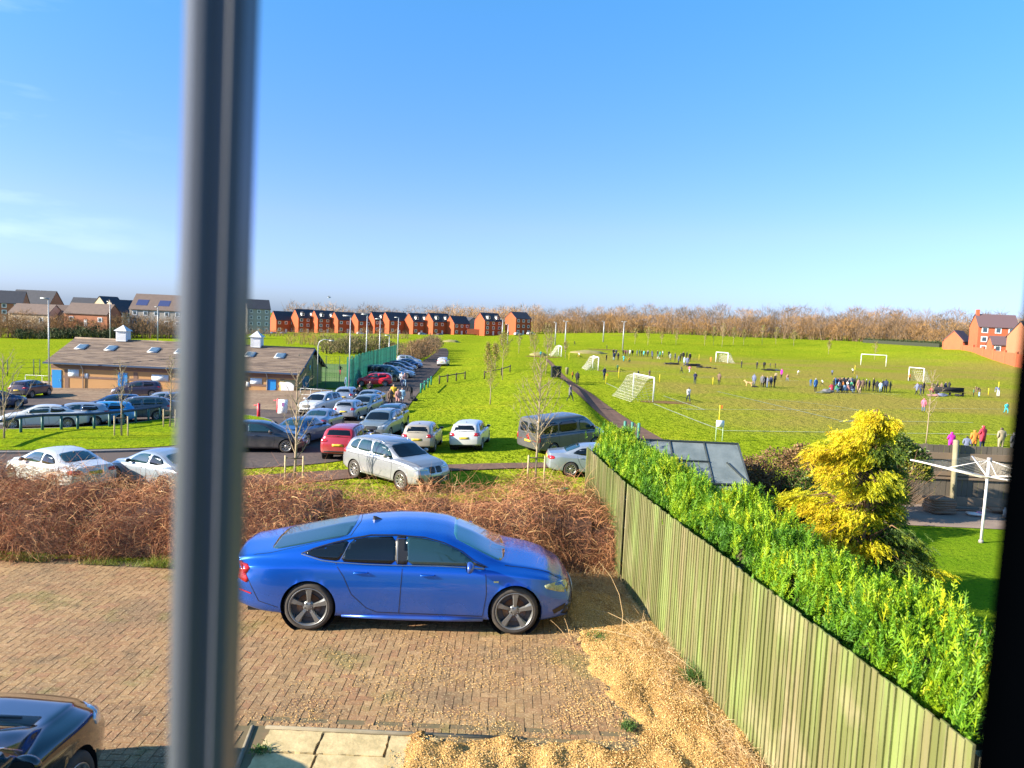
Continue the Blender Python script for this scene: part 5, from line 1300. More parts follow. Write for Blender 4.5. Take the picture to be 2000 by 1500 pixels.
BIG = dict(SUV); BIG.update(L=4.88, W=1.94, wr=.375, Ra=.425, wx=(.93, 3.86), nt=.16, rim='ten',
    top=[(0, 1.15), (.08, 1.30), (.28, 1.56), (.5, 1.68), (1.0, 1.735), (1.8, 1.76), (2.5, 1.73), (2.85, 1.64), (3.25, 1.42), (3.55, 1.25), (3.68, 1.20), (4.2, 1.14), (4.65, 1.03), (4.88, .90)],
    belt=[(0, 1.12), (.6, 1.17), (2.2, 1.13), (3.5, 1.11), (4.2, 1.04), (4.65, .93), (4.88, .82)],
    bot=[(0, .42), (.4, .34), (1.2, .28), (3.3, .27), (4.4, .28), (4.88, .34)],
    side=[('q', [(.52, 1.31), (.64, 1.49), (.85, 1.60), (1.10, 1.625), (.98, 1.21), (.7, 1.225)], 1), ('r', [(1.03, 1.21), (1.15, 1.63), (1.86, 1.64), (1.90, 1.19)], 1), ('f', [(1.98, 1.185), (1.95, 1.64), (2.45, 1.615), (2.78, 1.53), (3.1, 1.34), (3.30, 1.165), (2.6, 1.17)], 1)],
    wst=[[(2.84, -.60), (2.84, .60), (3.25, .70), (3.58, .74), (3.64, 0), (3.58, -.74), (3.25, -.70)]],
    rw=[('r', [(-.62, 1.26), (.62, 1.26), (.57, 1.42), (.50, 1.60), (-.50, 1.60), (-.57, 1.42)])],
    head=[[(.36, .84), (.74, .86), (.82, .96), (.6, .965), (.38, .94)]], heads=[[(4.40, .88), (4.64, .84), (4.70, .9), (4.58, .98), (4.36, .99)]],
    tail_l=[[(.52, 1.0), (.87, .98), (.87, 1.16), (.54, 1.12)]], tails=[[(.06, .98), (.32, 1.0), (.34, 1.12), (.08, 1.18)]],
    grille=[[(-.33, .72), (-.03, .72), (-.03, .95), (-.29, .95)], [(.03, .72), (.33, .72), (.29, .95), (.03, .95)], [(-.45, .40), (.45, .40), (.40, .60), (-.40, .60)], [(.55, .38), (.86, .42), (.84, .62), (.62, .58)], [(-.55, .38), (-.86, .42), (-.84, .62), (-.62, .58)]],
    lines=[[(1.94, 1.17), (1.93, .38)], [(3.30, 1.14), (3.34, .8), (3.28, .36)], [(1.20, 1.19), (1.22, .98), (1.35, .65), (1.55, .40)], [(1.55, .39), (3.28, .36)], [(.5, 1.04), (2.4, 1.02), (4.2, .96)]], tlines=[[(3.7, -.78), (4.2, -.72), (4.7, -.55)], [(3.7, .78), (4.2, .72), (4.7, .55)]], handles=[(1.45, 1.08), (2.34, 1.065)], mirror=(3.06, 1.22), rails=(.6, 2.6), railm=M_chr, fin=.8, fpz=.60)
VAN = dict(L=4.97, W=1.96, wr=.34, Ra=.385, wx=(.98, 3.92), tw=.22, nb=.10, rb=.03, nt=.16, rt=.03, tumble=.09, rim='ten', van=True, shd=.012,
    top=[(0, 1.90), (.08, 1.93), (.3, 1.955), (1.5, 1.97), (2.8, 1.965), (3.25, 1.92), (3.6, 1.72), (3.95, 1.42), (4.2, 1.24), (4.4, 1.17), (4.75, 1.04), (4.97, .85)],
    belt=[(0, 1.12), (2, 1.12), (3.8, 1.08), (4.3, 1.02), (4.7, .92), (4.97, .76)],
    bot=[(0, .40), (.5, .30), (1.5, .26), (3.5, .25), (4.4, .25), (4.97, .32)],
    nose=[(.2, .05), (.4, 0), (.7, 0), (.9, .08), (1.05, .2)], tail=[(.2, .04), (.5, 0), (1.2, 0), (1.95, .10)],
    side=[('q', [(.30, 1.20), (.32, 1.72), (1.30, 1.74), (1.30, 1.20)], 0), ('r', [(1.40, 1.20), (1.40, 1.74), (2.62, 1.75), (2.64, 1.19)], 0), ('f', [(2.80, 1.18), (2.78, 1.74), (3.15, 1.72), (3.42, 1.60), (3.70, 1.36), (3.86, 1.15), (3.3, 1.14)], 1)],
    wst=[[(3.38, -.66), (3.38, .66), (3.8, .74), (4.12, .78), (4.22, 0), (4.12, -.78), (3.8, -.74)]],
    rw=[('r', [(-.70, 1.22), (-.05, 1.22), (-.05, 1.72), (-.66, 1.72)]), ('r', [(.70, 1.22), (.05, 1.22), (.05, 1.72), (.66, 1.72)])],
    head=[[(.45, .80), (.78, .82), (.84, .98), (.6, .96)]], heads=[[(4.50, .84), (4.74, .78), (4.80, .86), (4.6, 1.0), (4.45, 1.0)]],
    tail_l=[[(.84, .78), (.93, .78), (.93, 1.30), (.84, 1.30)]], tails=[[(.0, .78), (.10, .80), (.10, 1.28), (.0, 1.30)]],
    grille=[[(-.42, .72), (.42, .72), (.44, .90), (-.44, .90)], [(-.6, .34), (.6, .34), (.5, .54), (-.5, .54)]], rpz=.70, fpz=.50,
    lines=[[(2.70, 1.74), (2.70, .34)], [(3.84, 1.12), (3.88, .8), (3.6, .34)], [(1.34, 1.74), (1.36, .8), (1.42, .34)], [(1.42, .33), (3.6, .32)], [(.3, 1.0), (1.34, 1.0)]], handles=[(2.52, 1.02), (2.92, 1.02)], mirror=(3.62, 1.26), msc=1.5)
# ------------------------------------------------------------------ the cars themselves
P_ = {k: paint(k, *v) for k, v in dict(
    blue=((0.005, 0.10, 0.50), .55, .22, .12), black=((0.008, 0.009, 0.012), .2, .15, .03), silver=((0.34, 0.345, 0.36), .55, .32, .35), white=((0.52, 0.52, 0.52), .0, .3, .25),
    cream=((0.36, 0.31, 0.24), .1, .5, .6), red=((0.38, 0.02, 0.03), .1, .3, .35), grey=((0.10, 0.105, 0.115), .4, .35, .3), navy=((0.012, 0.025, 0.07), .3, .3, .2),
    teal=((0.03, 0.07, 0.085), .4, .3, .2), skyblue=((0.03, 0.28, 0.55), .3, .3, .15), lilac=((0.28, 0.30, 0.38), .5, .35, .2), charcoal=((0.035, 0.037, 0.045), .4, .35, .35), sage=((0.22, 0.25, 0.25), .4, .35, .3),
    plum=((0.06, 0.04, 0.06), .3, .35, .3), dkblue=((0.02, 0.06, 0.16), .4, .3, .2), brightred=((0.78, 0.012, 0.02), .0, .3, .1), palesil=((0.33, 0.37, 0.42), .5, .32, .15)).items()}

t, bv = make_car(FAST, 'glossy blue four door fastback parked on the block paving', P_['blue'], 2)
place(t, -1.44, 11.15, 3.35, 0.0)
# chrome line round the windows, side badge, sill blade, lower intakes
for sg in (1, -1):
    v, f = line_decal('x', [(a - 2.485, b) for a, b in [(1.0, 1.07), (1.16, 1.135), (1.38, 1.20), (1.69, 1.272), (1.95, 1.317), (2.31, 1.336), (2.72, 1.322), (3.0, 1.265), (3.27, 1.155), (3.45, 1.04), (3.64, .95)]], .010, 'side', bv, None, None, .009, sg)
    mb = MB(); mb.add(v, f); mb.build('window_trim', M_trim, t)
    v, f = line_decal('x', [(a - 2.485, b) for a, b in [(3.60, .935), (3.0, .962), (2.3, .958), (1.9, .962), (1.5, .978), (1.3, .995), (1.0, 1.065)]], .012, 'side', bv, None, None, .009, sg)
    mb = MB(); mb.add(v, f); mb.build('window_trim', pmat('dull_chrome', (.32, .30, .28), .3, metal=.9), t)
    for nm, pts, wd in (('b', [(2.345, 1.30), (2.365, .985)], .008), ('q', [(1.665, 1.225), (1.56, 1.005)], .008)):
        v, f = line_decal('x', [(a - 2.485, b) for a, b in pts], wd, 'side', bv, None, None, .012, sg); mb = MB(); mb.add(v, f); mb.build('window_trim', pmat('dull_chrome', (.32, .30, .28), .3), t)
    v, f = line_decal('x', [(3.74 - 2.485, .775), (3.81 - 2.485, .775)], .022, 'side', bv, None, None, .006, sg); mb = MB(); mb.add(v, f); mb.build('badge', M_chr, t)
    mb = MB(); y = .925 * sg; mb.tube([(-.88, y * .99, .225), (-.2, y * 1.0, .215), (.6, y * 1.0, .21), (1.12, y * .985, .21)], [.02, .035, .035, .03], 8); mb.build('side_skirt', P_['blue'], t)
    v, f = line_decal('x', [(4.62 - 2.485, .32), (4.80 - 2.485, .40), (4.88 - 2.485, .43)], .07, 'side', bv, None, None, .006, sg); mb = MB(); mb.add(v, f); mb.build('air_intake', M_trim, t)
    v, f = line_decal('x', [(.16 - 2.485, .56), (.34 - 2.485, .52)], .02, 'side', bv, None, None, .006, sg); mb = MB(); mb.add(v, f); mb.build('side_reflector', M_tail, t)
    for c in FAST['wx']:
        arc = [(c - 2.485 + .39 * math.cos(a), .345 + .39 * math.sin(a)) for a in [R(-8 + 14 * k) for k in range(15)]]
        v, f = line_decal('x', arc, .03, 'side', bv, None, None, .010, sg); mb = MB(); mb.add(v, f, 0, True); mb.build('arch_lip', P_['blue'], t)

tb, _ = make_car(dict(HATCH, W=1.76, chandle=True, wsm=M_glc, side=[(a, b, 1) for a, b, c in HATCH['side']]), 'black small hatchback parked close below the window with its nose pointing away', P_['black'], 2)
place(tb, -4.44, 4.75, 90, 0.0)
mb = MB(); mb.tube([(-.95, -.70, 1.375), (-.5, -.715, 1.40), (-.1, -.72, 1.385), (.2, -.735, 1.31), (.5, -.775, 1.16), (.68, -.80, 1.03)], .010, 6); mb.build('window_trim', M_chr, tb)
mb = MB(); mb.box((1.14, 0, 1.005), (.13, 1.25, .02), bev=.006); mb.build('scuttle', pmat('grey_trim', (.10, .10, .10), .6), tb)
mb = MB(); mb.tube([(1.14, -.5, 1.03), (1.0, .1, 1.09)], .010, 5); mb.tube([(1.14, .1, 1.03), (1.0, .6, 1.08)], .010, 5); mb.build('wiper', M_trim, tb)

xb, _ = make_car(dict(BIG, wsm=M_gl), 'large silver off-roader facing right on the grass in front of the red car', P_['silver'], 1)
p = at(772, 940); place(xb, p.x, p.y, -41); xb.scale = (1.05,) * 3
vb, _ = make_car(dict(VAN), 'muddy grey van with side windows parked on the grass behind the fence end', pmat('van_grey', (0.06, 0.062, 0.07), .35, spec=.5, coat=.7, noise=(1.5, (0.10, 0.095, 0.09), .2)), 1, name='parked_van')
place(vb, 2.95, 40.0, 37)
sb, _ = make_car(SED, 'silver saloon parked side on, its nose hidden behind the fence end', P_['palesil'], 1)
place(sb, 4.15, 34.7, 2)
proto = {}
for k, S in dict(H=HATCH, S=SUV, D=SED, B=BIG, V=VAN, F=dict(FAST, rim='ten')).items(): proto[k] = S
near = [  # type, colour, px, py of the ground under the middle, heading, scale, label
 ('H', 'white', 919, 870, 84, 1.0, 'white hatchback parked alone on the grass right of the cream car', 1),
 ('H', 'cream', 826, 874, 88, 1.0, 'mud splashed cream hatchback left of the white one on the grass', 1),
 ('S', 'red', 682, 888, 88, 1.0, 'red off-roader seen from behind on the road edge behind the silver off-roader', 1),
 ('D', 'dkblue', 592, 864, 80, 1.0, 'dark blue saloon parked left of the red off-roader', 1),
 ('H', 'charcoal', 512, 880, 8, 1.06, 'dark grey car side on beside the window bar, nose to the right', 1),
 ('D', 'lilac', 630, 842, 88, 1.0, 'pale lilac saloon with dark rear glass behind the red off-roader', 1),
 ('H', 'silver', 686, 818, 87, .98, 'cream silver hatchback with a yellow plate beside the white off-roader', 1),
 ('S', 'white', 626, 808, 256, 1.0, 'white off-roader facing the camera beside the entrance of the car park', 1),
 ('S', 'sage', 745, 853, 264, 1.0, 'grey green off-roader facing the camera behind the red one', 1),
 ('S', 'teal', 762, 838, 266, .98, 'dark teal off-roader half hidden behind the grey green one', 1),
 ('H', 'palesil', 679, 787, 92, 1.0, 'pale silver hatchback parked beyond the white off-roader', 1),
 ('H', 'sage', 714, 808, 262, 1.0, 'dull green hatchback facing the camera right of the cream silver one', 0),
 ('D', 'silver', 722, 793, 262, .95, 'small silver saloon behind the dull green hatchback', 0),
 ('D', 'white', 116, 948, 150, 1.05, 'white saloon behind the hedge at the far left', 1),
 ('D', 'palesil', 318, 949, 150, 1.04, 'pale silver saloon behind the hedge beside the window bar', 1),
]
far = [
 ('S', 'plum', 62, 775, 92, .95, 'dark plum hatchback facing away near the left door of the building'),
 ('H', 'navy', -8, 798, 60, 1.0, 'navy car cut off by the left edge of the photo'),
 ('D', 'white', 88, 836, 205, 1.0, 'white car behind the low green rail at the left'),
 ('H', 'palesil', 142, 832, 205, 1.0, 'pale blue silver hatchback between the white car and the bright blue one'),
 ('H', 'skyblue', 195, 828, 205, 1.0, 'bright sky blue hatchback in the row behind the green rail'),
 ('H', 'dkblue', 222, 806, 205, .95, 'dark blue hatchback behind the sky blue one'),
 ('B', 'grey', 262, 822, 208, .95, 'dark grey off-roader with alloy wheels at the end of the rail'),
 ('D', 'charcoal', 292, 812, 205, 1.0, 'charcoal saloon behind the dark grey off-roader'),
 ('H', 'palesil', 312, 800, 200, .95, 'pale silver blue hatchback beside the window bar'),
 ('H', 'plum', 268, 775, 200, 1.0, 'dark plum hatchback by the middle blue door of the building'),
 ('H', 'charcoal', 352, 800, 100, 1.0, 'dark car half hidden by the window bar'),
 ('H', 'brightred', 730, 754, 186, .98, 'bright red hatchback side on in front of the green fence'),
 ('V', 'teal', 752, 745, -6, 1.0, 'dark van parked beyond the bright red hatchback'),
 ('D', 'palesil', 775, 738, -6, 1.0, 'pale blue silver saloon beyond the dark van'),
 ('S', 'charcoal', 777, 731, -6, 1.0, 'black off-roader in the row beyond the pale blue saloon'),
 ('H', 'navy', 786, 724, -6, 1.0, 'navy hatchback near the far end of the row along the green fence'),
 ('D', 'dkblue', 797, 718, -6, 1.0, 'dark blue saloon second from the far end of the row along the green fence'),
 ('H', 'palesil', 799, 711, -6, 1.0, 'silver hatchback at the far end of the row along the green fence'),
 ('H', 'white', 866, 714, 88, 1.0, 'small white car standing alone on the right side of the lane'),
]
cache = {}
for k, c, px, py, hd, sc, lab, det in near:
    t, _ = make_car(dict(proto[k]), lab, P_[c], det, group='cars parked by the playing field'); p = at(px, py); place(t, p.x, p.y, hd); t.scale = (sc,) * 3
def recolour(t, src, dst):
    for ch in t.children_recursive:
        for s in ch.material_slots:
            if s.material == src: s.link = 'OBJECT'; s.material = dst
for k, c, px, py, hd, sc, lab in far:
    if k not in cache:
        t, _ = make_car(dict(proto[k]), lab, P_[c], 0, group='cars parked by the playing field', name='parked_car'); cache[k] = (t, P_[c])
    else:
        src, pc = cache[k]; t = copy_tree(src); recolour(t, pc, P_[c]); tag(t, lab)
    if k == 'V': tag(t, cat='van')
    t.scale = (sc,) * 3; p = at(px, py); place(t, p.x, p.y, hd)
# ------------------------------------------------------------------ changing room building
t = empty('changing_room', (-34.3, 75, -4.7)); tag(t, 'long low buff brick changing room with brown tiled roof and blue doors', 'building')
brick = ramp_mat('buff_brick', [(0, (0.44, 0.235, 0.095)), (1, (0.50, 0.28, 0.12))], .85, mixnoise=.6, scale=.5)
band = pmat('brown_brick', (0.22, 0.13, 0.09), .85, noise=(3, (.17, .10, .075), .2))
tile = pmat('brown_tile', (0.165, 0.118, 0.088), .85, noise=(.8, (0.10, 0.07, 0.055), .2))
N = tile.node_tree; L = N.links; b = N.nodes['Principled BSDF']; src = b.inputs['Base Color'].links[0].from_socket
tcn = N.nodes.new('ShaderNodeTexCoord'); mp = N.nodes.new('ShaderNodeMapping'); mp.inputs['Rotation'].default_value = (0, 0, 0); L.new(tcn.outputs['Object'], mp.inputs[0])
nz = N.nodes.new('ShaderNodeTexNoise'); nz.inputs['Scale'].default_value = 1; mp.inputs['Scale'].default_value = (.5, 6, 6); L.new(mp.outputs[0], nz.inputs['Vector']); nz.inputs['Detail'].default_value = 4
r = N.nodes.new('ShaderNodeMapRange'); r.inputs[1].default_value = .46; r.inputs[2].default_value = .56; r.inputs[4].default_value = .9; L.new(nz.outputs[0], r.inputs[0])
mx = N.nodes.new('ShaderNodeMix'); mx.data_type = 'RGBA'; L.new(r.outputs[0], mx.inputs[0]); L.new(src, mx.inputs[6]); mx.inputs[7].default_value = (.24, .175, .125, 1); L.new(mx.outputs[2], b.inputs['Base Color'])
doorb = pmat('blue_door', (0.012, 0.20, 0.52), .45, noise=(2, (.015, .24, .56), .3)); navy = pmat('navy_fascia', (0.03, 0.06, 0.12), .5)
WL, WD, HE, HR = 25.0, 9.7, 2.95, 5.05
x0, x1 = -WL / 2, WL / 2
mb = MB(); mb.box((0, WD / 2, HE / 2 - .15), (WL, WD, HE + .3))
mb.add([(x1, 0, HE), (x1, WD, HE), (x1, WD / 2, HR - .12), (x0, 0, HE), (x0, WD, HE), (x0, WD / 2, HR - .12)], [(0, 1, 2), (3, 5, 4)]); mb.build('wall', brick, t)
mb = MB()
mb.box((0, -.012, 1.45), (WL + .02, .03, .22)); mb.box((0, -.012, 2.45), (WL + .02, .03, .35))
for x in (-10.9, -3.9, 7.3, 11.0): mb.box((x, -.014, 1.1), (.42, .03, 2.2))
mb.build('brick_band', band, t)
mb = MB(); ov = .55; sl = (HR - HE) / (WD / 2)
rows = 17
for s_, ys in ((1, 1), (-1, -1)):                                  # stepped courses of tiles on both slopes
    for k in range(rows):
        f0, f1 = k / rows, (k + 1) / rows
        ya = -ov + (WD / 2 + ov) * f0; yb = -ov + (WD / 2 + ov) * f1 + .05
        za = HE - ov * sl * .8 + .10 + (HR - (HE - ov * sl * .8)) * f0; zb_ = HE - ov * sl * .8 + .10 + (HR - (HE - ov * sl * .8)) * f1
        if ys < 0: ya, yb = WD - ya, WD - yb
        xa, xb = x0 - .4, x1 + .45
        q = [(xa, ya, za + .05), (xb, ya, za + .05), (xb, yb, zb_), (xa, yb, zb_), (xa, ya, za - .04), (xb, ya, za - .04), (xb, yb, zb_ - .10), (xa, yb, zb_ - .10)]
        fs = [(0, 1, 2, 3), (0, 4, 5, 1), (1, 5, 6, 2), (3, 7, 4, 0), (4, 7, 6, 5)]
        if ys < 0: fs = [f[::-1] for f in fs]
        mb.add(q, fs)
mb.tube([(x0 - .4, WD / 2, HR + .12), (x1 + .46, WD / 2, HR + .12)], .10, 8)
roof = mb.build('roof', tile, t)
mb = MB(); mb.box((0, -ov - .04, HE - ov * sl * .8 + .05), (WL + .9, .10, .16)); mb.build('gutter', navy, t)
for x in (-9.2, 2.1, 9.5):
    mb = MB(); mb.tube([(x, -ov, HE - ov * sl * .8), (x, -.10, HE - .7), (x, -.08, .05)], .05, 8); mb.build('downpipe', pmat('pipe_grey', (.35, .33, .3), .5), t)
for x, dm in ((-11.9, doorb), (-5.2, doorb), (9.9, doorb)):
    d = MB().box((x, -.03, 1.05), (.95, .05, 2.1)).build('door', dm, t); MB().tube([(x + .35, -.08, 1.0), (x + .35, -.08, 1.15)], .02, 6).build('handle', M_chr, d)
mb = MB(); mb.box((-.35 + 1.2, -.06, .95), (.30, .012, 1.2), bev=.003)
signw = pmat('sign_white', (.72, .74, .76), .5); signp = pmat('sign_pale', (.50, .62, .72), .5, noise=(4, (.75, .77, .78), .2))
for x, z, w_, h_ in ((-10.2, 1.85, 1.1, .7), (-8.9, 1.6, .4, .5), (-1.4, 1.75, 1.7, .6), (8.35, 1.85, 1.2, .6), (7.5, 1.5, .35, .5)):
    MB().box((x, -.035, z), (w_, .03, h_), bev=.008).build('notice_board', signp if w_ > 1 else signw, t)
nb_ = MB().box((11.55, -.04, 1.45), (1.6, .04, 1.3), bev=.01).build('notice_board', pmat('board_gold', (.50, .38, .16), .5), t)
mb = MB(); pts = [(-.82, -.5), (.82, -.5), (.82, .15), (.5, .38), (0, .5), (-.5, .38), (-.82, .15)]; mb.add([(11.55 + a * .78, -.068, 1.45 + b_) for a, b_ in pts], [list(range(7))]); mb.build('notice', signw, nb_)
nrm = Vector((0, -sl * .98, 1)).normalized()
slope = math.atan2(HR - (HE - ov * sl * .8), WD / 2 + ov)
for x in (-11.0, -7.9, -3.4, -.6, 6.7, 9.85):
    f = .62; y = -ov + (WD / 2 + ov) * f; z = HE - ov * sl * .8 + .10 + (HR - (HE - ov * sl * .8)) * f + .09
    w_ = MB().box((x, y, z), (1.0, 1.15, .10), rx=slope, bev=.01).build('skylight', pmat('skylight_frame', (.42, .43, .45), .4), roof)
    # pane of each skylight as a deeper piece of the building
    MB().box((x, y - .01, z + .058), (.80, .92, .012), rx=slope).build('skylight_pane', pmat('skylight_glass', (.10, .15, .20), .08, spec=.8, coat=.6), roof)
for x in (-7.7, 6.7):
    M = Matrix.Translation((x, WD / 2, HR))
    c = MB().box((x, WD / 2, HR + .55), (1.05, 1.05, 1.1)).build('vent_turret', pmat('turret_white', (.66, .66, .68), .6), t)
    mb = MB(); mb.add([(x - .7, WD / 2 - .7, HR + 1.1), (x + .7, WD / 2 - .7, HR + 1.1), (x + .7, WD / 2 + .7, HR + 1.1), (x - .7, WD / 2 + .7, HR + 1.1), (x, WD / 2, HR + 1.75)], [(0, 1, 4), (1, 2, 4), (2, 3, 4), (3, 0, 4), (3, 2, 1, 0)]); mb.build('turret_roof', pmat('turret_cap', (.55, .55, .54), .6), c)
    mb = MB()
    for k in range(7): mb.box((x, WD / 2 - .53, HR + .18 + k * .13), (.86, .03, .05), rx=R(25)); mb.box((x + .53, WD / 2, HR + .18 + k * .13), (.03, .86, .05))
    mb.build('louvre', pmat('turret_louvre', (.50, .50, .53), .6), c)
mb = MB(); mb.box((x1 + .03, WD / 2 - .2, 3.1), (.04, .55, .55), bev=.01); mb.build('gable_window', pmat('gable_glass', (.12, .35, .48), .2, coat=.5), t)
MB().box((x1 + .04, 3.0, 1.15), (.06, 2.3, 2.3)).build('side_doorway', pmat('door_navy', (.02, .05, .16), .5, noise=(3, (.12, .25, .45), .12)), t)
mb = MB(); mb.box((x1 + .3, -ov * .1 + 1.5, 3.3), (.5, .08, .10), rx=0)
for a, b_ in (((-ov, HE - ov * sl * .8 - .02), (WD / 2, HR + .05)), ((WD + ov, HE - ov * sl * .8 - .02), (WD / 2, HR + .05))): mb.tube([(x1 + .46, a[0], a[1]), (x1 + .46, b_[0], b_[1])], .09, 4)
mb.build('barge_board', navy, t)
# swan neck lamp by the gable, guard rails by the doors
def simple(name, fn, mats, lab, cat, loc, rz=0, group=None, kind=None):
    mb = MB(); fn(mb); o = mb.build(name, mats); o.location = loc; o.rotation_euler = (0, 0, rz); tag(o, lab, cat, group, kind); return o
galv = pmat('galvanised', (.42, .43, .43), .45, metal=.3, noise=(4, (.34, .35, .35), .2)); lampg = pmat('lamp_head', (.55, .56, .57), .4)
p = at(614, 775)
def swan(mb):
    mb.tube([(0, 0, 0), (0, 0, 5.3), (.15, 0, 5.75), (.6, 0, 6.0), (1.2, 0, 5.95)], [.07, .05, .05, .045, .04], 8)
    mb.box((1.4, 0, 5.9), (.5, .2, .12), bev=.03)
simple('street_lamp', swan, galv, 'short lamp with curved neck standing at the gable end of the building', 'street lamp', (-20.4, 77.5, -4.4))
teal_m = pmat('rail_green', (0.02, 0.10, 0.085), .5)
def guard(mb, n=3, w_=1.0, h_=1.05):
    for k in range(n + 1): mb.tube([(k * w_, 0, 0), (k * w_, 0, h_)], .028, 6)
    for z in (h_, h_ * .5): mb.tube([(0, 0, z), (n * w_, 0, z)], .025, 6)
p = at(50, 757); simple('guard_rail', lambda m: guard(m, 3, 1.7, 1.3), galv, 'grey tubular guard rail beside the left end of the building', 'railing', (p.x, p.y, H(p.x, p.y)))
p = at(608, 783); simple('guard_rail', lambda m: guard(m, 4, 1.0, 1.1), galv, 'grey tubular guard rail at the right hand corner of the building', 'railing', (p.x - 1, p.y, H(p.x, p.y)), R(-10))
postr = pmat('red_bollard', (.55, .03, .05), .5)
for px, py, lab in ((505, 817, 'red gate post on the grass island beside the window bar'), (543, 806, 'red gate post next to the white poster')):
    p = at(px, py); simple('gate_post', lambda m: (m.box((0, 0, .55), (.20, .20, 1.1), bev=.03), m.tube([(-.35, 0, .95), (0, 0, .95)], .04, 6)), postr, lab, 'gate post', (p.x, p.y, p.z))
p = at(552, 808)
t = empty('poster_board', (p.x, p.y, p.z)); tag(t, 'white A-board poster standing by the red gate post', 'sign')
MB().box((0, 0, .55), (.72, .05, 1.1), rx=R(-10), bev=.01).build('board', signw, t); MB().box((.02, -.05, .72), (.22, .01, .30), rx=R(-10)).build('printed_patch', pmat('poster_ink', (.25, .08, .25), .6), t)
for sx_ in (-.3, .3): MB().tube([(sx_, .05, 1.05), (sx_, .42, 0)], .02, 5).build('leg', galv, t)

# green knee rail round the near edge of the car park
t = empty('knee_rail', tuple(at(120, 845))); O = t.location.copy(); tag(t, 'low teal post and rail barrier in front of the cars at the left', 'barrier')
rp = [(-60, 880), (-8, 862), (41, 850), (83, 845), (120, 844), (152, 843), (184, 842), (214, 838), (240, 835), (265, 831), (290, 827), (312, 823), (335, 819)]
tops = []
for px, py in rp:
    p = at(px, py); tops.append((p.x - O.x, p.y - O.y, p.z - O.z + 1.02)); MB().tube([(p.x - O.x, p.y - O.y, p.z - O.z - .1), (p.x - O.x, p.y - O.y, p.z - O.z + 1.0)], .075, 8).build('post', teal_m, t)
MB().tube(tops, .085, 8).build('rail', pmat('rail_dark', (.02, .035, .06), .6), t)

# lamp columns
def lampcol(px, py, dpx_top, lab, hgt=None, d=None, arm=1):
    p = at(px, py) if d is None else at(px, py, d=d); g_ = H(p.x, p.y)
    hh = hgt or (abs(dpx_top) / F_PX * p.y)
    def f(mb):
        r_ = max(.06, p.y * .0007)
        mb.tube([(0, 0, 0), (0, 0, hh)], [r_ * 1.2, r_ * .8], 8); mb.box((-.35, 0, hh + .06), (.8, .25, .14), bev=.03)
        if arm > 1: mb.box((.45, 0, hh + .06), (.8, .25, .14), bev=.03)
    return simple('lamp_column', f, galv, lab, 'lamp post', (p.x, p.y, g_), group=None)
for a in ((96, 762, 178, 'tall lamp column rising beside the left end of the building roof'), (681, 768, 150, 'nearest tall lamp column of the line along the green fence'), (714, 736, 121, 'second lamp column of the line along the green fence'),
          (740, 722, 98, 'third lamp column of the line along the green fence'), (759, 712, 56, 'short fourth lamp column along the green fence'), (776, 706, 85, 'farthest tall lamp column along the green fence')): lampcol(*a)
for px, py, dp, lab in ((215, 676, 86, 'slim lamp column standing behind the roof left of the white turret'), (308, 676, 76, 'slim lamp column standing behind the roof right of the white turret')):
    lampcol(px, py, dp, lab)
for px, py, dp, lab in ((1103, 683, 55, 'twin headed white lamp post beyond the nearest far goal'), (1178, 668, 40, 'slim pale lamp post left of the twin headed one at the far touchline'), (1216, 684, 55, 'white lamp post behind the row of far spectators'), (1084, 674, 44, 'thin lamp post just left of the twin headed one'), (980, 674, 50, 'grey lamp post in front of the last brick house'), (991, 674, 40, 'thin lamp post right beside the grey one near the last brick house'), (896, 652, 28, 'small far lamp post in front of the grey house')):
    lampcol(px, py, dp, lab, arm=2 if dp == 55 else 1)

# green weldmesh fence of the court seen edge on
t = empty('court_fence', (-16.6, 74.5, H(-16.6, 74.5))); tag(t, 'tall green weldmesh court fence running away beside the parked cars', 'fence')
gpm = ramp_mat('weldmesh_green', [(0, (0.006, 0.085, 0.06)), (.5, (0.012, 0.19, 0.12)), (1, (0.05, 0.34, 0.22))], .5)
A, B_ = Vector((-16.6, 74.5)), Vector((-18.9, 119.5)); n = 18
for i in range(n + 1):
    q_ = A.lerp(B_, i / n); z = H(q_.x, q_.y) - t.location.z
    MB().box((q_.x - A.x, q_.y - A.y, z + 1.75), (.12, .12, 3.6)).build('post', gpm, t)
mb = MB()
for i in range(n):
    a, b_ = A.lerp(B_, i / n), A.lerp(B_, (i + 1) / n); z = H(a.x, a.y) - t.location.z; hh = 3.5 if i > 1 else 3.3
    for k in range(9):
        c = a.lerp(b_, (k + .5) / 9); mb.box((c.x - A.x + (k % 3) * .03, c.y - A.y, z + hh / 2), (.03, .16, hh - .3 * (k % 2)))
    for k in range(5): mb.tube([(a.x - A.x, a.y - A.y, z + .2 + k * .8), (b_.x - A.x, b_.y - A.y, z + .2 + k * .8)], .02, 4)
mb.build('mesh_panels', gpm, t)
t = empty('court_end_fence', (-17, 76, H(-17, 76))); tag(t, 'see through dark mesh fence across the near end of the green court', 'fence')
dkm = pmat('mesh_dark', (.03, .06, .05), .6); O = t.location.copy()
xsf = np.linspace(-22.5, -16.8, 5)
for x in xsf: MB().box((x - O.x, 2.0, 1.7), (.06, .06, 3.4)).build('post', dkm, t)
mb = MB()
for k in range(8): mb.tube([(xsf[0] - O.x, 2, .2 + k * .45), (xsf[-1] - O.x, 2, .2 + k * .45)], .008, 3)
for x in np.arange(-22.5, -16.8, .25): mb.tube([(x - O.x, 2, 0), (x - O.x, 2, 3.4)], .007, 3)
mb.build('mesh_panels', dkm, t)
t = empty('boundary_fence', tuple(at(40, 735))); O = t.location.copy(); tag(t, 'thin dark wire fence crossing the bright grass left of the building', 'fence')
pr = None; mb = MB()
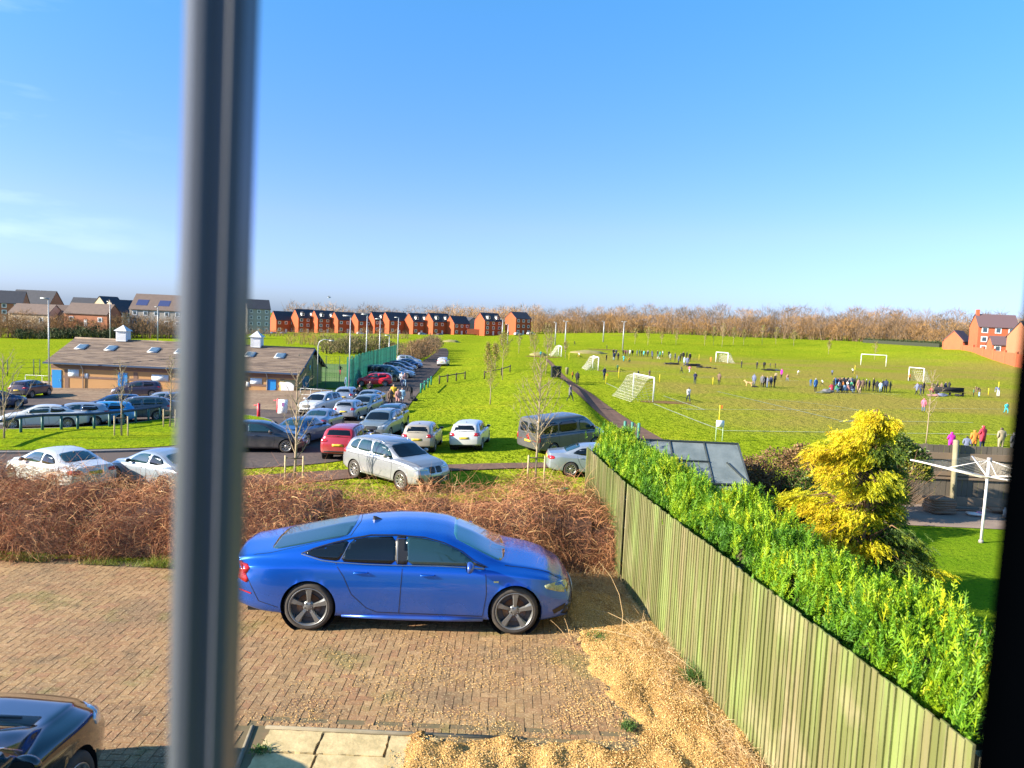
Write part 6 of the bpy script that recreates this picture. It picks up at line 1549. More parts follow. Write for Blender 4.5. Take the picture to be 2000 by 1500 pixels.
for px in (-60, -35, -10, 15, 66, 78):
    p = at(px, 735 - 0.02 * px); q_ = p - O; MB().tube([(q_.x, q_.y, q_.z), (q_.x, q_.y, q_.z + 2.0)], .05, 6).build('post', dkm, t)
    if pr is not None:
        for z in (.3, 1.0, 1.6, 1.95): mb.tube([(pr.x, pr.y, pr.z + z), (q_.x, q_.y, q_.z + z)], .014, 4)
    pr = q_
mb.build('wires', dkm, t)

# timber post and rail fence on the bank, little green railing by the lane
timb = pmat('dark_timber', (.06, .045, .03), .85)
def rail_fence(pts, hh, lab, rail=True, mat=timb, nm='rail_fence'):
    P0 = at(*pts[0]); t = empty(nm, tuple(P0)); tag(t, lab, 'fence'); tp = []
    for px, py in pts:
        p = at(px, py) - P0; MB().box((p.x, p.y, p.z + hh / 2), (.16, .16, hh), bev=.01).build('post', mat, t); tp.append((p.x, p.y, p.z + hh * .82))
    if rail: MB().tube(tp, .06, 6).build('rail', mat, t)
rail_fence([(858, 750), (874, 747), (891, 744), (908, 741)], 1.0, 'short dark timber post and rail fence on the grass bank near the lane')
rail_fence([(946, 740), (979, 733), (996, 727)], 1.0, 'short dark timber fence on the bank between two young trees')
rail_fence([(822, 768), (829, 762), (836, 757), (842, 752)], 1.0, 'little green railing at the edge of the lane', mat=gpm, nm='railing')
rail_fence([(1219, 862), (1233, 864), (1246, 866)], 1.25, 'row of green posts showing above the end of the conifer hedge', rail=False, mat=pmat('post_teal', (.05, .20, .15), .6), nm='post_row')

# ------------------------------------------------------------------ houses
redb = ramp_mat('red_brick', [(0, (0.36, 0.072, 0.026)), (1, (0.42, 0.095, 0.035))], .85, mixnoise=.5, scale=.3); brnb = ramp_mat('brown_house_brick', [(0, (0.36, 0.14, 0.07)), (1, (0.42, 0.17, 0.09))], .85, mixnoise=.5, scale=.3)
crm = pmat('cream_render', (0.52, 0.42, 0.28), .85, noise=(.5, (.46, .37, .25), .2)); gryr = pmat('grey_render', (0.34, 0.31, 0.27), .85, noise=(.5, (.29, .27, .24), .2)); oran = pmat('orange_brick', (.46, .115, .045), .85, noise=(1, (.40, .095, .04), .2))
slate = pmat('dark_slate', (0.035, 0.037, 0.045), .7, noise=(1, (.05, .05, .06), .2)); brt = pmat('brown_roof', (0.16, 0.11, 0.085), .8, noise=(1, (.12, .085, .07), .2))
winw = pmat('house_window_frame', (.75, .75, .75), .5); wing = pmat('house_pane', (.06, .09, .12), .1, spec=.7)
def house(px, py, d, rot, wd, dp, he, hr, wall, roofm, lab, storeys=2, cols=3, dorm=0, chim=0, extra=None, name='house', gabm=None, windows=True):
    if px < 400: he, hr = he * .88, hr * .89
    p = at(px, py, d=d); t = empty(name, tuple(p), rot); tag(t, lab, 'house')
    mb = MB(); mb.box((0, 0, he / 2 - 1), (wd, dp, he + 2)); mb.add([(-wd / 2, -dp / 2, he), (-wd / 2, dp / 2, he), (-wd / 2, 0, hr - .15), (wd / 2, -dp / 2, he), (wd / 2, dp / 2, he), (wd / 2, 0, hr - .15)], [(0, 2, 1), (3, 4, 5)]); mb.build('wall', wall, t)
    mb = MB(); e = .35; s_ = (hr - he) / (dp / 2)
    for sg in (1, -1):
        q = [(-wd / 2 - .15, sg * (dp / 2 + e), he - e * s_), (wd / 2 + .15, sg * (dp / 2 + e), he - e * s_), (wd / 2 + .15, 0, hr), (-wd / 2 - .15, 0, hr)]
        q += [(x, y, z + .18) for x, y, z in q]; mb.add(q, [(4, 5, 6, 7), (0, 4, 7, 3), (1, 2, 6, 5), (0, 1, 5, 4), (0, 3, 2, 1)])
    rf = mb.build('roof', roofm, t)
    if windows:
        sh = he / storeys
        for s in range(storeys):
            for c in range(cols):
                x = -wd / 2 + wd * (c + .5) / cols; z = sh * (s + .55)
                if s == 0 and c == cols // 2: MB().box((x, -dp / 2 - .03, 1.05), (1.0, .08, 2.1)).build('door', winw, t); continue
                w_ = MB().box((x, -dp / 2 - .04, z), (1.45, .08, 1.45)).build('window', winw, t); MB().box((x, -dp / 2 - .085, z), (.98, .02, 1.03)).build('pane', wing, w_)
    for k in range(dorm):
        x = -wd / 2 + wd * (k + .5) / dorm; z = he + (hr - he) * .35
        D_ = MB().box((x, -dp / 2 + (dp / 2) * .35 - .5, z + .2), (1.5, 1.6, 1.3)).build('dormer', winw, t); MB().box((x, -dp / 2 + (dp / 2) * .35 - 1.32, z + .2), (1.1, .04, .9)).build('pane', wing, D_)
        mb = MB(); mb.add([(x - .9, -dp / 2 + dp * .175 - 1.5, z + .85), (x + .9, -dp / 2 + dp * .175 - 1.5, z + .85), (x, -dp / 2 + dp * .175 - 1.5, z + 1.5), (x - .9, .3, z + .85), (x + .9, .3, z + .85), (x, .3, z + 1.5)], [(0, 1, 2), (0, 2, 5, 3), (1, 4, 5, 2), (3, 5, 4)]); mb.build('dormer_roof', roofm, D_)
    if chim: MB().box((-wd / 2 + .5 if chim == 1 else wd / 2 - .5, 0, hr + .5), (.7, 1.1, 1.6)).build('chimney', wall, rf)
    return t
A35 = R(42)
rows = [ # px, py, wd, dp, he, hr, dormers, label
 (552, 650, 9.5, 9, 6.6, 10.6, 0, 'brick house with pale windows next to the grey apartment block'), (594, 650, 9.5, 9.5, 7.6, 11.6, 2, 'tall orange gabled house second in the row from the left'), (632, 650, 10, 9.5, 7.2, 11.0, 2, 'orange gabled house third in the row'),
 (671, 650, 10, 9.5, 6.6, 10.2, 0, 'orange gabled house fourth in the row'), (711, 651, 10.5, 9, 6.4, 9.8, 0, 'orange gabled house just left of the nearest lamp column'), (771, 652, 11, 9.5, 6.8, 10.6, 0, 'orange gabled house with a red door, right of the lamp columns'),
 (739, 649, 8, 8, 6.2, 10.0, 1, 'small brick house with a dormer set back between two gabled ones'), (814, 653, 9.5, 9.5, 6.5, 10.4, 2, 'brick house with two dormers in the middle of the row'), (854, 653, 10.5, 9.5, 6.5, 10.4, 2, 'dormered brick house before the grey one'), (893, 654, 9, 8.5, 5.8, 9.3, 0, 'lower dark roofed brick house beside the grey one'),
 (953, 654, 10.5, 9.5, 7.0, 10.8, 2, 'red brick house with two dormers and an orange garden wall'), (1011, 653, 9.5, 9.5, 8.0, 11.0, 0, 'last tall red brick house at the right end of the row')]
for px, py, wd, dp, he, hr, dm, lab in rows: house(px, py, 372, A35, wd * 1.08, dp * .84, he, hr, redb, slate, lab, 3 if he > 6.9 else 2, 3, dm)
house(916, 653, 392, R(-60), 9, 9, 5.5, 8.8, gryr, slate, 'grey rendered house set back behind the brick row', 2, 2, windows=False)
house(502, 650, 340, R(28), 10, 9, 11, 15, gryr, slate, 'grey apartment block four storeys high beside the window bar', 4, 3, name='apartment_block')
MB_o = MB().box((0, 0, 1.3), (8, .3, 2.6)).build('garden_wall', oran); p = at(928, 653, d=368); MB_o.location = p; MB_o.rotation_euler = (0, 0, R(10)); tag(MB_o, 'orange brick garden wall left of the dormered house', 'wall')
# houses at the far left
house(16, 628, 262, R(20), 11, 9, 7.5, 12, brnb, slate, 'brick house with a pale gable at the left edge of the photo', 3, 3)
house(72, 628, 285, R(2), 15, 9, 8.0, 13.2, brnb, slate, 'wide dark roofed brick house rising above the left bungalows', 2, 3)
house(72, 638, 240, R(-3), 13, 8, 4.8, 8.0, crm, brt, 'cream bungalow with a brown roof in front of the wide brick house', 1, 3)
house(122, 638, 244, R(12), 8, 8, 4.2, 7.8, crm, brt, 'small brown roofed bungalow left of the long one')
house(182, 637, 240, R(-2), 14, 8, 4.6, 8.0, brnb, brt, 'long low brown roofed bungalow behind the bare trees', 1, 3)
house(172, 630, 300, R(5), 11, 8, 6.5, 11, brnb, slate, 'dark roofed brick house behind the long bungalow')
house(212, 630, 290, R(75), 9, 7, 7.0, 11.2, crm, slate, 'narrow house with a sharp cream gable')
house(238, 634, 262, R(60), 9, 8, 5.2, 9.6, crm, slate, 'low house with a broad cream gable left of the solar roof')
hs_ = house(318, 640, 250, R(4), 17, 11, 6.8, 12.2, gryr, brt, 'large grey house with solar panels on its brown roof', 2, 5)
for x in (-5.2, 1.8): MB().box((x, -3.3, 8.12), (3.6, 2.8, .10), rx=math.atan2(4.87, 5.5)).build('solar_panel', pmat('solar', (.05, .06, .14), .2, coat=.5), hs_)
# brick house, garage and walls at the right
hr_ = house(1936, 690, 196, R(-14), 9.2, 6.5, 7.0, 10.0, oran, pmat('roof_plum', (.12, .075, .08), .8), 'three storey orange brick house at the right edge of the field', 3, 3, chim=1)
house(1869, 682, 205, R(35), 5.0, 5, 2.4, 5.0, oran, pmat('roof_plum', (.12, .075, .08), .8), 'small brick garage left of the three storey house', windows=False, name='garage')
house(1952, 692, 188, R(-12), 5.0, 3.5, 2.6, 4.4, oran, pmat('roof_plum', (.12, .075, .08), .8), 'low porch extension in front of the three storey house', 1, 2, name='extension')
house(2012, 700, 175, R(10), 7, 7, 5, 8.5, brnb, slate, 'dark roofed house cut by the window jamb on the right', windows=False)
t = empty('brick_wall', tuple(at(1842, 680, d=210))); O = t.location.copy(); tag(t, 'long orange brick boundary wall stepping down past the three storey house', 'wall')
wp = [(1842, 682, 210), (1862, 683, 208), (1880, 686, 200), (1900, 690, 192), (1920, 695, 182), (1940, 699, 174), (1962, 703, 167), (1985, 707, 160), (2010, 711, 154)]
pr = None
for px, py, d in wp:
    q_ = at(px, py, d=d) - O
    if pr is not None:
        m_ = (pr + q_) / 2; dd = q_ - pr; MB().box((m_.x, m_.y, m_.z + .1), (Vector((dd.x, dd.y)).length + .1, .22, 3.4), rz=math.atan2(dd.y, dd.x)).build('wall_panel', oran, t)
    MB().box((q_.x, q_.y, q_.z + .25), (.45, .45, 3.9)).build('pier', oran, t); pr = q_
for px, py, c in ((705, 653, 'white'), (556, 653, 'palesil'), (537, 653, 'skyblue'), (825, 654, 'silver'), (1012, 654, 'white'), (1037, 653, 'white'), (860, 656, 'grey')):
    src, pc = cache['H']; t = copy_tree(src); recolour(t, pc, P_[c]); p = at(px, py, d=352); t.location = (p.x, p.y, p.z - .3); t.rotation_euler = (0, 0, R(35)); t.scale = (1,) * 3
    tag(t, {705: 'white car parked before the fifth gabled house', 556: 'pale silver car parked before the first brick house', 537: 'blue car parked beside the grey apartment block', 825: 'silver car parked before the middle houses', 1012: 'white car at the door of the last brick house', 1037: 'white car right of the last brick house', 860: 'dark car parked before the dormered houses'}[px], 'car', 'cars parked along the distant row of houses')
# ------------------------------------------------------------------ bare trees and woodland
wood_m = ramp_mat('bare_twigs', [(0, (0.09, 0.070, 0.045)), (.25, (0.19, 0.125, 0.075)), (.5, (0.27, 0.18, 0.105)), (.75, (0.33, 0.185, 0.08)), (1, (0.44, 0.25, 0.09))], .8, src='attr', spec=.1, transl=.1)
dark_m = ramp_mat('evergreen_scrub', [(0, (0.03, 0.045, 0.02)), (.5, (0.06, 0.08, 0.03)), (1, (0.13, 0.12, 0.05))], .7, src='attr', spec=.2)
def woodland(name, items, per, mat, label, wd, seed, kind='stuff', cat=None, upright=.62, tone=.5, parent=None):
    q = np.random.RandomState(seed); Ps = []; Ds = []; Ls = []; Ws = []; Ts = []
    for x, y, h_, sp in items:
        z0 = H(x, y) if y < 2000 else 0
        n = per; a = q.uniform(0, 6.283, n); f = q.uniform(0.0, 1.0, n) ** .75
        r_ = sp * np.sqrt(np.maximum(0.05, 1 - (2 * f - .95) ** 2)) * q.uniform(.15, 1, n) ** .6
        zz = z0 + h_ * (.05 + .80 * f)
        P = np.stack([x + np.cos(a) * r_, y + np.sin(a) * r_, zz], -1)
        D = np.stack([np.cos(a) * .55 + q.normal(0, .35, n), np.sin(a) * .55 + q.normal(0, .35, n), upright + q.normal(0, .35, n)], -1)
        Ps.append(P); Ds.append(D); Ls.append(q.uniform(.10, .24, n) * h_); Ws.append(q.uniform(.6, 1.4, n) * wd); T0 = tone + q.normal(0, .28); Ts.append(np.clip(T0 + q.normal(0, .14, n), 0, 1))
        m = 5; Ps.append(np.stack([x + q.normal(0, sp * .15, m), y + q.normal(0, sp * .15, m), np.full(m, z0)], -1)); Ds.append(np.stack([q.normal(0, .22, m), q.normal(0, .22, m), np.ones(m)], -1)); Ls.append(q.uniform(.6, .98, m) * h_); Ws.append(np.full(m, wd * 2.6)); Ts.append(np.full(m, .35))
    V, F_, ids = ribbons(np.concatenate(Ps), np.concatenate(Ds), np.concatenate(Ls), np.concatenate(Ws), 2, 0, .22, seed)
    T = np.concatenate(Ts)[ids]
    if kind: o = np_mesh(name, V, F_, mat, None, T); tag(o, label, cat, kind=kind)
    else:
        o = np_mesh(name, V, F_, mat, None, T); tag(o, label, cat)
    return o
q = random.Random(3)
def belt(pts, n, h0, h1, sp, depth=18):
    """scatter trees along a line of (px, py, d): each stands on the ground"""
    out = []
    for i in range(n):
        f = (i + q.random()) / n * (len(pts) - 1); k = min(int(f), len(pts) - 2); s = f - k
        a = at(pts[k][0], pts[k][1], d=pts[k][2]); b = at(pts[k + 1][0], pts[k + 1][1], d=pts[k + 1][2]); p = a.lerp(b, s)
        yy = p.y + q.random() * depth; xx = p.x * yy / p.y
        k2 = 1 + .10 * max(0, min(1, (xx / yy - .15) / .35)) * (yy > 235)
        out.append((xx, yy, q.uniform(h0 * .72, h1 * .98) * k2, q.uniform(.7, 1.25) * sp))
    return out
R1 = [(1045, 650, 385), (1150, 653, 350), (1250, 656, 325), (1400, 660, 305), (1560, 664, 292), (1700, 672, 280), (1850, 680, 262), (2050, 690, 245)]
woodland('woodland', belt(R1, 250, 6.5, 10.5, 3.6, 14), 250, wood_m, 'front scrub of russet bare trees along the far side of the park', .085, 41, tone=.62)
woodland('woodland', belt([(a, b, c + 20) for a, b, c in R1], 230, 11.5, 15.5, 4.2, 40), 250, wood_m, 'taller grey brown bare woodland behind the russet scrub', .085, 42, tone=.42)
woodland('woodland', belt([(840, 645, 430), (1050, 648, 430)], 46, 15, 19, 5, 30), 170, wood_m, 'orange tinged bare trees rising behind the last brick houses', .13, 43, tone=.85)
woodland('woodland', belt([(560, 640, 560), (760, 640, 600), (1060, 642, 560)], 90, 17, 22, 8, 80), 130, wood_m, 'low distant line of bare trees above the roofs of the brick row', .20, 44, tone=.7)
woodland('woodland', belt([(-40, 645, 225), (100, 645, 228), (220, 648, 232), (370, 652, 238)], 110, 5.0, 9.8, 3.0, 12), 190, wood_m, 'bare brown trees screening the bungalows at the left', .075, 45, tone=.55)
woodland('scrub', belt([(30, 650, 222), (150, 652, 224), (250, 652, 228)], 34, 2.6, 4.6, 2.6, 6), 190, dark_m, 'dark evergreen scrub at the foot of the left hand trees', .16, 46, tone=.4)
woodland('woodland', belt([(478, 655, 300), (560, 658, 290), (700, 662, 280), (800, 662, 270)], 40, 2.2, 4.6, 2.2, 14), 120, wood_m, 'low bare bushes in front of the brick row', .07, 47, tone=.55)
woodland('scrub', belt([(632, 702, 150), (700, 700, 150), (780, 700, 150)], 46, 3.0, 4.6, 2.4, 10), 200, ramp_mat('mixed_scrub', [(0, (.06, .07, .02)), (.5, (.16, .13, .06)), (1, (.26, .19, .09))], .8, src='attr'), 'brown and olive hedge at the back of the court', .07, 48, tone=.5)
woodland('scrub', belt([(800, 700, 132), (830, 688, 150), (852, 672, 190)], 40, 3.0, 4.6, 2.3, 7), 260, wood_m, 'rounded reddish brown bushes along the left of the lane', .06, 49, tone=.45)
woodland('woodland', belt([(560, 672, 210), (600, 672, 210), (620, 675, 200)], 9, 3, 5.5, 1.8, 8), 160, wood_m, 'pale bare bushes in the grass behind the roof', .05, 50, tone=.8)
# clipped dark hedge in front of the wood
hx0, hx1 = at(1688, 674, d=252), at(1838, 682, d=216)
t = empty('dark_hedge', tuple(hx0)); tag(t, 'dark clipped evergreen hedge in front of the wood at the right', 'hedge')
n = 9000; u = rs.uniform(size=n); P = np.stack([(hx1.x - hx0.x) * u, (hx1.y - hx0.y) * u + rs.uniform(-.9, .9, n), (hx1.z - hx0.z) * u + rs.uniform(-1.0, 2.1, n)], -1)
V, F_, ids = ribbons(P, rs.normal(size=(n, 3)), rs.uniform(.3, .7, n), np.full(n, .22), 2, 0, .2, 5); np_mesh('foliage', V, F_, dark_m, t, np.clip(rs.normal(.25, .15, n), 0, 1)[ids])
mb = MB(); a, b = Vector((0, 0, 0)), hx1 - hx0; mb.box(((a + b) / 2 + Vector((0, 0, .3))).to_tuple(), (b.length, 1.4, 2.8), rz=math.atan2(b.y, b.x)); mb.build('inner_growth', pmat('dark_core', (.03, .035, .018), .9), t)

bark = pmat('pale_bark', (0.36, 0.27, 0.17), .85, noise=(6, (.25, .19, .12), .2)); budm = ramp_mat('bud_leaf', [(0, (0.16, 0.19, 0.02)), (.6, (0.28, 0.24, 0.05)), (1, (0.38, 0.22, 0.08))], .7, transl=.2)
def young_tree(px, py, hgt, label, seed, leafy=.5, spread=.32, base=.30, stake=False, thick=1.0, group='young trees on the grass', rmin=.0, d=None, name='young_tree', leafm=None, n1=16, leafs=.05):
    p = at(px, py) if d is None else at(px, py, d=d)
    if d is not None: p.z = H(p.x, p.y)
    t = empty(name, tuple(p)); tag(t, label, 'tree', group); r = random.Random(seed); rm = max(rmin, p.y * .00016)
    mb = MB(); lean = (r.uniform(-.02, .02) * hgt, r.uniform(-.02, .02) * hgt)
    def tp(f): return Vector((lean[0] * f + .02 * math.sin(f * 7 + seed), lean[1] * f, hgt * f))
    mb.tube([tp(f) for f in (0, .15, .3, .5, .7, .85, 1)], [max(rm, .055 * thick * (1 - f * .9)) for f in (0, .15, .3, .5, .7, .85, 1)], 7); mb.build('trunk', bark, t)
    mb = MB(); tips = []
    for i in range(n1):
        f = base + (0.95 - base) * i / n1; a = i * 2.4 + r.uniform(-.4, .4); ln = hgt * spread * (1.15 - f) * r.uniform(.75, 1.2) * (1.15 if f > base + .08 else .7); p0 = tp(f)
        up = r.uniform(1.0, 1.8); d_ = Vector((math.cos(a), math.sin(a), up)).normalized(); pts = [p0]; cur = p0; dd = d_
        for k in range(4):
            cur = cur + dd * ln / 3.2; dd = (dd + Vector((r.uniform(-.15, .15), r.uniform(-.15, .15), r.uniform(0, .2)))).normalized(); pts.append(cur)
            for _ in range(2 if k < 3 else 3):
                sd = (dd + Vector((r.uniform(-.8, .8), r.uniform(-.8, .8), r.uniform(-.1, .6)))).normalized(); e = cur + sd * ln * r.uniform(.2, .42); m_ = (cur + e) / 2 + Vector((r.uniform(-.03, .03), r.uniform(-.03, .03), .02)) * ln
                mb.tube([cur, m_, e], [max(rm * .55, .008), max(rm * .5, .006), max(rm * .4, .003)], 4, caps=False); tips += [m_, e]
        mb.tube(pts, [max(rm * .8, .02 * thick * (1 - k / 5)) for k in range(5)], 5, caps=False)
    mb.build('branches', bark, t)
    if leafy > 0:
        n = int(len(tips) * 3.2 * leafy); pr_ = np.random.RandomState(seed); T_ = np.array([tuple(v) for v in tips]); P = T_[pr_.randint(0, len(T_), n)] + pr_.normal(0, .10 + .01 * hgt, (n, 3))
        u = pr_.normal(size=(n, 3)); u /= np.linalg.norm(u, axis=1, keepdims=True); v = np.cross(u, pr_.normal(size=(n, 3))); v /= np.linalg.norm(v, axis=1, keepdims=True); s_ = max(leafs, p.y * .0013)
        V = np.stack([P, P + (u * .5 + v * .35) * s_, P + u * s_, P + (u * .5 - v * .35) * s_], 1).reshape(-1, 3); np_mesh('leaves', V, np.arange(len(V)).reshape(-1, 4), leafm or budm, t)
    if stake:
        s = empty('tree_stake', (p.x, p.y, p.z)); tag(s, 'timber stake frame round the foot of ' + stake, 'stake', 'stake frames round young trees')
        for dx, dy in ((-.36, -.1), (.36, -.05)): MB().tube([(dx, dy, 0), (dx, dy, 1.25)], .04, 7).build('post', pmat('stake_wood', (.46, .36, .20), .85), s)
        MB().tube([(-.36, -.1, 1.15), (.36, -.05, 1.15)], .025, 6).build('tie_rail', timb, s)
    return t
young_tree(1046, 944, 5.6, 'tallest slender young tree with upright twigs in front of the grey van', 61, 1.5, .27, .24, 'the tallest young tree by the van', 1.1, n1=30, leafs=.04)
young_tree(575, 948, 4.9, 'bare forked young tree beside the silver off-roader', 62, .06, .26, .22, 'the bare forked tree left of the silver off-roader', 1.2, n1=19)
young_tree(957, 790, 4.0, 'leafy young tree in the middle of the grass bank', 63, 1.2, .26, .3, False, .9)
young_tree(952, 727, 4.2, 'small dense tree on the left of the pair high on the bank', 64, 1.5, .2, .2, leafm=olive_leaf if False else None)
young_tree(981, 742, 5.6, 'broad topped young tree high on the bank', 65, 1.4, .34, .4)
young_tree(967, 725, 4.0, 'slim young tree behind the broad topped one', 66, 1.2, .24, .35)
young_tree(238, 856, 4.3, 'crooked young tree at the near edge of the grass island', 67, .3, .24, .35, 'the crooked tree on the island')
young_tree(332, 838, 4.6, 'straight young tree on the island beside the window bar', 68, .25, .22, .4, 'the straight tree beside the window bar')
young_tree(8, 862, 4.6, 'bushy bare young tree at the left edge of the island', 69, .25, .42, .1, n1=18)
young_tree(1808, 866, 5.0, 'thin bare sapling on the pitch edge above the garden fence', 70, .15, .26, .35, thick=.8)
young_tree(1075, 698, 4.5, 'small bare sapling at the corner of the near pitch', 71, .2, .3, .35); young_tree(1104, 700, 3.6, 'bare sapling beside the twin headed lamp post', 72, .2, .3, .35)
young_tree(1043, 716, 5.5, 'wispy bare tree near the top of the footpath', 73, .5, .3, .35); young_tree(1066, 732, 6.3, 'tall wispy tree just left of the wheelie bins', 74, .5, .3, .4)
for i, (px, py, h_) in enumerate(((1240, 672, 5), (1265, 674, 5.5), (1292, 672, 4), (1320, 674, 4.5), (1376, 675, 4.6), (1393, 675, 6), (1410, 678, 7.5), (1432, 674, 5.5), (1452, 674, 5), (1488, 674, 6.5), (1515, 672, 5.5), (1550, 676, 5), (1618, 692, 4), (1708, 702, 4.6), (1036, 676, 4), (1013, 690, 4.6))):
    young_tree(px, py, h_, 'thin sapling number %s' % i if False else ['leftmost sapling of the row under the wood', 'second sapling of the row under the wood', 'third, smaller sapling of the row under the wood', 'fourth sapling of the row under the wood', 'fifth sapling of the row under the wood', 'sixth sapling, close to the tallest', 'tallest sapling of the row under the wood', 'sapling just right of the tallest one', 'ninth sapling of the row under the wood', 'tenth sapling, broad and pale', 'eleventh sapling of the row under the wood', 'last sapling at the right of the row', 'lone sapling behind the crowd of spectators', 'sapling growing behind the goal without a net', 'small sapling left of the thin lamp post', 'sapling at the foot of the bank top'][i], 80 + i, .2, .3, .35, n1=11, group='saplings in the row under the wood')
# a gull over the houses
p = at(643, 581, d=90); t = empty('bird', tuple(p)); tag(t, 'lone gull flying above the brick houses', 'bird')
mb = MB(); mb.lathe([(0, -.24), (.05, -.14), (.07, 0), (.05, .14), (.02, .24), (0, .26)], 8, Matrix.Rotation(math.pi / 2, 4, 'Y')); mb.build('body', pmat('gull_white', (.6, .62, .65), .6), t)
for sg in (1, -1): MB().add([(-.08, 0, .03), (.10, 0, .03), (.08, sg * .35, .20), (-.06, sg * .35, .20), (-.02, sg * .72, .08), (-.12, sg * .70, .08), (-.08, 0, .01), (.10, 0, .01), (.08, sg * .35, .18), (-.06, sg * .35, .18)], [(0, 1, 2, 3), (3, 2, 4, 5), (7, 6, 9, 8)]).build('wing', pmat('gull_grey', (.25, .27, .30), .6), t)
t.rotation_euler = (0, 0, R(20))
# ------------------------------------------------------------------ people
skinm = pmat('skin', (.45, .26, .18), .6); HAIRS = [pmat('hair_dark', (.03, .02, .015), .7), pmat('hair_brown', (.10, .055, .03), .7), pmat('hair_grey', (.35, .33, .31), .7), pmat('hair_fair', (.38, .25, .10), .7)]
def clo(n, c): return pmat('cloth_' + n, c, .85)
CL = {k: clo(k, v) for k, v in dict(black=(.012, .012, .015), navy=(.015, .025, .07), grey=(.12, .12, .13), blue=(.03, .12, .32), red=(.42, .03, .06), pink=(.60, .14, .24), magenta=(.50, .02, .30), orange=(.62, .20, .03), white=(.62, .62, .60), teal=(.03, .38, .42), green=(.04, .22, .12), brown=(.14, .09, .06), tan=(.30, .25, .16), yellow=(.60, .35, .02), jeans=(.08, .14, .24), slate=(.13, .15, .24), rose=(.40, .20, .18), lightblue=(.30, .45, .58), khaki=(.10, .11, .06), maroon=(.14, .03, .06)).items()}
shoe = pmat('shoe_dark', (.02, .02, .02), .7); shoew = pmat('shoe_white', (.6, .6, .6), .6)
def figure(name, J, E_, rad, sub=1):
    """one continuous skinned body from a posed skeleton of height 1.75"""
    me = bpy.data.meshes.new(name); names = list(J); me.from_pydata([J[k] for k in names], [(names.index(a), names.index(b)) for a, b in E_], [])
    o = bpy.data.objects.new(name, me); col.objects.link(o); o.modifiers.new('s', 'SKIN')
    if not me.skin_vertices: return None
    for i, k in enumerate(names):
        r_ = rad[k]; r_ = (r_, r_) if not isinstance(r_, tuple) else r_
        me.skin_vertices[0].data[i].radius = r_; me.skin_vertices[0].data[i].use_root = (k == 'pelvis')
    s_ = o.modifiers.new('u', 'SUBSURF'); s_.levels = sub; s_.render_levels = sub
    dg = bpy.context.evaluated_depsgraph_get(); dg.update(); ev = o.evaluated_get(dg); m2 = bpy.data.meshes.new_from_object(ev, depsgraph=dg)
    bpy.data.objects.remove(o); bpy.data.meshes.remove(me); return m2
BR = dict(pelvis=(.15, .11), waist=(.135, .10), chest=(.165, .115), neck=(.05, .05), head=(.085, .095), crown=(.075, .085), shL=.062, shR=.062, elL=.045, elR=.045, haL=.03, haR=.03, hnL=.036, hnR=.036, hiL=.088, hiR=.088, knL=.06, knR=.06, anL=.042, anR=.042, toL=.034, toR=.034)
EDG = [('pelvis', 'waist'), ('waist', 'chest'), ('chest', 'neck'), ('neck', 'head'), ('head', 'crown'), ('chest', 'shL'), ('shL', 'elL'), ('elL', 'haL'), ('haL', 'hnL'), ('chest', 'shR'), ('shR', 'elR'), ('elR', 'haR'), ('haR', 'hnR'), ('pelvis', 'hiL'), ('hiL', 'knL'), ('knL', 'anL'), ('anL', 'toL'), ('pelvis', 'hiR'), ('hiR', 'knR'), ('knR', 'anR'), ('anR', 'toR')]
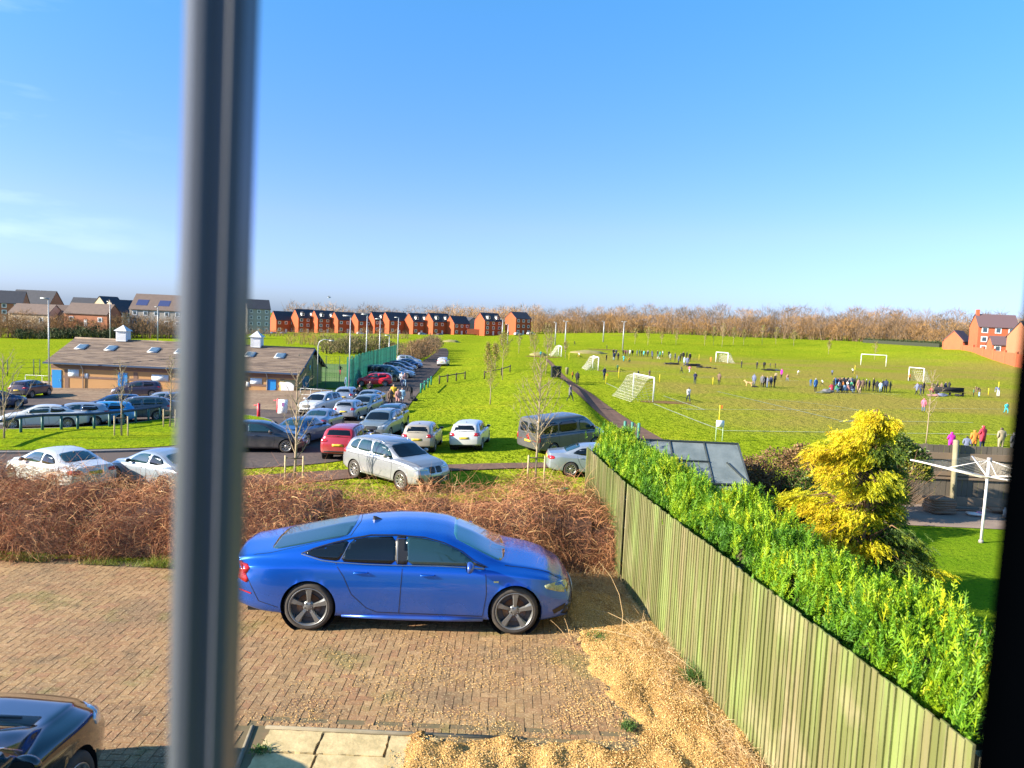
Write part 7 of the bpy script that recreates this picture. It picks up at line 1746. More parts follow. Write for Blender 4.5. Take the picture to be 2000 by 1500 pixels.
# facing -Y; x to the figure's left is +x
STAND = dict(pelvis=(0, 0, .95), waist=(0, 0, 1.12), chest=(0, .01, 1.34), neck=(0, 0, 1.50), head=(0, -.01, 1.60), crown=(0, 0, 1.68), shL=(.19, .01, 1.40), elL=(.25, .03, 1.12), haL=(.24, -.04, .88), hnL=(.235, -.06, .79), shR=(-.19, .01, 1.40), elR=(-.25, .03, 1.12), haR=(-.24, -.04, .88), hnR=(-.235, -.06, .79), hiL=(.09, 0, .88), knL=(.11, -.01, .48), anL=(.11, .02, .09), toL=(.12, -.12, .03), hiR=(-.09, 0, .88), knR=(-.11, -.01, .48), anR=(-.11, .02, .09), toR=(-.12, -.12, .03))
def var(**k): d = dict(STAND); d.update(k); return d
POSES = dict(
    stand=STAND,
    pockets=var(elL=(.27, .06, 1.13), haL=(.20, -.03, .98), hnL=(.15, -.09, .95), elR=(-.27, .06, 1.13), haR=(-.20, -.03, .98), hnR=(-.15, -.09, .95)),
    folded=var(elL=(.25, -.03, 1.14), haL=(.08, -.20, 1.16), hnL=(.0, -.21, 1.19), elR=(-.25, -.03, 1.14), haR=(-.08, -.21, 1.10), hnR=(-.0, -.22, 1.12)),
    walk=var(knL=(.10, -.20, .52), anL=(.11, -.30, .12), toL=(.11, -.43, .09), knR=(-.10, .05, .48), anR=(-.11, .30, .16), toR=(-.11, .24, .04), elL=(.24, .14, 1.14), haL=(.24, .16, .92), hnL=(.235, .13, .83), elR=(-.24, -.10, 1.14), haR=(-.23, -.26, .98), hnR=(-.22, -.32, .92)),
    run=var(chest=(0, -.10, 1.30), neck=(0, -.15, 1.45), head=(0, -.18, 1.55), crown=(0, -.19, 1.63), shL=(.19, -.10, 1.37), shR=(-.19, -.10, 1.37), knL=(.10, -.34, .66), anL=(.11, -.26, .26), toL=(.11, -.38, .20), knR=(-.10, .12, .46), anR=(-.11, .46, .34), toR=(-.11, .46, .22), elL=(.26, .14, 1.16), haL=(.22, .02, .98), hnL=(.2, -.07, .98), elR=(-.26, -.20, 1.12), haR=(-.16, -.40, 1.22), hnR=(-.13, -.46, 1.28)),
    crouch=var(pelvis=(0, .12, .42), waist=(0, .06, .58), chest=(0, -.04, .78), neck=(0, -.08, .94), head=(0, -.11, 1.04), crown=(0, -.11, 1.12), shL=(.19, -.04, .84), shR=(-.19, -.04, .84), elL=(.24, -.20, .64), haL=(.14, -.38, .60), hnL=(.08, -.42, .62), elR=(-.24, -.20, .64), haR=(-.14, -.38, .60), hnR=(-.08, -.42, .58), hiL=(.09, .10, .38), knL=(.16, -.28, .52), anL=(.13, -.12, .10), toL=(.14, -.26, .03), hiR=(-.09, .10, .38), knR=(-.16, -.28, .52), anR=(-.13, -.12, .10), toR=(-.14, -.26, .03)),
    bend=var(chest=(0, -.26, 1.20), waist=(0, -.06, 1.08), neck=(0, -.38, 1.24), head=(0, -.47, 1.26), crown=(0, -.54, 1.28), shL=(.19, -.30, 1.20), shR=(-.19, -.30, 1.20), elL=(.2, -.38, .93), haL=(.16, -.42, .70), hnL=(.15, -.44, .61), elR=(-.2, -.38, .93), haR=(-.16, -.42, .70), hnR=(-.15, -.44, .61)))
RC = dict(BR); RC.update(pelvis=(.19, .15), waist=(.175, .14), chest=(.20, .145), shL=.08, shR=.08, elL=.065, elR=.065, haL=.05, haR=.05)
MESH = {}
def region(me, J, coat, hood, hgt=1.75):
    me.materials.clear()
    for _ in range(5): me.materials.append(None)
    zc = .80 if not coat else .62
    pv = Vector(J['pelvis']); hd = Vector(J['head']); nk = Vector(J['neck'])
    hands = [Vector(J['hnL']), Vector(J['hnR'])]; feet = [Vector(J['toL']), Vector(J['toR']), Vector(J['anL']), Vector(J['anR'])]
    for f in me.polygons:
        c = f.center; f.use_smooth = True
        if min((c - h_).length for h_ in hands) < .055: mi = 3
        elif c.z < pv.z and min((c - h_).length for h_ in feet) < .085: mi = 0
        elif (c - hd).length < .17 and c.z > nk.z + .02 - .0 or c.z > nk.z + .06:
            front = c.y < hd.y - .02 and c.z < hd.z + .06
            mi = 3 if front else (2 if hood else 4)
        elif c.z < pv.z - .02 and not (coat and c.z > pv.z - .30) and abs(c.x) < .21 or (c.y < pv.y - .10 and c.z < pv.z + .12 and pv.z < .6): mi = 1
        else: mi = 2
        f.material_index = mi
for k, J in POSES.items():
    for coat in (0, 1):
        for hood in (0, 1):
            if hood and not coat: continue
            rad = dict(RC if coat else BR)
            if hood: rad['head'] = (.115, .12); rad['crown'] = (.09, .10)
            if coat: rad['hiL'] = rad['hiR'] = .12
            m_ = figure('person', J, EDG, rad, 1); region(m_, J, coat, hood); MESH[(k, coat, hood)] = m_
def person(px, py, h_, pose, top, bot, lab, coat=1, hood=0, face=None, hair=0, group=None, shoes=None, pos=None, name='person'):
    me = MESH[(pose, coat, hood if coat else 0)].copy(); m_ = [shoes or shoe, CL[bot], CL[top], skinm, HAIRS[hair]]
    for i in range(5): me.materials[i] = m_[i]
    p = pos or at(px, py); o = link(name, me); o.location = (p.x, p.y, H(p.x, p.y) - .01); s_ = h_ / 1.75; o.scale = (s_, s_, s_)
    o.rotation_euler = (0, 0, rnd.uniform(0, 6.28) if face is None else R(face)); tag(o, lab, 'person' if h_ > 1.45 else 'child', group); return o
def hp_(px, py, hpx): p = at(px, py); return hpx / F_PX * p.y
SP = 'spectators and players on the football pitches'
def pp(px, py, hpx, pose, top, bot, lab, coat=1, hood=0, face=None, hair=0):
    h_ = hp_(px, py, hpx); h_ = max(1.05, min(1.88, h_)) if pose not in ('crouch', 'bend') else 1.7
    return person(px, py, h_, pose, top, bot, lab, coat, hood, face, hair, SP)
for a in [
 (1113, 784, 34, 'walk', 'grey', 'black', 'person in a grey coat walking along the ridge above the van', 1, 1, 60), (1127, 751, 27, 'stand', 'black', 'black', 'person in black standing on the footpath by the wheelie bins', 1, 0, 150), (1118, 741, 17, 'stand', 'orange', 'black', 'child in an orange top beside the person in black on the path', 0),
 (1180, 742, 26, 'pockets', 'navy', 'black', 'man in a dark jacket standing left of the netted near goal'), (1184, 705, 14, 'stand', 'black', 'black', 'dark figure alone in front of the far touchline row'), (1206, 725, 14, 'stand', 'green', 'black', 'small dark green figure beside a thin post', 0),
 (1246, 741, 19, 'pockets', 'black', 'black', 'dark figure seen through the left of the goal net'), (1268, 741, 20, 'folded', 'brown', 'black', 'dark coated figure seen over the top of the goal net'),
 (1331, 732, 18, 'run', 'khaki', 'black', 'child in khaki running past the substitutes', 0), (1346, 730, 17, 'run', 'pink', 'white', 'child in pink and white next to the khaki one', 0),
 (1357, 751, 25, 'folded', 'navy', 'navy', 'person in navy standing left of the yellow pole on the near pitch'), (1404, 752, 26, 'pockets', 'brown', 'black', 'person in brown and black standing right of the yellow pole'),
 (1344, 786, 31, 'walk', 'white', 'navy', 'referee like figure in a white top near the middle of the goal area', 0, 0, 190),
 (1448, 719, 16, 'stand', 'black', 'black', 'lone black figure left of the far dark dugout'), (1478, 721, 16, 'stand', 'black', 'black', 'black figure second from the far dark dugout'), (1492, 721, 17, 'bend', 'black', 'black', 'black figure leaning over the far dark dugout'), (1504, 719, 10, 'stand', 'navy', 'black', 'navy figure at the far dark dugout', 0), (1514, 719, 11, 'stand', 'black', 'black', 'last small figure at the far dark dugout', 0),
 (1472, 755, 26, 'stand', 'slate', 'slate', 'person in a long slate blue coat beside the tan dog', 1, 1), (1488, 757, 26, 'stand', 'grey', 'black', 'first of four people in the group right of the dog'), (1498, 758, 24, 'pockets', 'slate', 'jeans', 'person in jeans second in the group right of the dog'), (1505, 757, 24, 'stand', 'navy', 'navy', 'person in navy third in the group right of the dog'), (1512, 757, 27, 'folded', 'black', 'black', 'tall person in black at the right of the group by the dog', 1, 0, None, 3),
 (1526, 738, 19, 'stand', 'magenta', 'black', 'child in bright pink behind the group by the dog', 1), (1537, 747, 18, 'run', 'rose', 'slate', 'child in pale pink running right of the bright pink one', 0), (1558, 735, 14, 'run', 'white', 'tan', 'child in white alone between the two crowds', 0), (1515, 742, 16, 'stand', 'tan', 'black', 'child in tan behind the tall person in black', 0),
 (1583, 755, 16, 'stand', 'blue', 'blue', 'child in blue at the left of the big crowd', 0), (1592, 765, 28, 'stand', 'blue', 'black', 'man in a blue coat at the left end of the big crowd', 1, 0, 200, 2), (1606, 755, 14, 'run', 'white', 'black', 'child in white running behind the man in the blue coat', 0), (1625, 735, 14, 'run', 'slate', 'black', 'player in slate beyond the big crowd', 0), (1665, 730, 11, 'run', 'white', 'black', 'player in white beside the far yellow pole', 0), (1673, 747, 16, 'stand', 'slate', 'black', 'player seen just above the right of the big crowd', 0),
 (1676, 767, 29, 'stand', 'rose', 'rose', 'person in a dusty pink coat at the right of the big crowd', 1), (1684, 764, 25, 'stand', 'brown', 'black', 'dark person behind the one in dusty pink'), (1691, 763, 24, 'pockets', 'black', 'black', 'grey haired person in black right of the big crowd', 1, 0, None, 2), (1705, 765, 28, 'stand', 'black', 'black', 'tall man in black standing alone right of the big crowd'),
 (1719, 767, 22, 'pockets', 'lightblue', 'jeans', 'person in a pale blue coat and jeans'), (1729, 767, 28, 'stand', 'navy', 'navy', 'tall person in navy beside the pale blue coat', 1, 0), (1738, 767, 24, 'folded', 'khaki', 'brown', 'person in dark khaki at the end of the standing line'),
 (1790, 772, 26, 'walk', 'slate', 'black', 'person in slate leaning at the left of the right hand dugout'), (1797, 773, 25, 'walk', 'navy', 'navy', 'person in navy between two others at the right hand dugout'), (1803, 770, 26, 'stand', 'black', 'black', 'third person left of the right hand dugout'), (1825, 768, 23, 'bend', 'black', 'black', 'dark person standing behind the kit bags of the right hand dugout'), (1838, 766, 20, 'stand', 'brown', 'black', 'person in brown behind the right hand dugout', 1, 0, None, 3), (1853, 765, 21, 'folded', 'black', 'black', 'person with pale sleeves at the right of the right hand dugout'),
 (1901, 775, 17, 'stand', 'green', 'black', 'child in green beside an adult near the yellow poles', 0), (1912, 776, 26, 'bend', 'brown', 'lightblue', 'adult in brown bending towards the child in green'), (1949, 776, 16, 'bend', 'slate', 'white', 'child bending down by the yellow pole at the right', 0),
 (1803, 805, 29, 'stand', 'pink', 'jeans', 'person in a pink hooded top and jeans behind the sapling', 1, 1, 150), (1964, 811, 27, 'run', 'teal', 'teal', 'player in turquoise kit running at the right edge of the field', 0), (1776, 745, 16, 'stand', 'orange', 'black', 'goalkeeper in orange standing in the right hand goal', 0), (1388, 708, 12, 'stand', 'orange', 'orange', 'goalkeeper in orange beside the far white goal', 0),
 (1218, 708, 15, 'run', 'teal', 'teal', 'player in teal before the far touchline row', 0), (1228, 708, 13, 'crouch', 'yellow', 'green', 'player in yellow and green crouching before the far row', 0), (1274, 702, 16, 'pockets', 'slate', 'black', 'taller slate figure in front of the far touchline row'), (1286, 703, 13, 'run', 'green', 'white', 'player in green and white before the far row', 0), (1207, 704, 17, 'stand', 'black', 'black', 'dark figure in front of the left of the far row'), (1199, 704, 17, 'stand', 'navy', 'lightblue', 'figure in navy and light trousers left of the far row'),
 (1056, 699, 14, 'stand', 'teal', 'navy', 'player in teal near the small far goal', 0), (1131, 700, 13, 'run', 'white', 'yellow', 'player in white between the two far goals', 0), (1185, 683, 10, 'stand', 'black', 'black', 'tiny dark figure by the earth mounds'), (1122, 675, 10, 'walk', 'black', 'black', 'tiny walker beyond the twin headed lamp post'), (1069, 683, 12, 'stand', 'black', 'black', 'dark figure behind the small far goal')]: pp(*a)
TC = ['black', 'navy', 'black', 'maroon', 'brown', 'white', 'black', 'slate', 'green', 'black', 'teal', 'black', 'grey', 'navy', 'black', 'green', 'white', 'black']
for i, (px, py) in enumerate(((1198, 695), (1203, 695), (1217, 695), (1221, 695), (1225, 696), (1230, 695), (1235, 695), (1244, 696), (1249, 696), (1253, 696), (1257, 697), (1261, 697), (1265, 697), (1273, 697), (1284, 697), (1289, 698), (1294, 698), (1306, 698))):
    c = TC[i]; pp(px, py, 13 if i % 4 else 14, ['stand', 'pockets', 'folded'][i % 3], c, ['black', 'navy', 'grey'][i % 3], 'spectator in %s, %s from the left in the far touchline row' % (c, 'first second third fourth fifth sixth seventh eighth ninth tenth eleventh twelfth thirteenth fourteenth fifteenth sixteenth seventeenth eighteenth'.split()[i]))
for i, (px, py, hh, po, a, b, lab) in enumerate(((1309, 704, 15, 'stand', 'white', 'grey', 'pale figure at the left of the substitutes'), (1318, 706, 20, 'stand', 'navy', 'black', 'figure in navy among the substitutes'), (1325, 712, 20, 'stand', 'slate', 'black', 'figure in slate at the front of the substitutes'), (1334, 703, 19, 'stand', 'black', 'black', 'dark figure standing behind the substitutes'), (1341, 703, 20, 'stand', 'black', 'navy', 'dark figure at the right of the substitutes'), (1336, 715, 20, 'stand', 'lightblue', 'grey', 'figure in pale blue before the substitutes'), (1342, 716, 24, 'stand', 'slate', 'navy', 'tall figure in slate right of the pale blue one'))): pp(px, py, hh, po, a, b, lab)
crowd = [('blue', 'slate', 'white'), ('maroon', 'navy', 'blue'), ('navy', 'black', 'black'), ('black', 'white', 'rose'), ('slate', 'green', 'navy')]
cl_ = ['in blue', 'in maroon', 'in navy', 'in black', 'in slate']
for i in range(5): pp(1631 + i * 8, 760, 25, 'stand', crowd[i][0], 'black', 'person %s standing in the back of the big crowd' % cl_[i])
for i, (px, py, c, lab) in enumerate(((1624, 766, 'red', 'seated child in red at the left front of the big crowd'), (1633, 767, 'green', 'seated child in green in the front of the big crowd'), (1641, 767, 'black', 'crouching figure in black in the front of the big crowd'), (1649, 767, 'lightblue', 'seated child in pale blue in the front of the big crowd'), (1657, 767, 'rose', 'crouching child in pink in the front of the big crowd'), (1664, 768, 'navy', 'crouching adult in navy at the right front of the big crowd'))): pp(px, py, 14, 'crouch', c, 'jeans', lab)
for i, (px, c) in enumerate(((1638, 'lightblue'), (1646, 'orange'), (1654, 'white'), (1662, 'green'))): pp(px, 764, 21, 'pockets', c, 'jeans', 'person in %s in the middle of the big crowd' % {'lightblue': 'pale blue', 'orange': 'orange', 'white': 'white', 'green': 'green'}[c])
for i, (px, c, lab) in enumerate(((1628, 'black', 'dark adult at the far left of the back row of the big crowd'), (1635, 'navy', 'navy adult between the first two of the back row of the big crowd'), (1643, 'brown', 'brown coated adult in the back row of the big crowd'), (1651, 'black', 'dark adult left of the middle of the back row of the big crowd'), (1659, 'grey', 'grey coated adult in the back row of the big crowd'), (1668, 'black', 'dark adult at the right of the back row of the big crowd'))): pp(px, 762, 26, ['folded', 'stand', 'pockets'][i % 3], c, 'black', lab)
for px, py, hh, c, lab in ((1697, 764, 24, 'navy', 'navy figure left of the tall man in black'), (1712, 766, 24, 'black', 'dark figure just right of the tall man in black'), (1723, 765, 25, 'black', 'dark figure behind the pale blue coat'), (1493, 757, 24, 'black', 'dark figure between the first two of the group right of the dog'), (1830, 767, 22, 'black', 'dark figure between the two behind the right hand dugout'), (1846, 766, 21, 'navy', 'navy figure behind the black bench'), (1329, 706, 18, 'black', 'dark figure in the middle of the substitutes'), (1347, 706, 18, 'black', 'dark figure at the far right of the substitutes')): pp(px, py, hh, 'stand', c, 'black', lab)
pp(1820, 771, 12, 'crouch', 'red', 'black', 'figure in red crouching at the left of the right hand dugout'); pp(1833, 771, 12, 'crouch', 'lightblue', 'navy', 'figure in pale blue crouching among the kit bags')
# people watching just over the garden fence (facing the pitch)
for px, pz, h_, pose, top, bot, lab, hood, d in ((1860, 842, 1.45, 'folded', 'magenta', 'navy', 'person in a magenta coat crouched low behind the garden fence', 1, 47), (1890, 850, 1.35, 'pockets', 'slate', 'navy', 'child in slate blue between the magenta and orange coats', 0, 47), (1905, 838, 1.5, 'pockets', 'orange', 'black', 'person in an orange hooded coat behind the garden fence', 1, 48), (1922, 829, 1.78, 'folded', 'red', 'navy', 'tall person in a red hooded coat behind the garden fence', 1, 49), (1958, 833, 1.70, 'pockets', 'tan', 'tan', 'dark haired person in a long tan coat behind the garden fence', 0, 48), (1982, 843, 1.6, 'pockets', 'grey', 'black', 'grey haired person in dark clothes beside the window jamb', 0, 47)):
    p = at(px, pz, d=d); o = person(0, 0, h_, pose, top, bot, lab, 1, hood, 180 + rnd.uniform(-20, 20), 2 if 'grey haired' in lab else 0, 'people watching from behind the garden fence', pos=Vector((p.x, p.y, 0))); o.location.z = p.z - h_; o.scale = (o.scale[0] * 1.12, o.scale[1] * 1.12, o.scale[2])
    if H(p.x, p.y) > o.location.z - .3: pass
# people round the lane
LN = 'people walking in the lane'
def lp(px, py, h_, pose, top, bot, lab, hood=0, face=None, hair=1, coat=1): return person(px, py, h_, pose, top, bot, lab, coat, hood, face, hair, LN)
lp(768, 789, 1.80, 'walk', 'yellow', 'brown', 'man in a mustard jacket walking down the lane', 0, 0, 2)
lp(762, 795, 1.62, 'stand', 'brown', 'black', 'person in a brown camouflage coat in front of the mustard jacket', 1, 20); lp(777, 797, 1.70, 'walk', 'rose', 'black', 'person in a pale brown coat beside the camouflage one', 0, 10, 3); lp(785, 792, 1.6, 'walk', 'lightblue', 'navy', 'person with pale sleeves at the right of the lane group', 0, 0)
lp(803, 779, 1.68, 'bend', 'black', 'black', 'person bent under a big black bag at the edge of the grass', 1, 240); lp(702, 789, 1.75, 'stand', 'black', 'black', 'person in black beside the pale silver hatchback', 0, 0); lp(722, 780, 1.75, 'folded', 'black', 'navy', 'person in black standing in the lane before the red hatchback', 0, 0)
lp(784, 756, 1.7, 'walk', 'white', 'slate', 'person in pale clothes beside the dark van', 0, 0, 3, 0); lp(790, 756, 1.65, 'walk', 'rose', 'lightblue', 'second pale person beside the dark van', 0, 10, 1, 0); lp(678, 765, 1.75, 'stand', 'jeans', 'lightblue', 'person in blue at the foot of the green fence', 0, 0, 1)
lp(664, 735, 1.6, 'run', 'black', 'red', 'player in black on the green court', 0, 0, 0, 0)
lp(840, 656, 1.7, 'stand', 'black', 'black', 'tiny dark figure at the top of the lane', 0); 

# dog, bags, goals, poles, bins, sign
def fig_tube(name, parts, mat, lab, cat, p, rz, sc=1.0):
    J, E_, rad = parts; m_ = figure(name, J, E_, rad, 1); m_.materials.clear(); m_.materials.append(mat)
    for f in m_.polygons: f.use_smooth = True
    o = link(name, m_); o.location = (p.x, p.y, H(p.x, p.y)); o.rotation_euler = (0, 0, rz); o.scale = (sc,) * 3; tag(o, lab, cat); return o
DJ = dict(pelvis=(-.32, 0, .52), mid=(0, 0, .50), chest=(.28, 0, .52), neck=(.42, 0, .66), head=(.50, 0, .76), nose=(.66, 0, .72), tail1=(-.48, 0, .58), tail2=(-.62, 0, .70), a1=(.28, .09, .38), a2=(.27, .09, .20), a3=(.28, .09, .03), b1=(.28, -.09, .38), b2=(.27, -.09, .20), b3=(.28, -.09, .03), c1=(-.30, .09, .36), c2=(-.38, .09, .20), c3=(-.32, .09, .03), d1=(-.30, -.09, .36), d2=(-.38, -.09, .20), d3=(-.32, -.09, .03), ear1=(.45, .06, .84), ear2=(.45, -.06, .84))
DE = [('pelvis', 'mid'), ('mid', 'chest'), ('chest', 'neck'), ('neck', 'head'), ('head', 'nose'), ('pelvis', 'tail1'), ('tail1', 'tail2'), ('chest', 'a1'), ('a1', 'a2'), ('a2', 'a3'), ('chest', 'b1'), ('b1', 'b2'), ('b2', 'b3'), ('pelvis', 'c1'), ('c1', 'c2'), ('c2', 'c3'), ('pelvis', 'd1'), ('d1', 'd2'), ('d2', 'd3'), ('head', 'ear1'), ('head', 'ear2')]
DR = dict(pelvis=.12, mid=.12, chest=.15, neck=.08, head=.085, nose=.04, tail1=.03, tail2=.015, a1=.055, a2=.035, a3=.03, b1=.055, b2=.035, b3=.03, c1=.07, c2=.035, c3=.03, d1=.07, d2=.035, d3=.03, ear1=.02, ear2=.02)
fig_tube('dog', (DJ, DE, DR), pmat('tan_fur', (.55, .33, .14), .9), 'tan dog standing beside the slate blue coat', 'dog', at(1462, 755), R(170), 1.0)
fig_tube('dog', (DJ, DE, DR), pmat('cream_fur', (.50, .38, .26), .9), 'pale dog at the feet of the person in the dusty pink coat', 'dog', at(1679, 768), R(250), .8)
def bag(px, py, w_, h_, c, lab, seed, cat='kit bag'):
    p = at(px, py); bm = bmesh.new(); bmesh.ops.create_icosphere(bm, subdivisions=3, radius=1); r = random.Random(seed); o_ = r.random() * 50
    for v in bm.verts:
        n_ = mnoise.noise(v.co * 1.6 + Vector((o_, 0, 0))); v.co = Vector((v.co.x * w_ / 2, v.co.y * .45, max(0, v.co.z * .5 + .35) * h_ * .62)) * (.85 + .45 * n_)
    for f in bm.faces: f.smooth = True
    me = bpy.data.meshes.new('kit_bag'); bm.to_mesh(me); bm.free(); o = link('kit_bag', me, None, CL[c]); o.location = (p.x, p.y, p.z - .02); tag(o, lab, cat, 'kit bags and covers beside the pitches')
for i, a in enumerate(((1312, 712, 3.4, .9, 'black', 'long black kit heap left of the substitutes'), (1356, 715, 3.6, .9, 'black', 'long black kit heap right of the substitutes'), (1368, 718, 1.8, .5, 'black', 'low black bag at the end of the right kit heap'), (1383, 719, 1.8, .5, 'black', 'low black bag out on the grass'), (1396, 720, .9, .4, 'black', 'single small black bag farthest right of the substitutes'), (1502, 724, 2.8, .7, 'black', 'black covers of the far dark dugout'), (1518, 724, 1.6, .5, 'navy', 'navy bags right of the far dark dugout'), (1474, 756, .8, .5, 'black', 'black bag on the ground by the slate blue coat'),
    (1607, 768, 1.8, .5, 'khaki', 'dark bundle lying left of the big crowd'), (1616, 767, 1.6, .9, 'grey', 'grey heap of coats at the left of the big crowd'), (1822, 774, 1.6, .6, 'rose', 'reddish bag at the left of the right hand dugout'), (1838, 774, 1.8, .7, 'slate', 'pale bundle in the right hand dugout'), (1872, 774, 1.0, .6, 'black', 'black bag at the right end of the right hand dugout'), (1300, 711, .5, .3, 'tan', 'tiny pale bag left of the long black heap'), (806, 783, .9, 1.0, 'black', 'bulky black bag carried at the edge of the lane'))): bag(*a, i)
p = at(1855, 773)
t = empty('pitch_bench', (p.x, p.y, p.z)); tag(t, 'long black bench seat with backrest at the right hand dugout', 'bench')
MB().box((0, 0, .42), (3.6, .4, .06), bev=.01).build('seat', CL['black'], t); MB().box((0, .22, .75), (3.6, .05, .55), bev=.01).build('backrest', CL['black'], t)
for x in (-1.6, 0, 1.6): MB().box((x, 0, .2), (.06, .38, .4)).build('leg', CL['black'], t)
gw = pmat('goal_white', (.80, .80, .76), .4); netm = pmat('goal_net', (.70, .66, .56), .8)
def goal(A, B_, hgt, back, lab, net=True, rp=.06, cell=.35, nr=.011):
    """A, B_: feet of the two posts (world xy); back: vector towards the rear"""
    A, B_ = Vector(A), Vector(B_); zA, zB = H(*A), H(*B_); t = empty('football_goal', (A.x, A.y, zA)); tag(t, lab, 'goal'); O = Vector((A.x, A.y, zA))
    a0 = Vector((A.x, A.y, zA)) - O; b0 = Vector((B_.x, B_.y, zB)) - O; up = Vector((0, 0, hgt))
    MB().tube([a0, a0 + up], rp, 8).build('post', gw, t); MB().tube([b0, b0 + up], rp, 8).build('post', gw, t); MB().tube([a0 + up, b0 + up], rp, 8).build('crossbar', gw, t)
    if net:
        bk = Vector((back[0], back[1], 0)); mb = MB(); n1 = max(4, int((b0 - a0).length / cell)); n2 = 11
        def npnt(u, v):   # u along the bar, v from the top front to the rear foot
            f = a0.lerp(b0, u); c1 = f + up; c2 = f + up * .93 + bk * .32; c3 = f + bk + Vector((0, 0, .03))
            if v < .25: q_ = c1.lerp(c2, v / .25)
            else: s = (v - .25) / .75; q_ = c2.lerp(c3, s) - Vector((0, 0, .22 * math.sin(s * math.pi)))
            return q_
        for i in range(n1 + 1): mb.tube([npnt(i / n1, j / n2) for j in range(n2 + 1)], nr, 3, caps=False)
        for j in range(1, n2 + 1): mb.tube([npnt(i / 6, j / n2) for i in range(7)], nr, 3, caps=False)
        for base, u in ((a0, 0), (b0, 1)):
            for j in range(1, 8):
                z = hgt * j / 8; v = .25 + .75 * (1 - j / 8); mb.tube([base + Vector((0, 0, z)), npnt(u, v)], nr, 3, caps=False)
            for j in range(1, 6): v = .25 + .75 * j / 6; q_ = npnt(u, v); bx_ = base.lerp(base + bk, j / 6); mb.tube([Vector((bx_.x, bx_.y, q_.z * .02)), q_], nr, 3, caps=False)
        mb.build('net', netm, t)
    return t
g1, g2 = at(1276, 788).xy, at(1252, 776).xy
goal((13.63, 71.1), (12.55, 76.6), 2.35, (-2.25, -.8), 'nearest white goal with its net stretched out behind', rp=.065, cell=.16, nr=.008)
a = at(1168, 724); goal((a.x, a.y), (a.x - .2, a.y + 6.5), 2.1, (-1.9, -.6), 'second white goal with a net left of the dark spectators', rp=.08, cell=.5, nr=.016)
a = at(1096, 697); goal((a.x, a.y), (a.x - .2, a.y + 7), 2.2, (-2.2, -.6), 'small white goal far away near the lamp posts', rp=.09, cell=.6, nr=.02)
a, b = at(1398, 707), at(1410, 709); goal((a.x, a.y), (b.x + 1.2, b.y), 2.1, (1.6, .3), 'far white goal in the middle of the field', rp=.09, cell=.4, nr=.022)
a, b = at(1681, 713), at(1730, 716); goal((a.x, a.y), (b.x, b.y), 2.4, (0, 2), 'full size white goal frame without a net', net=False, rp=.065)
a, b = at(1774, 744), at(1803, 747); goal((a.x, a.y), (b.x, b.y), 2.1, (1.4, .4), 'white goal with a net at the right, its keeper in orange', rp=.06, cell=.3, nr=.012)
yel = pmat('pole_yellow', (.80, .62, .02), .5)
for px, py, hh, lab in ((1404, 829, 1.5, 'orange topped yellow corner flag beside the white pitch sign'), (1392, 752, 1.0, 'yellow pole between two standing spectators'), (1208, 739, 1.6, 'pale yellow pole behind the nearest goal'), (1288, 747, 1.1, 'yellow pole right of the nearest goal'), (1365, 703, 1.3, 'yellow pole left of the far white goal'), (1669, 730, 1.5, 'bright yellow pole beyond the big crowd'), (1949, 770, 1.6, 'bright yellow pole at the right of the field'), (1930, 772, .9, 'short dull yellow pole near the child in green'), (1111, 703, 1.5, 'thin yellow pole in front of the small far goal'), (1183, 750, 1.3, 'pole with a red flag beside the man in the dark jacket')):
    def f(mb, hh=hh, lab=lab):
        mb.tube([(0, 0, 0), (0, 0, hh)], .035, 6)
        if 'orange' in lab or 'red flag' in lab: mb.box((.10, 0, hh - .14), (.22, .02, .26), mi=1)
    p = at(px, py); simple('corner_pole', f, [yel, CL['orange']], lab, 'pole', tuple(p), 0, 'yellow poles marking the pitches')
p = at(1404, 861); t = empty('pitch_sign', tuple(p)); tag(t, 'blank faced white sign on two posts behind the greenhouse', 'sign')
for x in (-.30, .30): MB().tube([(x * .72, 0, -.3), (x * .72, 0, 1.3)], .028, 8).build('post', pmat('post_green_pale', (.30, .42, .25), .6), t)
MB().box((0, -.05, 1.12), (.52, .03, .44), bev=.008).build('panel', signw, t)
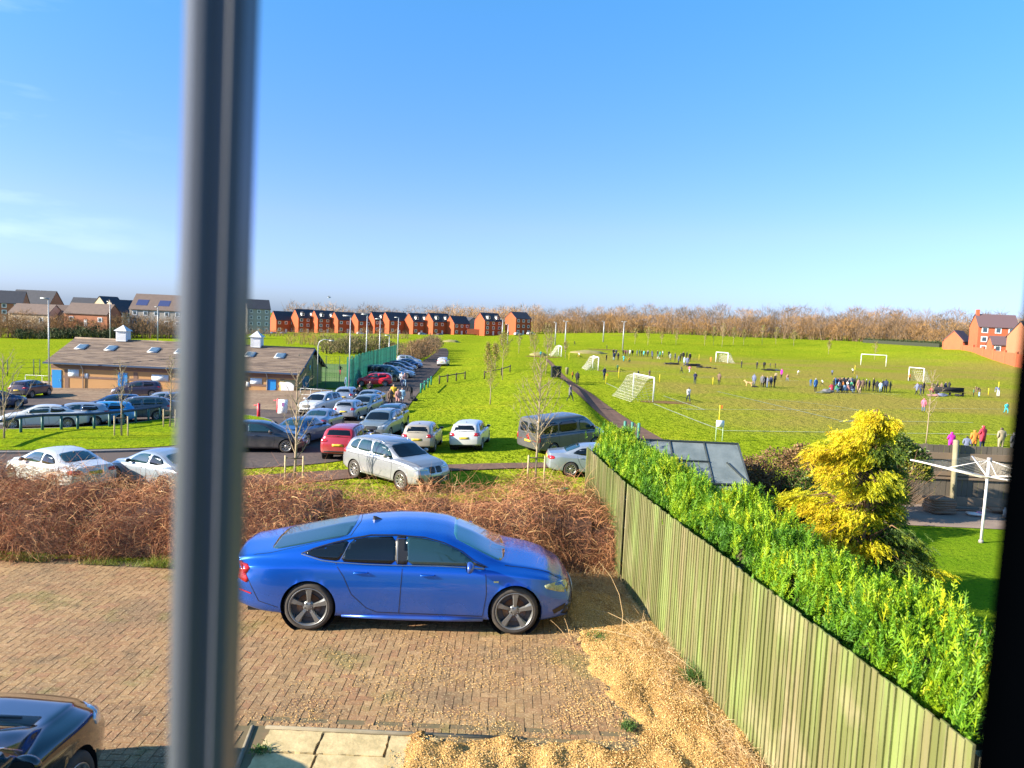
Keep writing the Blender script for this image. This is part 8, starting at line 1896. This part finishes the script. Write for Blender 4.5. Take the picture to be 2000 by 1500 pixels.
for px, lab in ((1081, 'left black wheelie bin of the pair by the footpath'), (1090, 'right black wheelie bin of the pair by the footpath')):
    p = at(px, 738); t = empty('wheelie_bin', tuple(p), R(15)); t.scale = (.72, .72, 1.05); tag(t, lab, 'bin', 'black wheelie bins beside the footpath')
    mb = MB(); mb.add([(-.34, -.32, .08), (.34, -.32, .08), (.34, .32, .08), (-.34, .32, .08), (-.42, -.40, 1.25), (.42, -.40, 1.25), (.42, .40, 1.25), (-.42, .40, 1.25)], [(3, 2, 1, 0), (4, 5, 6, 7), (0, 1, 5, 4), (1, 2, 6, 5), (2, 3, 7, 6), (3, 0, 4, 7)]); mb.build('body', pmat('bin_plastic', (.018, .02, .024), .5), t)
    MB().box((0, -.02, 1.30), (.88, .86, .09), bev=.03).build('lid', pmat('bin_plastic', (.018, .02, .024), .5), t)
    for x in (-.34, .34): MB().lathe([(0, -.03), (.1, -.03), (.1, .03), (0, .03)], 14, Matrix.Translation((x, .36, .1)) @ Matrix.Rotation(math.pi / 2, 4, 'Y')).build('wheel', M_tyre, t)
p = at(1107, 731); simple('litter_bin', lambda m: (m.lathe([(0, 0), (.20, 0), (.24, .85), (.26, .9), (.2, .98), (0, 1.0)], 14)), pmat('litter_bin', (.22, .20, .10), .6), 'small olive litter bin right of the wheelie bins', 'bin', tuple(p))
for px, py, w_, lab in ((1150, 690, 9, 'pale earth mound left of the far pitch'), (1052, 694, 4, 'low sandy hump near the top of the footpath'), (881, 668, 6, 'low sandy hump beside the far end of the lane'), (80, 648, 7, 'pale heap at the edge of the bright grass on the left')):
    p = at(px, py); bm = bmesh.new(); bmesh.ops.create_icosphere(bm, subdivisions=3, radius=1)
    for v in bm.verts: v.co = Vector((v.co.x * w_ / 2, v.co.y * 2.2, v.co.z * .9)) * (1 + .2 * mnoise.noise(v.co * 2))
    for f in bm.faces: f.smooth = True
    me = bpy.data.meshes.new('mound'); bm.to_mesh(me); bm.free(); o = link('earth_mound', me, None, pmat('sandy_earth', (.26, .20, .09), .9, noise=(1, (.20, .20, .05), .2))); o.location = (p.x, p.y, p.z - .15); tag(o, lab, kind='structure')
p = at(1140, 962); mb = MB(); mb.lathe([(.0, 0), (.035, 0), (.04, .14), (.015, .2), (.015, .25), (0, .25)], 10, Matrix.Rotation(math.pi / 2 - .2, 4, 'Y')); o = mb.build('bottle', pmat('green_glass', (.02, .14, .07), .15)); o.location = (.98, 14.3, 1.22); tag(o, 'dark green bottle caught in the top of the bramble hedge', 'bottle')
